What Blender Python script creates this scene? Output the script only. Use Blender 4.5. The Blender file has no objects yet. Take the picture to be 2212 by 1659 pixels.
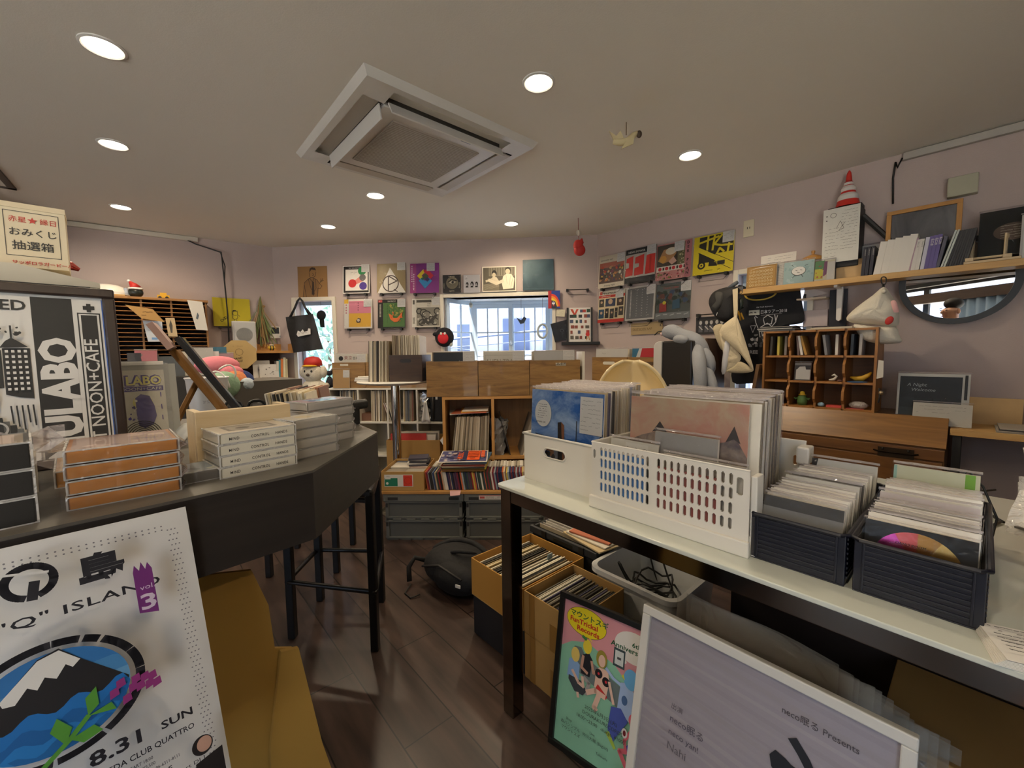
import bpy, bmesh, math, random
from math import sin, cos, tan, atan2, radians, degrees, pi, sqrt, hypot
from mathutils import Vector, Matrix, Euler
RND = random.Random(11)
SC = bpy.context.scene
COL = SC.collection
# ---------------------------------------------------------------- camera
FOC, CX, CY, EYE = 899.0, 1106.0, 829.5, 1.30
ROLL, PITCH = radians(-0.6607), radians(4.358)
def ray(px, py):
    x, y = px - CX, py - CY
    c, s = cos(-ROLL), sin(-ROLL)
    xr, yr = c * x - s * y, s * x + c * y
    cp, sp = cos(-PITCH), sin(-PITCH)
    return Vector((xr, cp * FOC + sp * yr, sp * FOC - cp * yr)) / FOC
CAM = Vector((0, 0, EYE))
cam_d = bpy.data.cameras.new('camera'); cam_d.sensor_width = 36; cam_d.lens = FOC / 2212 * 36
cam_d.clip_start = 0.02; cam_d.clip_end = 200
cam = bpy.data.objects.new('camera', cam_d); COL.objects.link(cam)
_f = ray(CX, CY); _r = ray(CX + FOC, CY) - _f; _u = ray(CX, CY - FOC) - _f
cam.matrix_world = Matrix(((_r.x, _u.x, -_f.x, 0), (_r.y, _u.y, -_f.y, 0), (_r.z, _u.z, -_f.z, EYE), (0, 0, 0, 1)))
SC.camera = cam
# ---------------------------------------------------------------- world, exposure
SC.view_settings.view_transform = 'Standard'; SC.view_settings.look = 'None'
SC.view_settings.exposure = 0.5; SC.view_settings.gamma = 1.0; SC.view_settings.use_curve_mapping = False
W = bpy.data.worlds.new('overcast_sky'); SC.world = W; W.use_nodes = True
_n = W.node_tree.nodes; _bg = _n['Background']
_tc = _n.new('ShaderNodeTexCoord'); _sx = _n.new('ShaderNodeSeparateXYZ'); _cr = _n.new('ShaderNodeValToRGB')
W.node_tree.links.new(_tc.outputs['Generated'], _sx.inputs[0]); W.node_tree.links.new(_sx.outputs['Z'], _cr.inputs[0])
_cr.color_ramp.elements[0].color = (0.62, 0.76, 1.0, 1); _cr.color_ramp.elements[1].color = (0.70, 0.84, 1.0, 1)
W.node_tree.links.new(_cr.outputs[0], _bg.inputs[0]); _bg.inputs[1].default_value = 2.6
_s = bpy.data.lights.new('sun', 'SUN'); _s.energy = 36.0; _s.angle = radians(3); _s.color = (1.0, .93, .82)
_so = bpy.data.objects.new('sun',_s);COL.objects.link(_so);_so.rotation_euler = (radians(3),radians(-17),0)      # sun added on the street side; its bounce off the pavement brightens the ceiling
LAMP_W, LAMP_COL = 25.0, (1.0, 0.80, 0.56)
SC.cycles.max_bounces = 8; SC.cycles.diffuse_bounces = 5; SC.cycles.glossy_bounces = 4
SC.cycles.transparent_max_bounces = 24; SC.cycles.transmission_bounces = 4
SC.cycles.caustics_reflective = False; SC.cycles.caustics_refractive = False
SC.cycles.sample_clamp_indirect = 4.0
# ---------------------------------------------------------------- materials
_MC = {}
def lin(h):
    h = h.lstrip('#'); o = []
    for i in (0, 2, 4):
        c = int(h[i:i + 2], 16) / 255
        o.append(c / 12.92 if c <= .04045 else ((c + .055) / 1.055) ** 2.4)
    return (*o, 1)
def _new(name):
    m = bpy.data.materials.new(name); m.use_nodes = True; t = m.node_tree
    return m, t.nodes, t.links, t.nodes['Principled BSDF']
def mat(h, rough=.55, metal=0., var=.10, vs=7., bump=0., bs=80., coat=0., name='surface', spec=.5):
    k = (h, rough, metal, var, vs, bump, bs, coat, spec)
    if k in _MC: return _MC[k]
    m, n, l, b = _new(name); c = lin(h)
    b.inputs['Roughness'].default_value = rough; b.inputs['Metallic'].default_value = metal
    b.inputs['Coat Weight'].default_value = coat; b.inputs['Specular IOR Level'].default_value = spec
    tc = n.new('ShaderNodeTexCoord'); nz = n.new('ShaderNodeTexNoise'); nz.inputs['Scale'].default_value = vs
    nz.inputs['Detail'].default_value = 4
    l.new(tc.outputs['Object'], nz.inputs['Vector'])
    mx = n.new('ShaderNodeMix'); mx.data_type = 'RGBA'
    mx.inputs['A'].default_value = tuple(max(0, x * (1 - var)) for x in c[:3]) + (1,)
    mx.inputs['B'].default_value = tuple(min(1, x * (1 + var)) for x in c[:3]) + (1,)
    l.new(nz.outputs['Fac'], mx.inputs['Factor']); l.new(mx.outputs['Result'], b.inputs['Base Color'])
    if bump:
        n2 = n.new('ShaderNodeTexNoise'); n2.inputs['Scale'].default_value = bs; n2.inputs['Detail'].default_value = 3
        l.new(tc.outputs['Object'], n2.inputs['Vector'])
        bp = n.new('ShaderNodeBump'); bp.inputs['Strength'].default_value = bump; bp.inputs['Distance'].default_value = .01
        l.new(n2.outputs['Fac'], bp.inputs['Height']); l.new(bp.outputs['Normal'], b.inputs['Normal'])
    _MC[k] = m; return m
def wood(ha, hb, axis=0, scale=6., rough=.5, stretch=9., coat=0., bump=.05, knots=0):
    k = ('w', ha, hb, axis, scale, rough, stretch, coat, knots)
    if k in _MC: return _MC[k]
    m, n, l, b = _new('wood'); b.inputs['Roughness'].default_value = rough; b.inputs['Coat Weight'].default_value = coat
    tc = n.new('ShaderNodeTexCoord'); mp = n.new('ShaderNodeMapping')
    s = [scale * stretch] * 3; s[axis] = scale
    mp.inputs['Scale'].default_value = s
    l.new(tc.outputs['Object'], mp.inputs['Vector'])
    nz = n.new('ShaderNodeTexNoise'); nz.inputs['Scale'].default_value = .55; nz.inputs['Detail'].default_value = 7
    nz.inputs['Roughness'].default_value = .62; nz.inputs['Distortion'].default_value = 1.1
    l.new(mp.outputs[0], nz.inputs['Vector'])
    cr = n.new('ShaderNodeValToRGB'); cr.color_ramp.elements[0].position = .28; cr.color_ramp.elements[1].position = .72
    cr.color_ramp.elements[0].color = lin(ha); cr.color_ramp.elements[1].color = lin(hb)
    l.new(nz.outputs['Fac'], cr.inputs[0]); out = cr.outputs[0]
    if knots:
        vo = n.new('ShaderNodeTexVoronoi'); vo.inputs['Scale'].default_value = knots
        mp2 = n.new('ShaderNodeMapping'); s2 = [2.2] * 3; s2[axis] = 1.; mp2.inputs['Scale'].default_value = s2
        l.new(tc.outputs['Object'], mp2.inputs['Vector']); l.new(mp2.outputs[0], vo.inputs['Vector'])
        c2 = n.new('ShaderNodeValToRGB'); c2.color_ramp.elements[0].position = .03; c2.color_ramp.elements[1].position = .14
        c2.color_ramp.elements[0].color = (.25, .18, .13, 1); c2.color_ramp.elements[1].color = (1, 1, 1, 1)
        l.new(vo.outputs['Distance'], c2.inputs[0])
        mm = n.new('ShaderNodeMix'); mm.data_type = 'RGBA'; mm.blend_type = 'MULTIPLY'; mm.inputs['Factor'].default_value = 1
        l.new(out, mm.inputs['A']); l.new(c2.outputs[0], mm.inputs['B']); out = mm.outputs['Result']
    l.new(out, b.inputs['Base Color'])
    bp = n.new('ShaderNodeBump'); bp.inputs['Strength'].default_value = bump; bp.inputs['Distance'].default_value = .004
    l.new(nz.outputs['Fac'], bp.inputs['Height']); l.new(bp.outputs['Normal'], b.inputs['Normal'])
    _MC[k] = m; return m
def film(h='#ffffff', see=.82, rough=.12, bump=.35, bs=28., name='clear_plastic'):
    k = ('f', h, see, rough, bump, bs)
    if k in _MC: return _MC[k]
    m, n, l, b = _new(name); n.remove(b); o = n['Material Output']
    tr = n.new('ShaderNodeBsdfTransparent'); gl = n.new('ShaderNodeBsdfPrincipled'); mx = n.new('ShaderNodeMixShader')
    gl.inputs['Base Color'].default_value = lin(h); gl.inputs['Roughness'].default_value = rough
    gl.inputs['Specular IOR Level'].default_value = .9; gl.inputs['Coat Weight'].default_value = .6; gl.inputs['Coat Roughness'].default_value = .05
    lw = n.new('ShaderNodeLayerWeight'); lw.inputs['Blend'].default_value = .35
    ma = n.new('ShaderNodeMath'); ma.operation = 'MULTIPLY_ADD'
    l.new(lw.outputs['Fresnel'], ma.inputs[0]); ma.inputs[1].default_value = .45; ma.inputs[2].default_value = 1 - see; ma.use_clamp = True
    if bump:
        tc = n.new('ShaderNodeTexCoord'); n2 = n.new('ShaderNodeTexNoise'); n2.inputs['Scale'].default_value = bs
        n2.inputs['Detail'].default_value = 2; n2.inputs['Distortion'].default_value = 1.2
        l.new(tc.outputs['Object'], n2.inputs['Vector'])
        bp = n.new('ShaderNodeBump'); bp.inputs['Strength'].default_value = bump; bp.inputs['Distance'].default_value = .02
        l.new(n2.outputs['Fac'], bp.inputs['Height']); l.new(bp.outputs['Normal'], gl.inputs['Normal']); l.new(bp.outputs['Normal'], gl.inputs['Coat Normal'])
    l.new(ma.outputs[0], mx.inputs[0]); l.new(tr.outputs[0], mx.inputs[1]); l.new(gl.outputs[0], mx.inputs[2]); l.new(mx.outputs[0], o.inputs[0])
    _MC[k] = m; return m
def cloud(ha, hb, scale=4., lo=.4, hi=.65, sy=1.):
    k = ('c', ha, hb, scale, lo, hi, sy)
    if k in _MC: return _MC[k]
    m,n,l,b = _new('printed_picture');b.inputs['Roughness'].default_value = .5;tc = n.new('ShaderNodeTexCoord');mp = n.new('ShaderNodeMapping');mp.inputs['Scale'].default_value = (1,1,sy)
    nz = n.new('ShaderNodeTexNoise');nz.inputs['Scale'].default_value = scale;nz.inputs['Detail'].default_value = 8;nz.inputs['Roughness'].default_value = .62;nz.inputs['Distortion'].default_value = .6
    l.new(tc.outputs['Object'],mp.inputs[0]);l.new(mp.outputs[0],nz.inputs[0]);cr = n.new('ShaderNodeValToRGB');e = cr.color_ramp.elements;e[0].position = lo;e[1].position = hi;e[0].color = lin(ha);e[1].color = lin(hb)
    l.new(nz.outputs['Fac'], cr.inputs[0]); l.new(cr.outputs[0], b.inputs['Base Color']); _MC[k] = m; return m
def emit(h, s):
    k = ('e', h, s)
    if k in _MC: return _MC[k]
    m, n, l, b = _new('light_source'); b.inputs['Base Color'].default_value = lin(h)
    b.inputs['Emission Color'].default_value = lin(h); b.inputs['Emission Strength'].default_value = s
    _MC[k] = m; return m
def P(h): return mat(h, .6, 0, .05, 20, name='printed_paper')      # ink on paper
# ---------------------------------------------------------------- frames: local x to the right, y away from the viewer, z up
class Fr:
    def __init__(s, o, ang):
        s.o = Vector((o[0], o[1], 0)); s.a = radians(ang)
        s.x = Vector((cos(s.a), sin(s.a), 0)); s.y = Vector((-sin(s.a), cos(s.a), 0))
        s.M = Matrix.Translation(s.o) @ Matrix.Rotation(s.a, 4, 'Z')
    def p(s, px, py, y=0.):          # point of the local plane y seen at a place of the photograph -> (x, z)
        r = ray(px, py); t = (y - (CAM - s.o).dot(s.y)) / r.dot(s.y); q = CAM + r * t - s.o
        return q.dot(s.x), q.z
    def z(s, px, py, z):             # point of the level z -> (x, y)
        r = ray(px, py); q = CAM + r * ((z - EYE) / r.z) - s.o
        return q.dot(s.x), q.dot(s.y)
    def at(s, x, y, z, rz=0., rx=0., ry=0.):
        return s.M @ Matrix.Translation((x, y, z)) @ Euler((radians(rx), radians(ry), radians(rz)), 'XYZ').to_matrix().to_4x4()
def at(x, y, z, rz=0., rx=0., ry=0.):
    return Matrix.Translation((x, y, z)) @ Euler((radians(rx), radians(ry), radians(rz)), 'XYZ').to_matrix().to_4x4()
I4 = Matrix.Identity(4)
# ---------------------------------------------------------------- mesh builder
class MB:
    def __init__(s): s.v = []; s.f = []; s.mi = []; s.mats = []; s.M = None
    def _m(s, m):
        if m not in s.mats: s.mats.append(m)
        return s.mats.index(m)
    def add(s, vs, fs, m):
        b = len(s.v); i = s._m(m)
        for p in vs:
            p = Vector(p)
            s.v.append(s.M @ p if s.M else p)
        for f in fs: s.f.append([b + k for k in f]); s.mi.append(i)
        return s
    def box(s, x0, x1, y0, y1, z0, z1, m):
        vs = [(x0, y0, z0), (x1, y0, z0), (x1, y1, z0), (x0, y1, z0), (x0, y0, z1), (x1, y0, z1), (x1, y1, z1), (x0, y1, z1)]
        return s.add(vs, [(0, 3, 2, 1), (4, 5, 6, 7), (0, 1, 5, 4), (1, 2, 6, 5), (2, 3, 7, 6), (3, 0, 4, 7)], m)
    def prism(s, pts, a0, a1, m, ax='z'):
        n = len(pts)
        def mk(p, a): return (p[0], p[1], a) if ax == 'z' else ((p[0], a, p[1]) if ax == 'y' else (a, p[0], p[1]))
        vs = [mk(p, a0) for p in pts] + [mk(p, a1) for p in pts]
        fs = [tuple(range(n))[::-1], tuple(range(n, 2 * n))] + [(i, (i + 1) % n, n + (i + 1) % n, n + i) for i in range(n)]
        return s.add(vs, fs, m)
    def cyl(s, p0, p1, r, m, r1=None, n=16, caps=True):
        p0, p1 = Vector(p0), Vector(p1); d = (p1 - p0).normalized(); r1 = r if r1 is None else r1
        a = d.orthogonal().normalized(); b = d.cross(a)
        vs = [p0 + (a * cos(2 * pi * i / n) + b * sin(2 * pi * i / n)) * r for i in range(n)] + [p1 + (a * cos(2 * pi * i / n) + b * sin(2 * pi * i / n)) * r1 for i in range(n)]
        fs = [(i, (i + 1) % n, n + (i + 1) % n, n + i) for i in range(n)]
        if caps: fs += [tuple(range(n))[::-1], tuple(range(n, 2 * n))]
        return s.add(vs, fs, m)
    def tube(s, pts, r, m, n=8, closed=False):
        pts = [Vector(p) for p in pts]; k = len(pts); vs = []; up = None
        for i, p in enumerate(pts):
            d = (pts[(i + 1) % k] - pts[i - 1]) if closed else (pts[min(i + 1, k - 1)] - pts[max(i - 1, 0)])
            d = d.normalized() if d.length > 1e-9 else Vector((0, 0, 1))
            if up is None: up = d.orthogonal().normalized()
            up = (up - d * up.dot(d)); up = up.normalized() if up.length > 1e-6 else d.orthogonal().normalized()
            b = d.cross(up); rr = r[i] if isinstance(r, (list, tuple)) else r
            vs += [p + (up * cos(2 * pi * j / n) + b * sin(2 * pi * j / n)) * rr for j in range(n)]
        fs = []
        for i in range(k if closed else k - 1):
            a, c = i * n, ((i + 1) % k) * n
            fs += [(a + j, a + (j + 1) % n, c + (j + 1) % n, c + j) for j in range(n)]
        if not closed: fs += [tuple(range(n))[::-1], tuple(range((k - 1) * n, k * n))]
        return s.add(vs, fs, m)
    def lathe(s, prof, m, n=28, c=(0, 0, 0), sx=1., sy=1., caps=True):
        vs = []; k = len(prof)
        for r, z in prof: vs += [(c[0] + r * cos(2 * pi * j / n) * sx, c[1] + r * sin(2 * pi * j / n) * sy, c[2] + z) for j in range(n)]
        fs = [(i * n + j, i * n + (j + 1) % n, (i + 1) * n + (j + 1) % n, (i + 1) * n + j) for i in range(k - 1) for j in range(n)]
        if caps: fs += [tuple(range(n))[::-1], tuple(range((k - 1) * n, k * n))]
        return s.add(vs, fs, m)
    def ball(s, c, r, m, n=16, k=10):
        r = (r, r, r) if not isinstance(r, (tuple, list)) else r; vs = []
        for i in range(k + 1):
            t = pi * i / k; q = max(sin(t), 1e-4)
            vs += [(c[0] + r[0] * q * cos(2 * pi * j / n), c[1] + r[1] * q * sin(2 * pi * j / n), c[2] - r[2] * cos(t)) for j in range(n)]
        fs = [(i * n + j, i * n + (j + 1) % n, (i + 1) * n + (j + 1) % n, (i + 1) * n + j) for i in range(k) for j in range(n)]
        return s.add(vs, fs, m)
    def sheet(s, fn, nu, nv, m):
        vs = [fn(i / nu, j / nv) for j in range(nv + 1) for i in range(nu + 1)]
        fs = [(j * (nu + 1) + i, j * (nu + 1) + i + 1, (j + 1) * (nu + 1) + i + 1, (j + 1) * (nu + 1) + i) for j in range(nv) for i in range(nu)]
        return s.add(vs, fs, m)
    def mesh(s, name, smooth=0, recalc=True):
        me = bpy.data.meshes.new(name); me.from_pydata([tuple(v) for v in s.v], [], s.f)
        for m in s.mats: me.materials.append(m)
        me.polygons.foreach_set('material_index', s.mi)
        if recalc:
            b = bmesh.new(); b.from_mesh(me); bmesh.ops.recalc_face_normals(b, faces=b.faces); b.to_mesh(me); b.free()
        if smooth:
            me.polygons.foreach_set('use_smooth', [True] * len(me.polygons))
            if smooth > 1: me.set_sharp_from_angle(angle=radians(smooth))
        me.update(); return me
    def build(s, name, parent=None, M=None, smooth=0, bevel=0., sub=0, solid=0., recalc=True):
        o = bpy.data.objects.new(name, s.mesh(name, smooth, recalc)); COL.objects.link(o)
        if parent: o.parent = parent
        if M: o.matrix_local = M
        if solid:
            md = o.modifiers.new('thickness', 'SOLIDIFY'); md.thickness = solid; md.offset = 0
        if sub:
            md = o.modifiers.new('round', 'SUBSURF'); md.levels = sub; md.render_levels = sub
        if bevel:
            md = o.modifiers.new('edge', 'BEVEL'); md.width = bevel; md.segments = 2; md.limit_method = 'ANGLE'; md.angle_limit = radians(40)
        return o
def tag(o, label=None, cat=None, group=None, kind=None):
    if label: o['label'] = label
    if cat: o['category'] = cat
    if group: o['group'] = group
    if kind: o['kind'] = kind
    return o
def T(name, label, cat, M=I4, group=None):
    o = bpy.data.objects.new(name, None); COL.objects.link(o); o.empty_display_size = .02
    o.matrix_local = M; return tag(o, label, cat, group)
def struct(name, mb, M=None, **k):
    o = mb.build(name, M=M, **k); o['kind'] = 'structure'; return o
def dup(root, M, label=None, group=None, name=None):
    r = root.copy(); COL.objects.link(r); r.matrix_local = M
    if label: r['label'] = label
    if group: r['group'] = group
    for ch in list(root.children):
        c = ch.copy(); COL.objects.link(c); c.parent = r; c.matrix_local = ch.matrix_local
        for g in list(ch.children):
            d = g.copy(); COL.objects.link(d); d.parent = c; d.matrix_local = g.matrix_local
    return r
# ---------------------------------------------------------------- printed artwork
_GL = {}
def glyphs(t, bold=0., sp=1.):
    k = (t, bold, sp)
    if k not in _GL:
        cu = bpy.data.curves.new('lettering', 'FONT'); cu.body = t; cu.size = 1; cu.offset = bold; cu.space_character = sp; cu.resolution_u = 2
        o = bpy.data.objects.new('lettering', cu); COL.objects.link(o)
        dg = bpy.context.evaluated_depsgraph_get(); me = bpy.data.meshes.new_from_object(o.evaluated_get(dg))
        vs = [(v.co.x, v.co.y) for v in me.vertices]; fs = [tuple(p.vertices) for p in me.polygons]
        bpy.data.objects.remove(o); bpy.data.curves.remove(cu); bpy.data.meshes.remove(me)
        x0 = min(v[0] for v in vs) if vs else 0; x1 = max(v[0] for v in vs) if vs else 0
        _GL[k] = (vs, fs, x0, x1)
    return _GL[k]
class Art:
    """flat print: u to the right and v up, both 0..1, on the face that looks towards local -y"""
    def __init__(s, w, h, x=0., z=0., y=0., step=.00012): s.w, s.h, s.x, s.z, s.y, s.k, s.st, s.mb, s.fn = w, h, x, z, y, 0, step, MB(), None
    def _p(s, u, v):
        q = (s.x + u * s.w, s.y - .0005 - s.k * s.st, s.z + v * s.h)
        return s.fn(u, v, q) if s.fn else q
    def poly(s, pts, c):
        s.k += 1; s.mb.add([s._p(*p) for p in pts], [tuple(range(len(pts)))], P(c) if isinstance(c, str) else c); return s
    def rect(s, u0, v0, u1, v1, c): return s.poly([(u0, v0), (u1, v0), (u1, v1), (u0, v1)], c)
    def ell(s, u, v, r, c, rv=None, n=28, a0=0, a1=360):
        rv = r * s.w / s.h if rv is None else rv
        return s.poly([(u + r * cos(radians(a0 + (a1 - a0) * i / n)), v + rv * sin(radians(a0 + (a1 - a0) * i / n))) for i in range(n if a1 - a0 == 360 else n + 1)], c)
    def line(s, pts, wd, c, closed=False):
        if closed: pts = list(pts) + [pts[0]]
        s.k += 1; m = P(c) if isinstance(c, str) else c
        for (u0, v0), (u1, v1) in zip(pts, pts[1:]):
            dx, dy = (u1 - u0) * s.w, (v1 - v0) * s.h; L = hypot(dx, dy) or 1e-6; h = wd * s.w / 2
            nx, ny = -dy / L * h / s.w, dx / L * h / s.h; ex, ey = dx / L * h / s.w * .5, dy / L * h / s.h * .5
            s.mb.add([s._p(u0 - ex + nx,v0 - ey + ny),s._p(u0 - ex - nx,v0 - ey - ny),s._p(u1 + ex - nx,v1 + ey - ny),s._p(u1 + ex + nx,v1 + ey + ny)],[(0,1,2,3)],m)
        return s
    def ring(s, u, v, r, wd, c, n=36, a0=0, a1=360):
        return s.line([(u + r * cos(radians(a0 + (a1 - a0) * i / n)), v + r * s.w / s.h * sin(radians(a0 + (a1 - a0) * i / n))) for i in range(n + 1)], wd, c)
    def text(s, t, u, v, size, c, al='l', rot=0, bold=0., sx=1., sp=1., slant=0.):
        vs, fs, x0, x1 = glyphs(t, bold, sp); s.k += 1; S = size * s.h
        off = {'l': x0, 'c': (x0 + x1) / 2, 'r': x1}[al]; cr, sr = cos(radians(rot)), sin(radians(rot)); out = []
        for x, y in vs:
            a, b = ((x - off) * sx + y * slant) * S, y * S
            out.append(s._p(u + (a * cr - b * sr) / s.w, v + (a * sr + b * cr) / s.h))
        s.mb.add(out, fs, P(c) if isinstance(c, str) else c); return s
    def scrawl(s, u0, v0, u1, v1, rows, c, wd=.006, rnd=RND, dens=.8):     # lines of writing too small to read
        for r in range(rows):
            v = v1 - (v1 - v0) * (r + .5) / rows; u = u0
            e = u1 if r < rows - 1 else u0 + (u1 - u0) * (.4 + .5 * rnd.random())
            while u < e - .01:
                L = min(e - u, (u1 - u0) * (.05 + .16 * rnd.random()))
                if rnd.random() < dens: s.line([(u, v + rnd.uniform(-.1, .1) * (v1 - v0) / rows), (u + L * .8, v + rnd.uniform(-.1, .1) * (v1 - v0) / rows)], wd, c)
                u += L
        return s
    def blobs(s, u0, v0, u1, v1, n, cols, r0, r1, rnd=RND):
        for _ in range(n):
            u, v = rnd.uniform(u0, u1), rnd.uniform(v0, v1); r = rnd.uniform(r0, r1); k = rnd.randint(6, 9); a = rnd.random() * 6.28
            pts = []
            for i in range(k):
                q = r * rnd.uniform(.6, 1.25); t = a + 2 * pi * i / k
                pts.append((min(max(u + q * cos(t), u0), u1), min(max(v + q * sin(t) * s.w / s.h, v0), v1)))
            s.poly(pts, rnd.choice(cols))
        return s
    def build(s, parent, name='cover_print', M=None): return s.mb.build(name, parent, M, recalc=False)
# ================================================================ places in the room
HC = 2.43
BW = Fr((-2.508, 4.474), -5.64)      # back wall
RW = Fr((.845, 4.143), -48.1)        # wall on the right
LW = Fr((-4.9, 2.56), 38.66)         # wall on the left
TB = Fr((-.033, 1.42), -48.6)        # glass table
CT = Fr((-.321, .655), 48.7)         # bar counter
CB = Fr((-.64, 3.15), 3.0)           # oak cubes and record crates
CF = Fr((-.89, 2.83), -1.5)          # grey folding crates
WLEN = {'back': 3.369, 'right': 4.2, 'left': 3.06}
m_wall = mat('#b5a6a0', .85, 0, .04, 3, .12, 160, name='mauve_wallpaper')
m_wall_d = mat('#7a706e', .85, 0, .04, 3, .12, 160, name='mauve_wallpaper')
m_ceil = mat('#efebe1', .9, 0, .03, 2, .08, 180, name='ceiling_paint')
m_white = mat('#e4e2dc', .45, 0, .03, 5)
m_cream = mat('#d8d2c2', .45, 0, .03, 5)
m_black = mat('#15140f', .45, 0, .1, 9)
m_dark = mat('#2a2825', .6, 0, .1, 9)
m_chrome = mat('#d9d6d0', .12, 1., .03, 5)
m_steel = mat('#8d8b86', .3, 1., .05, 9)
def panel(name, fr, length, holes, m, th=.16, x0=0.):
    """wall panel with rectangular openings; the room face is local y=0"""
    b = MB(); xs = sorted({x0, length, *[h[0] for h in holes], *[h[1] for h in holes]}); zs = sorted({0., HC, *[h[2] for h in holes], *[h[3] for h in holes]})
    for i in range(len(xs) - 1):
        for j in range(len(zs) - 1):
            cx, cz = (xs[i] + xs[i + 1]) / 2, (zs[j] + zs[j + 1]) / 2
            if any(h[0] < cx < h[1] and h[2] < cz < h[3] for h in holes): continue
            b.box(xs[i], xs[i + 1], 0, th, zs[j], zs[j + 1], m)
    return struct(name, b, fr.M)
H1 = (1.83, 2.93, .93, 1.86); H2 = (.235, .64, .80, 1.86); H3 = (1.30, 1.74, .93, 1.86)
panel('wall_back', BW, WLEN['back'] + .12, [H1, H2], m_wall, x0=-.12)
panel('wall_right', RW, WLEN['right'], [H3], m_wall, x0=-.12)
panel('wall_left', LW, WLEN['left'] + .12, [], m_wall, x0=-.1)
c_r = RW.o + RW.x * 4.2; Y0 = -1.9
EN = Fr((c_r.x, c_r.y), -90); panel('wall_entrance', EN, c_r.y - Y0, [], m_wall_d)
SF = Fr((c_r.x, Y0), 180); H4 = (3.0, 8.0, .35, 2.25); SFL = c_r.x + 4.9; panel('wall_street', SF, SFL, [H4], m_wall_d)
PS = Fr((-4.9, Y0), 90); panel('wall_passage', PS, 2.56 - Y0, [], m_wall)
outline = [(-5.1, Y0 - .2), (c_r.x + .2, Y0 - .2), (c_r.x + .25, c_r.y + .05), (.93, 4.33), (-2.56, 4.68), (-5.1, 2.66)]
struct('ceiling', MB().prism(outline, HC, HC + .1, m_ceil))
# floor: dark oak-look vinyl planks laid along the direction of the right wall
def floor_mat():
    m, n, l, b = _new('dark_vinyl_planks'); tc = n.new('ShaderNodeTexCoord'); mp = n.new('ShaderNodeMapping')
    mp.inputs['Rotation'].default_value = (0, 0, radians(48.5)); l.new(tc.outputs['Object'], mp.inputs[0])
    br = n.new('ShaderNodeTexBrick'); br.inputs['Scale'].default_value = 1; br.inputs['Brick Width'].default_value = 1.2; br.inputs['Row Height'].default_value = .19
    br.inputs['Mortar Size'].default_value = .0025;br.inputs['Color1'].default_value = lin('#3a2e29');br.inputs['Color2'].default_value = lin('#4d3f38');br.inputs['Mortar'].default_value = lin('#0e0b0a')
    br.offset = .37; l.new(mp.outputs[0], br.inputs[0])
    m2 = n.new('ShaderNodeMapping'); m2.inputs['Scale'].default_value = (1.2, 9, 1); l.new(mp.outputs[0], m2.inputs[0])
    nz = n.new('ShaderNodeTexNoise'); nz.inputs['Scale'].default_value = 2.2; nz.inputs['Detail'].default_value = 8; l.new(m2.outputs[0], nz.inputs[0])
    cr = n.new('ShaderNodeValToRGB');cr.color_ramp.elements[0].color = (.5,.48,.47,1);cr.color_ramp.elements[1].color = (1.35,1.25,1.2,1);cr.color_ramp.elements[0].position = .3;cr.color_ramp.elements[1].position = .7
    l.new(nz.outputs['Fac'], cr.inputs[0])
    mx = n.new('ShaderNodeMix'); mx.data_type = 'RGBA'; mx.blend_type = 'MULTIPLY'; mx.inputs['Factor'].default_value = 1
    l.new(br.outputs['Color'], mx.inputs['A']); l.new(cr.outputs[0], mx.inputs['B']); l.new(mx.outputs['Result'], b.inputs['Base Color'])
    b.inputs['Roughness'].default_value = .33
    bp = n.new('ShaderNodeBump'); bp.inputs['Strength'].default_value = .25; bp.inputs['Distance'].default_value = .002
    l.new(nz.outputs['Fac'], bp.inputs['Height']); l.new(bp.outputs['Normal'], b.inputs['Normal']); return m
struct('floor', MB().prism(outline, -.1, 0, floor_mat()))
m_base = mat('#d8d6d2', .5)
struct('baseboard_back', MB().box(.0, WLEN['back'], -.012, 0, 0, .07, m_base), BW.M)
struct('baseboard_right', MB().box(.02, 4.2, -.012, 0, 0, .07, m_base), RW.M)
struct('baseboard_left', MB().box(0, WLEN['left'], -.012, 0, 0, .07, m_base), LW.M)
# ---------------------------------------------------------------- windows
m_wfr = mat('#c9dcec', .4, 0, .03, 5, name='white_window_paint')
m_wfw = mat('#dfe3e6', .4, 0, .03, 5, name='white_window_paint')
m_pane = film('#dfeaf2', .93, .03, 0)
def win_root(name, fr):
    o = T(name, None, None, fr.M); o['kind'] = 'structure'; return o
def casing(root, h, w=.035, d=.02, m=m_cream):
    b = MB(); x0, x1, z0, z1 = h
    b.box(x0 - w, x0, -d, .01, z0 - w, z1 + w, m).box(x1, x1 + w, -d, .01, z0 - w, z1 + w, m).box(x0, x1, -d, .01, z1, z1 + w, m).box(x0, x1, -d, .01, z0 - w, z0, m)
    return b.build('casing', root, bevel=.003)
def lattice(root, x0, x1, z0, z1, nx, zs, m, st=.042, mu=.013, M=None):
    """one glazed sash in its own plane: stiles, rails, glazing bars and its glass"""
    b = MB(); t = .018
    b.box(x0, x0 + st, -t, t, z0, z1, m).box(x1 - st, x1, -t, t, z0, z1, m).box(x0 + st, x1 - st, -t, t, z1 - st, z1, m).box(x0 + st, x1 - st, -t, t, z0, z0 + st, m)
    for i in range(1, nx):
        x = x0 + st + (x1 - x0 - 2 * st) * i / nx; b.box(x - mu / 2, x + mu / 2, -.008, .008, z0 + st, z1 - st, m)
    for z in zs: b.box(x0 + st, x1 - st, -.008, .008, z - mu / 2, z + mu / 2, m)
    s = b.build('sash', root, M)
    MB().add([(x0 + st, 0, z0 + st), (x1 - st, 0, z0 + st), (x1 - st, 0, z1 - st), (x0 + st, 0, z1 - st)], [(0, 1, 2, 3)], m_pane).build('pane', s)
    return s
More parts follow.
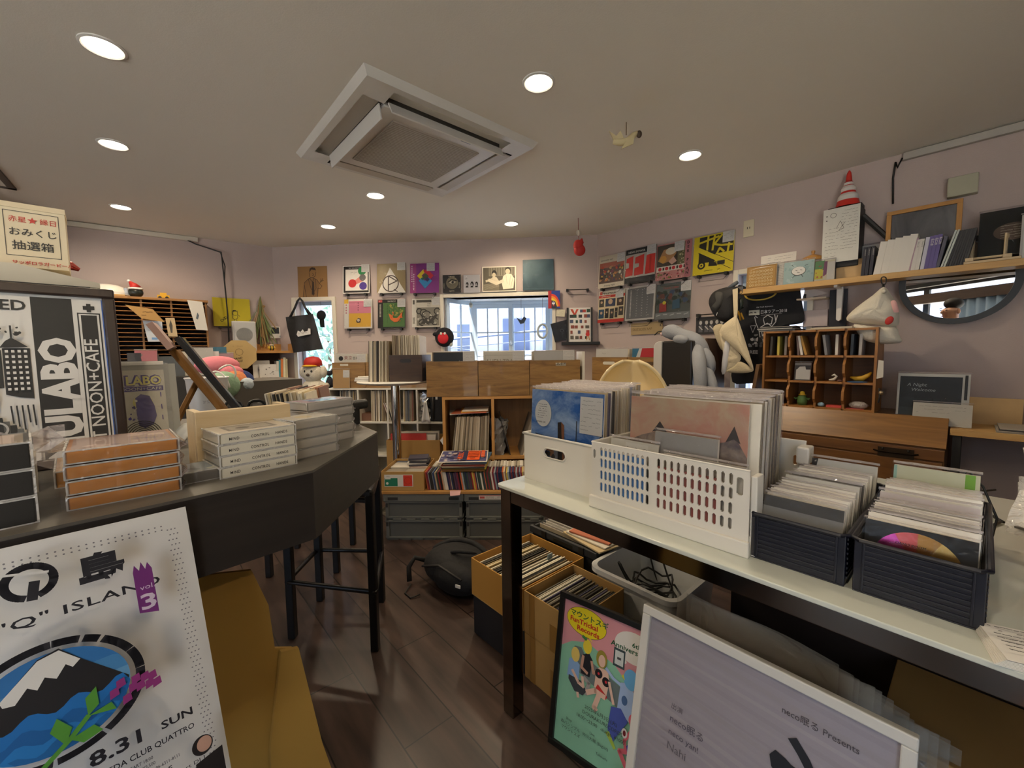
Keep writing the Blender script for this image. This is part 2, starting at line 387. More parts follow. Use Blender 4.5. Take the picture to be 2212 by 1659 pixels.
# the bay window in the back wall
w1 = win_root('window_1', BW); casing(w1, H1)
BX0, BX1, BD = 2.06, 2.90, .40; x0, x1, z0, z1 = H1
MB().prism([(x0, 0), (x1, 0), (x1 + .06, BD + .02), (BX0 - .04, BD + .02)], z1, z1 + .05, m_wfw).build('bay_head', w1)
MB().prism([(x0, 0), (x1, 0), (x1 + .06, BD + .02), (BX0 - .04, BD + .02)], z0 - .05, z0, m_wfw).build('bay_sill', w1)
fb = MB();fb.box(BX0 - .04,BX0,BD - .03,BD + .03,z0,z1,m_wfr).box(BX1,BX1 + .06,BD - .03,BD + .03,z0,z1,m_wfr).box(BX0,BX1,BD - .03,BD + .03,z1 - .035,z1,m_wfr).build('bay_frame',w1,bevel=.003)
mid = (BX0 + BX1) / 2 - .01; zr = [1.52, 1.26]
lattice(w1, BX0, mid + .025, z0, z1 - .035, 3, zr, m_wfr, M=at(0, BD - .012, 0)); lattice(w1, mid - .005, BX1, z0, z1 - .035, 3, zr, m_wfr, M=at(0, BD + .012, 0))
d = hypot(BX0 - .02 - x0, BD); lattice(w1, 0, d, z0, z1, 2, zr, m_wfr, M=at(x0 + .012, 0.03, 0, degrees(atan2(BD - .03, BX0 - .02 - x0))))
lattice(w1, 0, BD - .04, z0, z1, 2, zr, m_wfr, M=at(x1 + .02, .02, 0, 82))
MB().cyl((mid + .01,BD - .05,1.40),(mid + .01,BD - .03,1.40),.016,m_chrome).box(mid + .003,mid + .017,BD - .058,BD - .05,1.37,1.43,m_chrome).build('latch',w1)
# the narrow window by the left corner
w2 = win_root('window_2', BW); casing(w2, H2, .04); lattice(w2, H2[0], H2[1], H2[2], H2[3], 1, [], m_wfr, st=.035, M=at(0, .1, 0))
w3 = win_root('window_3', RW); casing(w3, H3, .035); lattice(w3, H3[0], H3[1], H3[2], H3[3], 3, [1.2, 1.53], m_wfr, M=at(0, .1, 0))
w4 = win_root('window_4', SF); casing(w4, H4, .06, .03, m_dark)  # unseen window behind the camera, added to let daylight into the room
for i in range(4):
    s_ = (H4[1] - H4[0]) / 4; lattice(w4, H4[0] + i * s_, H4[0] + (i + 1) * s_, H4[2], H4[3], 1, [], m_dark, M=at(0, .08, 0))
for fr, h, yo in ((BW, H1, .45), (BW, H2, .2), (RW, H3, .2), (SF, H4, .2)):      # tells the renderer where daylight comes in
    L = bpy.data.lights.new('daylight_opening', 'AREA'); L.shape = 'RECTANGLE'; L.size = h[1] - h[0] + .1; L.size_y = h[3] - h[2] + .1; L.cycles.is_portal = True
    o = bpy.data.objects.new('daylight_opening', L); COL.objects.link(o); o.matrix_local = fr.at((h[0] + h[1]) / 2, yo, (h[2] + h[3]) / 2, 0, -90)
# ---------------------------------------------------------------- outside
m_render = mat('#dcdde6', .8, 0, .05, 2, name='pale_render')
def outside():
    g = struct('ground_street', MB().box(-30, 30, 4.9, 40, -3.6, -3.4, mat('#6d6d70', .9)))
    g2 = struct('ground_pavement', MB().box(-14, 14, -12, Y0 - .25, -.25, -.12, mat('#cfccc4', .9)))  # second slab: pale unseen pavement added to bounce sun up onto the ceiling
    b = T('apartment_building', 'pale apartment block with open corridors seen across the street through the bay window', 'building', at(0, 12, -3.4, -4))
    mb = MB(); mw = m_render; mb.box(-9, 9, .7, 6, 0, 9, mw)
    mb.build('wall', b)
    for k, z in enumerate((3.55, 6.05)):
        s = MB().box(-9, 9, 0, .7, z, z + .16, mw).box(-9, 9, 0, .12, z + .16, z + 1.2, mw).build('corridor_parapet', b)
    MB().box(-9, 9, .1, .7, 8.6, 9, mw).build('roof_slab', b)
    md, mg = mat('#5f6f92', .5), mat('#6a7894', .3)
    for z in (3.71 - 2.3, 3.71, 6.21):
        for x in (-5.2, -2.9, -.3, 2.0, 4.3):
            f = MB().box(x,x + .8,.64,.7,z,z + 2.0,md).build('apartment_door',b);MB().box(x + .68,x + .72,.6,.64,z + .95,z + 1.05,m_steel).build('door_knob',f)
            f = MB().box(x + 1.15,x + 1.75,.65,.7,z + 1.0,z + 1.9,mat('#dfe3ea',.5)).build('corridor_window',b);MB().box(x + 1.2,x + 1.7,.63,.65,z + 1.05,z + 1.85,mg).build('pane',f)
    for i, (zz, dz, yy) in enumerate(((2.35, .55, 10.6), (2.22, .45, 10.7), (1.72, .18, 10.5), (2.9, -.5, 10.8))):
        tag(MB().tube([(-6 + 12 * t,yy,zz - .9 + dz * 2 * t - .9 * 4 * t * (1 - t) * .25) for t in [k / 14 for k in range(15)]],.012 if i else .03,mat('#4a5a7c',.6)).build('overhead_cable'),
            ['thick dark overhead cable rising across the bay window view','thin overhead wire just under the thick cable outside','lowest slack wire crossing outside the bay window','thin wire slanting down to the right outside the bay window'][i],'cable')
    for x, lb in ((-6, 'grey utility pole at the low end of the overhead cables'), (6, 'grey utility pole at the high end of the overhead cables')):
        tag(MB().cyl((x, 10.65, -3.4), (x, 10.65, 4.6), .13, mat('#8d8f93', .8), .1).build('utility_pole'), lb, 'utility pole')
    lm = [mat(h, .8, 0, .3, 3) for h in ('#8aa898', '#a8c4b0', '#7c9c94')]
    for i, (x, y, z, r) in enumerate(((-3.4, 6.6, 1.0, .75), (-5.2, 7.9, 2.1, 1.0), (-4.1, 9.3, 1.9, .8))):
        t = T('leafy_tree',['tree nearest the narrow window behind the tote bag','tallest leafy tree outside the narrow window','small leafy tree lowest outside the narrow window'][i],'tree',at(x,y,-3.4))
        MB().tube([(0, 0, 0), (.05, 0, 1.8), (0, .05, z + 3.2)], [.12, .09, .05], mat('#5a4a3c', .9)).build('trunk', t)
        lf = MB(); rn = random.Random(i)
        for _ in range(420):
            v = Vector((rn.gauss(0,1),rn.gauss(0,1),rn.gauss(0,1))).normalized() * r * rn.uniform(.55,1.0);a = rn.random() * 6.28;s = rn.uniform(.05,.11);c = v + Vector((0,0,z + 3.4))
            q = Euler((rn.random() * 3, rn.random() * 3, a)).to_matrix()
            lf.add([c + q @ Vector(p) * s for p in ((-1, 0, 0), (0, -.5, 0), (1, 0, 0), (0, .5, 0))], [(0, 1, 2, 3)], lm[rn.randint(0, 2)])
        lf.build('crown', t, recalc=False)
outside()
# ---------------------------------------------------------------- ceiling fittings
def downlight(x, y, label):
    t = T('ceiling_downlight', label, 'ceiling light', at(x, y, HC), 'round recessed ceiling downlights')
    MB().lathe([(.068, 0), (.068, -.004), (.060, -.007), (.056, -.004), (.056, .0)], m_white, 32).build('trim_ring', t, smooth=40)
    MB().lathe([(.055, -.0035), (.04, -.005), (.001, -.006)], emit('#fff3dc', 9.), 32).build('lamp_lens', t, smooth=1)
    L = bpy.data.lights.new('downlight_beam', 'SPOT'); L.energy = LAMP_W; L.color = LAMP_COL; L.spot_size = radians(168); L.spot_blend = .75; L.shadow_soft_size = .05
    o = bpy.data.objects.new('downlight_beam', L); COL.objects.link(o); o.parent = t; o.location = (0, 0, -.02)
for x,y,lb in ((-1.48,1.61,'largest downlight near the upper left corner of the ceiling'),(-2.11,2.31,'middle downlight of the line of three on the left'),(-2.94,3.24,'farthest left downlight above the wooden pigeonhole rack'),
                 (-.96,3.07,'downlight just beyond the air conditioner panel'),(-1.61,3.78,'downlight near the back wall over the narrow window'),(.01,3.76,'downlight near the back wall over the bay window'),
                 (.126, 1.84, 'big round downlight right of the air conditioner'), (1.05, 2.51, 'downlight on the right nearest the white bird mobile'),
                 (-.35,-.1,'downlight straight above the photographer'),(-2.3,.9,'downlight above the far left of the counter'),(-3.6,1.6,'downlight in the left passage'),(1.2,-.8,'downlight by the street window on the right'),(-1.8,-1.0,'downlight by the street window on the left')):
    downlight(x, y, lb)
# ceiling cassette air conditioner
ac = T('air_conditioner', 'square white ceiling cassette air conditioner with grey grille and open flaps', 'air conditioner', at(-.52, 2.385, HC, 41.5))
m_ac = mat('#d9d6cf', .4, 0, .02, 5); m_acd = mat('#2a2723', .6); a = .48
b = MB(); gi, go = .33, .425     # four air slots between the inner panel and the rim
for k in range(4):
    b.M = Matrix.Rotation(k * pi / 2, 4, 'Z')
    b.add([(-a, -a, 0), (a, -a, 0), (a - .02, -a + .02, -.03), (-a + .02, -a + .02, -.03), (go, -go, -.03), (-go, -go, -.03)], [(0, 1, 2, 3), (3, 2, 4, 5)], m_ac)
    b.add([(-gi,-gi,-.034),(gi,-gi,-.034),(gi,-go,-.03),(-gi,-go,-.03),(-gi,-gi,0.02),(gi,-gi,.02),(gi,-go,.02),(-gi,-go,.02)],[(0,1,5,4),(3,2,6,7),(4,5,6,7)],m_acd)
    b.add([(gi, -gi, -.034), (go, -gi, -.03), (go, -go, -.03), (gi, -go, -.03)], [(0, 1, 2, 3)], m_ac)
b.M = None; b.build('rim_panel', ac, recalc=False)
MB().box(-gi, gi, -gi, gi, -.042, -.02, m_ac).build('inlet_panel', ac, bevel=.004)
g = MB(); g.box(-.25, .25, -.25, .25, -.048, -.04, mat('#b9b3a8', .6))
for i in range(34): g.box(-.245, .245, -.245 + i * .0148, -.245 + i * .0148 + .005, -.0495, -.0475, mat('#9c958a', .6))
g.build('inlet_grille', ac)
for k, op in enumerate((36, 0, 0, 62)):     # two flaps shut, two swung open
    f = MB(); f.M = Matrix.Rotation(k * pi / 2, 4, 'Z') @ Matrix.Translation((0, -gi - .02, -.034)) @ Matrix.Rotation(radians(op * 1.6), 4, 'X')
    f.box(-gi + .01, gi - .01, -.065, 0, -.004, .002, mat('#b9b0a2', .45) if not op else m_ac); f.build('air_flap', ac)
MB().box(.10, .16, -.30, -.294, -.0428, -.042, mat('#8a8f98', .4)).build('maker_badge', ac)
# cable trunking at the top of the side walls
tag(MB().box(1.30,WLEN['left'] - .62,-.03,0,HC - .045,HC - .005,m_cream).build('cable_trunking',M=LW.M,bevel=.003),'cream cable trunking along the ceiling edge over the pigeonhole rack','trunking')
tag(MB().box(2.18,3.6,-.03,0,HC - .045,HC - .005,mat('#a9a49c',.5)).build('cable_trunking',M=RW.M,bevel=.003),'grey cable trunking along the ceiling edge above the framed mirror glass','trunking')
h = T('ceiling_hatch', 'square ceiling access hatch with a dark frame beside the left downlights', 'hatch', at(-3.33, 2.55, HC, 40))
b = MB()
for k in range(4):
    b.M = Matrix.Rotation(k * pi / 2, 4, 'Z'); b.box(-.235, .235, -.235, -.20, -.012, 0, mat('#4c4338', .5))
b.M = None; b.build('frame', h); MB().box(-.2, .2, -.2, .2, -.006, 0, m_ceil).build('panel', h)
# ================================================================ covers and pictures on the walls
m_film = film('#0a0a0a', .93, .10, .5, 22); m_film_s = film('#f4eef0', .86, .08, .6, 30); m_wrap = film('#8c8a88', .93, .06, .7, 30)
INK, PAPER, KRAFT = '#1c1a1a', '#e9e4da', '#a07c4c'
def sleeve(fr, x, z, w, h, name, label, cat, art, y=-.034, lean=-5., th=.006, side='#cfc8bb', plastic=True, card=None, roll=0., group=None):
    """a flat record or picture leaning against the wall, its lower left corner at x, z"""
    t = T(name, label, cat, fr.at(x, y, z, 0, lean, roll), group)
    MB().box(0, w, 0, th, 0, h, P(side)).build('card_sleeve' if cat == 'record' else 'backing', t)
    a = Art(w, h); art(a); a.build(t, 'cover_print' if cat == 'record' else 'printed_face')
    if card:
        u, v = card; cw = .085; c = T('price_card', 'white price card', None); c.parent = t; del c['label']
        b = Art(cw, cw * .95, u * w - cw, v * h - cw * .95, -.0052); b.rect(0, 0, 1, 1, '#dddcd8'); b.scrawl(.1, .08, .92, .92, 7, '#77757a', .014);
        bpy.data.objects.remove(c); b.build(t, 'price_card')
    if plastic:
        rn = random.Random(label)
        MB().sheet(lambda i,j:(-.006 + i * (w + .012),-.008 - .0035 * rn.random(),-.003 + j * (h + .012)),7,7,m_film).build('plastic_cover',t,smooth=1,recalc=False)
    return t
def rail(fr, x, z, w, label):
    t = T('picture_rail', label, 'picture rail', fr.at(x, 0, z), 'small black picture rails')
    for k in (.16, .84): MB().box(w * k - .011, w * k + .011, -.045, 0, -.022, .0, m_black).build('peg', t)
    MB().cyl((w * .16, -.04, -.008), (w * .84, -.04, -.008), .004, m_black, n=8).build('bar', t)
    MB().tube([(w * .16, -.01, -.02), (w * .19, -.05, -.055), (w * .81, -.05, -.055), (w * .84, -.01, -.02)], .0022, m_steel, 6).build('wire_loop', t)
def by_px(fr, a, b, y=-.034):
    x0, z1 = fr.p(*a, y); x1, z0 = fr.p(*b, y); return round(x0, 3), round(z0, 3), round(x1 - x0, 3), round(z1 - z0, 3)
# ---- back wall, upper row
def art_man(a):
    a.rect(0, 0, 1, 1, '#8f6a3c')
    a.poly([(.16, .0), (.22, .48), (.36, .6), (.5, .64), (.66, .56), (.74, .4), (.66, 0)], '#7c5a31')
    a.poly([(.42, .62), (.40, .78), (.46, .92), (.58, .92), (.63, .8), (.6, .66), (.5, .6)], '#8f6a3c')
    a.poly([(.40, .80), (.42, .93), (.5, .97), (.6, .95), (.64, .86), (.58, .88), (.48, .9)], '#3b2814')
    for p in ([(.16,0),(.22,.48),(.36,.6),(.5,.64),(.66,.56),(.74,.44),(.82,.36),(.76,.28),(.68,.3),(.66,0)],[(.4,.62),(.5,.5),(.56,.62)],[(.5,.5),(.47,.1),(.55,.1),(.54,.5)],[(.36,.6),(.44,.3),(.5,.2)],
              [(.6,.6),(.62,.3),(.56,.2)],[(.4,.8),(.42,.66),(.5,.62),(.6,.68),(.63,.82)],[(.52,.78),(.55,.72),(.5,.7)],[(.74,.44),(.78,.5),(.88,.54)],[(.78,.5),(.8,.6)],[(.8,.5),(.86,.6)],[(.22,.4),(.28,.0)]):a.line(p,.014,'#2e1f10')
    a.poly([(.5, .5), (.465, .12), (.52, .05), (.555, .14), (.545, .5)], '#2e1f10')
def art_circles(a):
    a.rect(0, 0, 1, 1, '#f2efe8'); a.rect(.03, .03, .97, .97, INK); a.rect(.1, .1, .93, .86, '#f0ebe2')
    a.text('TOY SOUNDS 79', .22, .89, .05, '#e8e8e8', sx=1.1)
    a.ell(.72, .80, .15, '#1f8f4e'); a.poly([(.34, .44), (.40, .28), (.78, .44), (.66, .62), (.5, .5)], '#e58c80')
    a.ell(.36, .36, .15, '#d02a2a'); a.ell(.74, .56, .12, '#6d6a68'); a.ell(.76, .26, .14, '#4b2f8f')
    a.scrawl(.3, .68, .55, .78, 2, '#6a665e', .008)
def art_play(a):
    a.rect(0, 0, 1, 1, '#a08c63'); a.poly([(.02, .0), (.46, .86), (1, .02), (1, 0)], '#efe9dd'); a.ring(.48, .32, .27, .035, '#4a3b34')
    a.line([(.40, .06), (.40, .58), (.70, .40), (.40, .27)], .035, '#4a3b34'); a.line([(.6, .12), (.72, .04)], .03, '#4a3b34')
def art_purple(a):
    a.rect(0, 0, 1, 1, '#8b2f8c'); a.rect(0, 0, .21, 1, '#a83c86')
    for i in range(9): a.rect(.04, .9 - i * .065, .085, .93 - i * .065, '#efe6ee'); a.rect(.1, .62 - i * .06, .15, .65 - i * .06, '#f4d9e6')
    def dia(cu, cv, r, c): a.poly([(cu - r, cv), (cu, cv + r), (cu + r, cv), (cu, cv - r)], c)
    a.poly([(.24, .58), (.46, .80), (.54, .72), (.40, .58), (.48, .5), (.40, .42)], '#efd51e')
    a.poly([(.46, .76), (.6, .9 - .1), (.82, .58), (.70, .46), (.52, .64)], '#d2203c')
    a.poly([(.30, .42), (.40, .52), (.52, .40), (.64, .52), (.76, .40), (.52, .14)], '#2b8fd0')
    dia(.54, .56, .11, '#4d5a3c'); dia(.60, .45, .08, '#3a2a66'); dia(.44, .48, .06, '#2f6a55')
def art_eye(a):
    a.rect(0, 0, 1, 1, '#1c1a18'); a.ell(.52, .55, .33, '#8f8468');
    for i in range(26):
        t = i * .2417; a.line([(.52 + .12 * cos(t), .56 + .1 * sin(t)), (.52 + .36 * cos(t + .2), .55 + .34 * sin(t + .2))], .012, '#2b2720')
    a.poly([(.34, .56), (.5, .68), (.74, .6), (.58, .48)], '#d8ccb0'); a.ell(.56, .58, .075, '#14110f'); a.line([(.3, .6), (.5, .74), (.78, .66)], .05, '#14110f')
    a.text('PYRAMID',.5,.87,.085,'#d9cfb5','c');a.text('agora',.5,.07,.13,'#d9cfb5','c',bold=.01);a.text('LUMIERE',.1,.25,.075,'#cfc6ae','l',90);a.text('RECORDS',.94,.25,.075,'#cfc6ae','l',90)
def art_faces(a):
    a.rect(0, 0, 1, 1, '#d9d7da'); a.text('nfr', .1, .76, .12, '#9a989a')
    for u, s in ((.22, .8), (.52, 1.), (.8, .9)):
        a.ell(u,.48,.1 * s,'#22201f',.15 * s);a.ell(u - .02,.43,.06 * s,'#c2bfc0',.1 * s);a.poly([(u - .1,.3),(u + .08,.3),(u + .06,.38),(u - .08,.38)],'#2c2a2a');a.line([(u - .05,.45),(u - .01,.45)],.015,'#22201f');a.line([(u - .06,.37),(u,.36)],.014,'#22201f')
def art_photo(a):
    a.rect(0, 0, 1, 1, '#e6decb'); a.rect(.03, .04, .97, .96, '#5d5748'); a.rect(.2, .62, .97, .96, '#8c8470')
    for i in range(10): a.rect(.22 + i * .075, .64, .26 + i * .075, .95, '#6d6654')
    a.rect(.03, .04, .5, .3, '#746c59')
    for i in range(6): a.line([(.05, .08 + i * .04), (.5, .2 + i * .03)], .006, '#a89f88')
    a.ell(.36,.72,.075,'#2a261e',.13);a.ell(.35,.66,.055,'#cabd9f',.09);a.poly([(.27,.42),(.3,.58),(.42,.58),(.5,.42),(.46,.36)],'#cfc4a9');a.line([(.3,.5),(.12,.42)],.06,'#cabd9f')
    a.ell(.76,.83,.085,'#3a3428',.13);a.ell(.755,.79,.07,'#cabd9f',.1);a.poly([(.58,.34),(.62,.6),(.72,.7),(.86,.68),(.95,.5),(.92,.12),(.62,.08)],'#e2d8bf');a.line([(.62,.42),(.42,.32),(.2,.46)],.09,'#d9ceb3')
    for p in ([(.7, .66), (.74, .3)], [(.84, .62), (.8, .25)], [(.9, .5), (.84, .14)]): a.line(p, .008, '#a2977c')
def art_teal(a): a.rect(0, 0, 1, 1, cloud('#4a656e', '#5f7d86', 5)); a.line([(.02, .05), (.98, .05)], .012, '#6d8a90')
def art_pink(a):
    a.rect(0,0,1,1,'#e9e2d6');a.rect(0,0,.15,1,'#f1ece2');a.rect(0,.86,.15,1,'#e9b93a');a.rect(.17,.52,.95,.94,'#e58ba0');a.rect(.17,.05,.95,.52,'#edb83f')
    for i in range(4): a.ell(.5, .87 - i * .08, .018, '#7d3a4d'); a.rect(.05, .78 - i * .09, .1, .83 - i * .09, '#cf8a8f')
    a.poly([(.42, .26), (.5, .36), (.6, .33), (.58, .2), (.46, .19)], '#4b3a38'); a.ell(.51, .28, .05, '#d8c9b6')
def art_green(a):
    a.rect(0, 0, 1, 1, '#1e1c18'); a.rect(.19, .04, .97, .88, '#4f7a3a'); a.text('BAMBOO', .36, .91, .07, '#d8d4c6'); a.rect(.02, .9, .16, .98, '#c9484a')
    for i in range(10): a.rect(.06, .80 - i * .045, .12, .83 - i * .045, '#b9b4a4')
    a.blobs(.4,.42,.95,.85,46,['#7d8f3c','#3f6a30','#a3a04a','#5d7d34'],.02,.05);a.poly([(.4,.5),(.46,.3),(.6,.2),(.74,.22),(.88,.42),(.9,.56),(.8,.44),(.7,.34),(.58,.34),(.5,.46)],'#e0702a')
    a.blobs(.42, .2, .9, .55, 14, ['#e0702a', '#d85c20'], .015, .035)
    for i in range(11): a.ell(.36, .8 - i * .06, .012, '#1c2a14')
def art_swirl(a):
    a.rect(0,0,1,1,'#dcd6c6');a.rect(0,0,.14,1,'#e6e2d6');a.rect(.03,.8,.1,.95,'#5a564c');a.rect(.03,.12,.11,.35,'#a8a294');a.rect(.16,.86,.7,.95,'#4a463e');a.text('CMU',.55,.79,.06,INK);a.text('Meet',.55,.72,.06,INK)
    a.rect(.17, .05, .98, .69, '#8d887a')
    for (u,v,r) in ((.26,.56,.09),(.42,.5,.12),(.52,.4,.16),(.9,.55,.1),(.82,.2,.12),(.36,.16,.1),(.7,.3,.08)):a.ring(u,v,r,.035,'#35322b',20,30,300)
    a.poly([(.3,.12),(.5,.34),(.66,.26),(.9,.5),(.96,.46),(.72,.14),(.56,.1)],'#45413a');a.blobs(.2,.07,.96,.66,16,['#d8d2c2','#4d4940','#b7b1a1'],.02,.05)
wall_items = [
    ('cardboard_drawing', 'brown cardboard ink drawing of a suited man above the narrow window', 'picture', (639, 577), (707, 641), art_man, 0, None),
    ('record_sleeve', 'white record cover with black border and red, green and purple circles', 'record', (738, 574), (799, 633), art_circles, 1, (1.0, 1.03)),
    ('record_sleeve', 'khaki record cover with white triangle and circled P sign', 'record', (812, 568), (875, 632), art_play, 1, (1.0, 1.03)),
    ('record_sleeve', 'purple record cover with interlocking yellow, red and blue chevrons', 'record', (884, 567), (947, 632), art_purple, 1, (.86, 1.0)),
    ('record_sleeve', 'half pink half yellow record cover under the circles cover', 'record', (741, 646), (804, 709), art_pink, 1, (.98, 1.0)),
    ('record_sleeve', 'green record cover with orange swirl under the triangle cover', 'record', (814, 645), (875, 708), art_green, 1, (1.0, 1.0)),
    ('record_sleeve', 'black and white swirling drawing record cover under the purple cover', 'record', (888, 644), (950, 706), art_swirl, 1, (1.02, 1.04))]
for nm, lb, ct, a_, b_, fn, rl, cd in wall_items:
    x, z, w, h = by_px(BW, a_, b_); s_ = round((w + h) / 2, 3)
    sleeve(BW,x,z,s_,s_,nm,lb,ct,fn,plastic=ct == 'record',card=cd,side='#8a6a40' if ct == 'picture' else '#cfc8bb',lean=-1 if ct == 'picture' else -5,y=-.012 if ct == 'picture' else -.034)
    if rl: rail(BW, x, z, s_, 'black picture rail under the ' + lb.replace(' record cover', ' cover').split(' under ')[0].replace('with ', 'with ')[:60])
for nm, lb, ct, a_, b_, fn, pl in (
    ('record_sleeve', 'small black square sleeve with a big eye standing on the bay window casing', 'record', (956, 594), (996, 632), art_eye, True),
    ('record_sleeve', 'small white sleeve with three dark faces on the bay window casing', 'record', (1001, 594), (1037, 632), art_faces, True),
    ('photograph', 'black and white photo of two people at record bins over the window', 'photograph', (1041, 576), (1115, 629), art_photo, False),
    ('record_sleeve', 'plain dark teal record cover above the bay window right end', 'record', (1129, 561), (1196, 626), art_teal, True)):
    x, z, w, h = by_px(BW, a_, b_, -.02); sleeve(BW, x, z, w, h, nm, lb, ct, fn, y=-.022, lean=-2.5, plastic=pl)
x, z = BW.p(1215, 626, 0); rail(BW, x, z, .29, 'empty black picture rail right of the bay window')
# rainbow sleeve, tilted black sleeve, sticky note, sticker board right of the bay window
def art_rainbow(a):
    a.rect(0, 0, 1, 1, '#27418f'); a.rect(0, 0, .28, 1, '#a8242c')
    for k,c in enumerate(('#d83a2a','#e8902a','#efd23a','#e9e4d8')):a.poly([(.28,.82 - k * .12)] + [(.28 + (.72 - k * .12) * sin(radians(t)),.1 + (.72 - k * .12) * cos(radians(t))) for t in range(0,91,10)] + [(.28,.1)],c)
    a.poly([(.28,.0),(.28,.46),(.6,.4),(.75,.1),(.7,0)],'#2b2b3a');a.ell(.45,.3,.13,'#e4e0da');a.ell(.46,.17,.06,'#c9484a');a.line([(.36,.34),(.54,.34)],.05,'#3d6ab0')
x,z,w,h = by_px(BW,(1184,628),(1210,666),-.03);sleeve(BW,x,z,w,h,'rainbow_cassette','small colourful rainbow picture hung on the bay window right edge','cassette',art_rainbow,y=-.03,lean=0,th=.012,plastic=False)
def art_dark(a): a.rect(0, 0, 1, 1, '#24262a'); a.blobs(.15, .15, .85, .85, 30, ['#2f3136', '#3a3d42', '#191a1d'], .03, .09); a.ring(.5, .5, .08, .02, '#6a6e74')
x,z = BW.p(1199,739,-.03);sleeve(BW,x,z,.185,.185,'record_sleeve','tilted black seven inch sleeve overlapping the bay window right edge','record',art_dark,y=-.03,lean=-1,roll=-14,plastic=True)
x,z = BW.p(1201,683,-.02);t = T('sticky_note','small cream paper note taped below the rainbow picture','note',BW.at(x,-.02,z,0,0,5));MB().box(0,.085,0,.001,0,.07,P('#d9d2b8')).build('paper',t);Art(.085,.07).scrawl(.1,.15,.9,.85,4,'#8a8474',.012).build(t,'handwriting')
x, z = BW.p(1228, 739, -.02)
tag(MB().box(x - .07,x + .3,-.10,0,z - .03,z,m_black).build('picture_ledge',M=BW.M,bevel=.003),'black ledge under the white sticker sheet beside the bay window','ledge')
t = T('sticker_sheet', 'white sheet of small pictures in black side holders on the ledge', 'poster', BW.at(x, -.05, z, 0, -3))
MB().box(0,.215,0,.012,0,.335,P('#e6e2da')).build('backing',t);MB().box(-.018,0,-.01,.02,0,.335,m_black).build('side_holder',t);MB().box(.215,.233,-.01,.02,0,.335,m_black).build('side_holder',t)
a = Art(.215,.335);a.rect(0,0,1,1,'#e6e2da');a.poly([(.08,.96),(.2,.96),(.28,.84),(.36,.96),(.46,.96),(.3,.76),(.26,.76)],'#b8442c');rn = random.Random(5)
for r, cells in enumerate(((.52, .64, .82), (.06, .2, .45, .7, .84), (.06, .32, .5, .72), (.1, .28, .56, .76), (.08, .42, .8), (.08, .3, .5, .74))):
    for u in cells:a.rect(u,.86 - r * .155,u + rn.uniform(.1,.17),.96 - r * .155 - rn.random() * .02,rn.choice(['#3a3836','#8a4a3c','#5d564c','#2c4a3a','#74604a','#a83a30','#48506a']))
a.ell(.86, .22, .09, '#c92f2a', .06); a.line([(.84, .16), (.8, .05)], .03, '#c9902a'); a.line([(.9, .16), (.94, .05)], .03, '#c9902a'); a.build(t, 'printed_face')
# ---- right wall
def art_crowd(a):
    a.rect(0, 0, 1, 1, '#e0d6c0'); a.text('cimonett vair', .06, .84, .085, INK, slant=.2); a.rect(.03, .14, .97, .78, '#5b463f')
    a.rect(.03,.62,.97,.78,'#a85a48');a.blobs(.05,.2,.95,.66,60,['#c9824a','#3a3f6a','#b8442c','#d8b04a','#22201e','#7a3f52','#b98a62','#dcd2bd','#4a6a5a'],.025,.06);a.text('Jumping Night',.25,.04,.07,INK,slant=.25)
def art_news(a):
    a.rect(0, 0, 1, 1, '#24282c'); a.rect(0, .16, 1, .84, '#c9c4ba'); a.text('NEWS POWER', .08, .88, .085, '#e6e2d8', bold=.015)
    for u0, u1, sk in ((-.0, .26, 0), (.30, .62, 1), (.67, .98, 0)): a.poly([(u0, .2), (u0 + .03, .74), (u1, .8), (u1, .22)], '#d8342c')
    a.poly([(.30,.42),(.30,.56),(.46,.55),(.46,.45)],'#c9c4ba');a.poly([(.02,.44),(.0,.62),(.12,.6),(.12,.46)],'#c9c4ba');a.poly([(.80,.28),(.80,.72),(.86,.72),(.86,.28)],'#b9281f')
def art_plan(a):
    a.rect(0,0,1,1,'#c98a88');a.rect(.02,.38,.62,.97,'#4d4538');a.poly([(.05,.55),(.2,.84),(.5,.88),(.58,.7),(.44,.52),(.2,.46)],'#b98a5a');a.ell(.42,.78,.16,'#e6dcc6',.1);a.ell(.2,.58,.1,'#d8a04a',.1);a.poly([(.36,.5),(.5,.62),(.6,.48),(.46,.4)],'#d8b0a0')
    a.rect(.02, .24, .82, .38, '#e6e0d2');
    for i in range(4): a.ell(.12 + i * .2, .31, .05, '#c92f3a'); a.rect(.2 + i * .2, .27, .25 + i * .2, .35, '#3a3430')
    a.rect(.62, .38, .82, .97, '#6d6a4a'); a.blobs(.63, .4, .81, .95, 22, ['#8f8a5a', '#4a4a34', '#c9c09a'], .015, .03); a.rect(.84, 0, 1, 1, '#b8757c')
    a.blobs(.02, .02, .98, .22, 40, ['#e0b0a8', '#7d8a4a', '#b8505a', '#5d3a3a'], .015, .035)
    for i, ch in enumerate('DER PLAN'): a.text(ch, .92, .88 - i * .115, .105, INK, 'c', bold=.02)
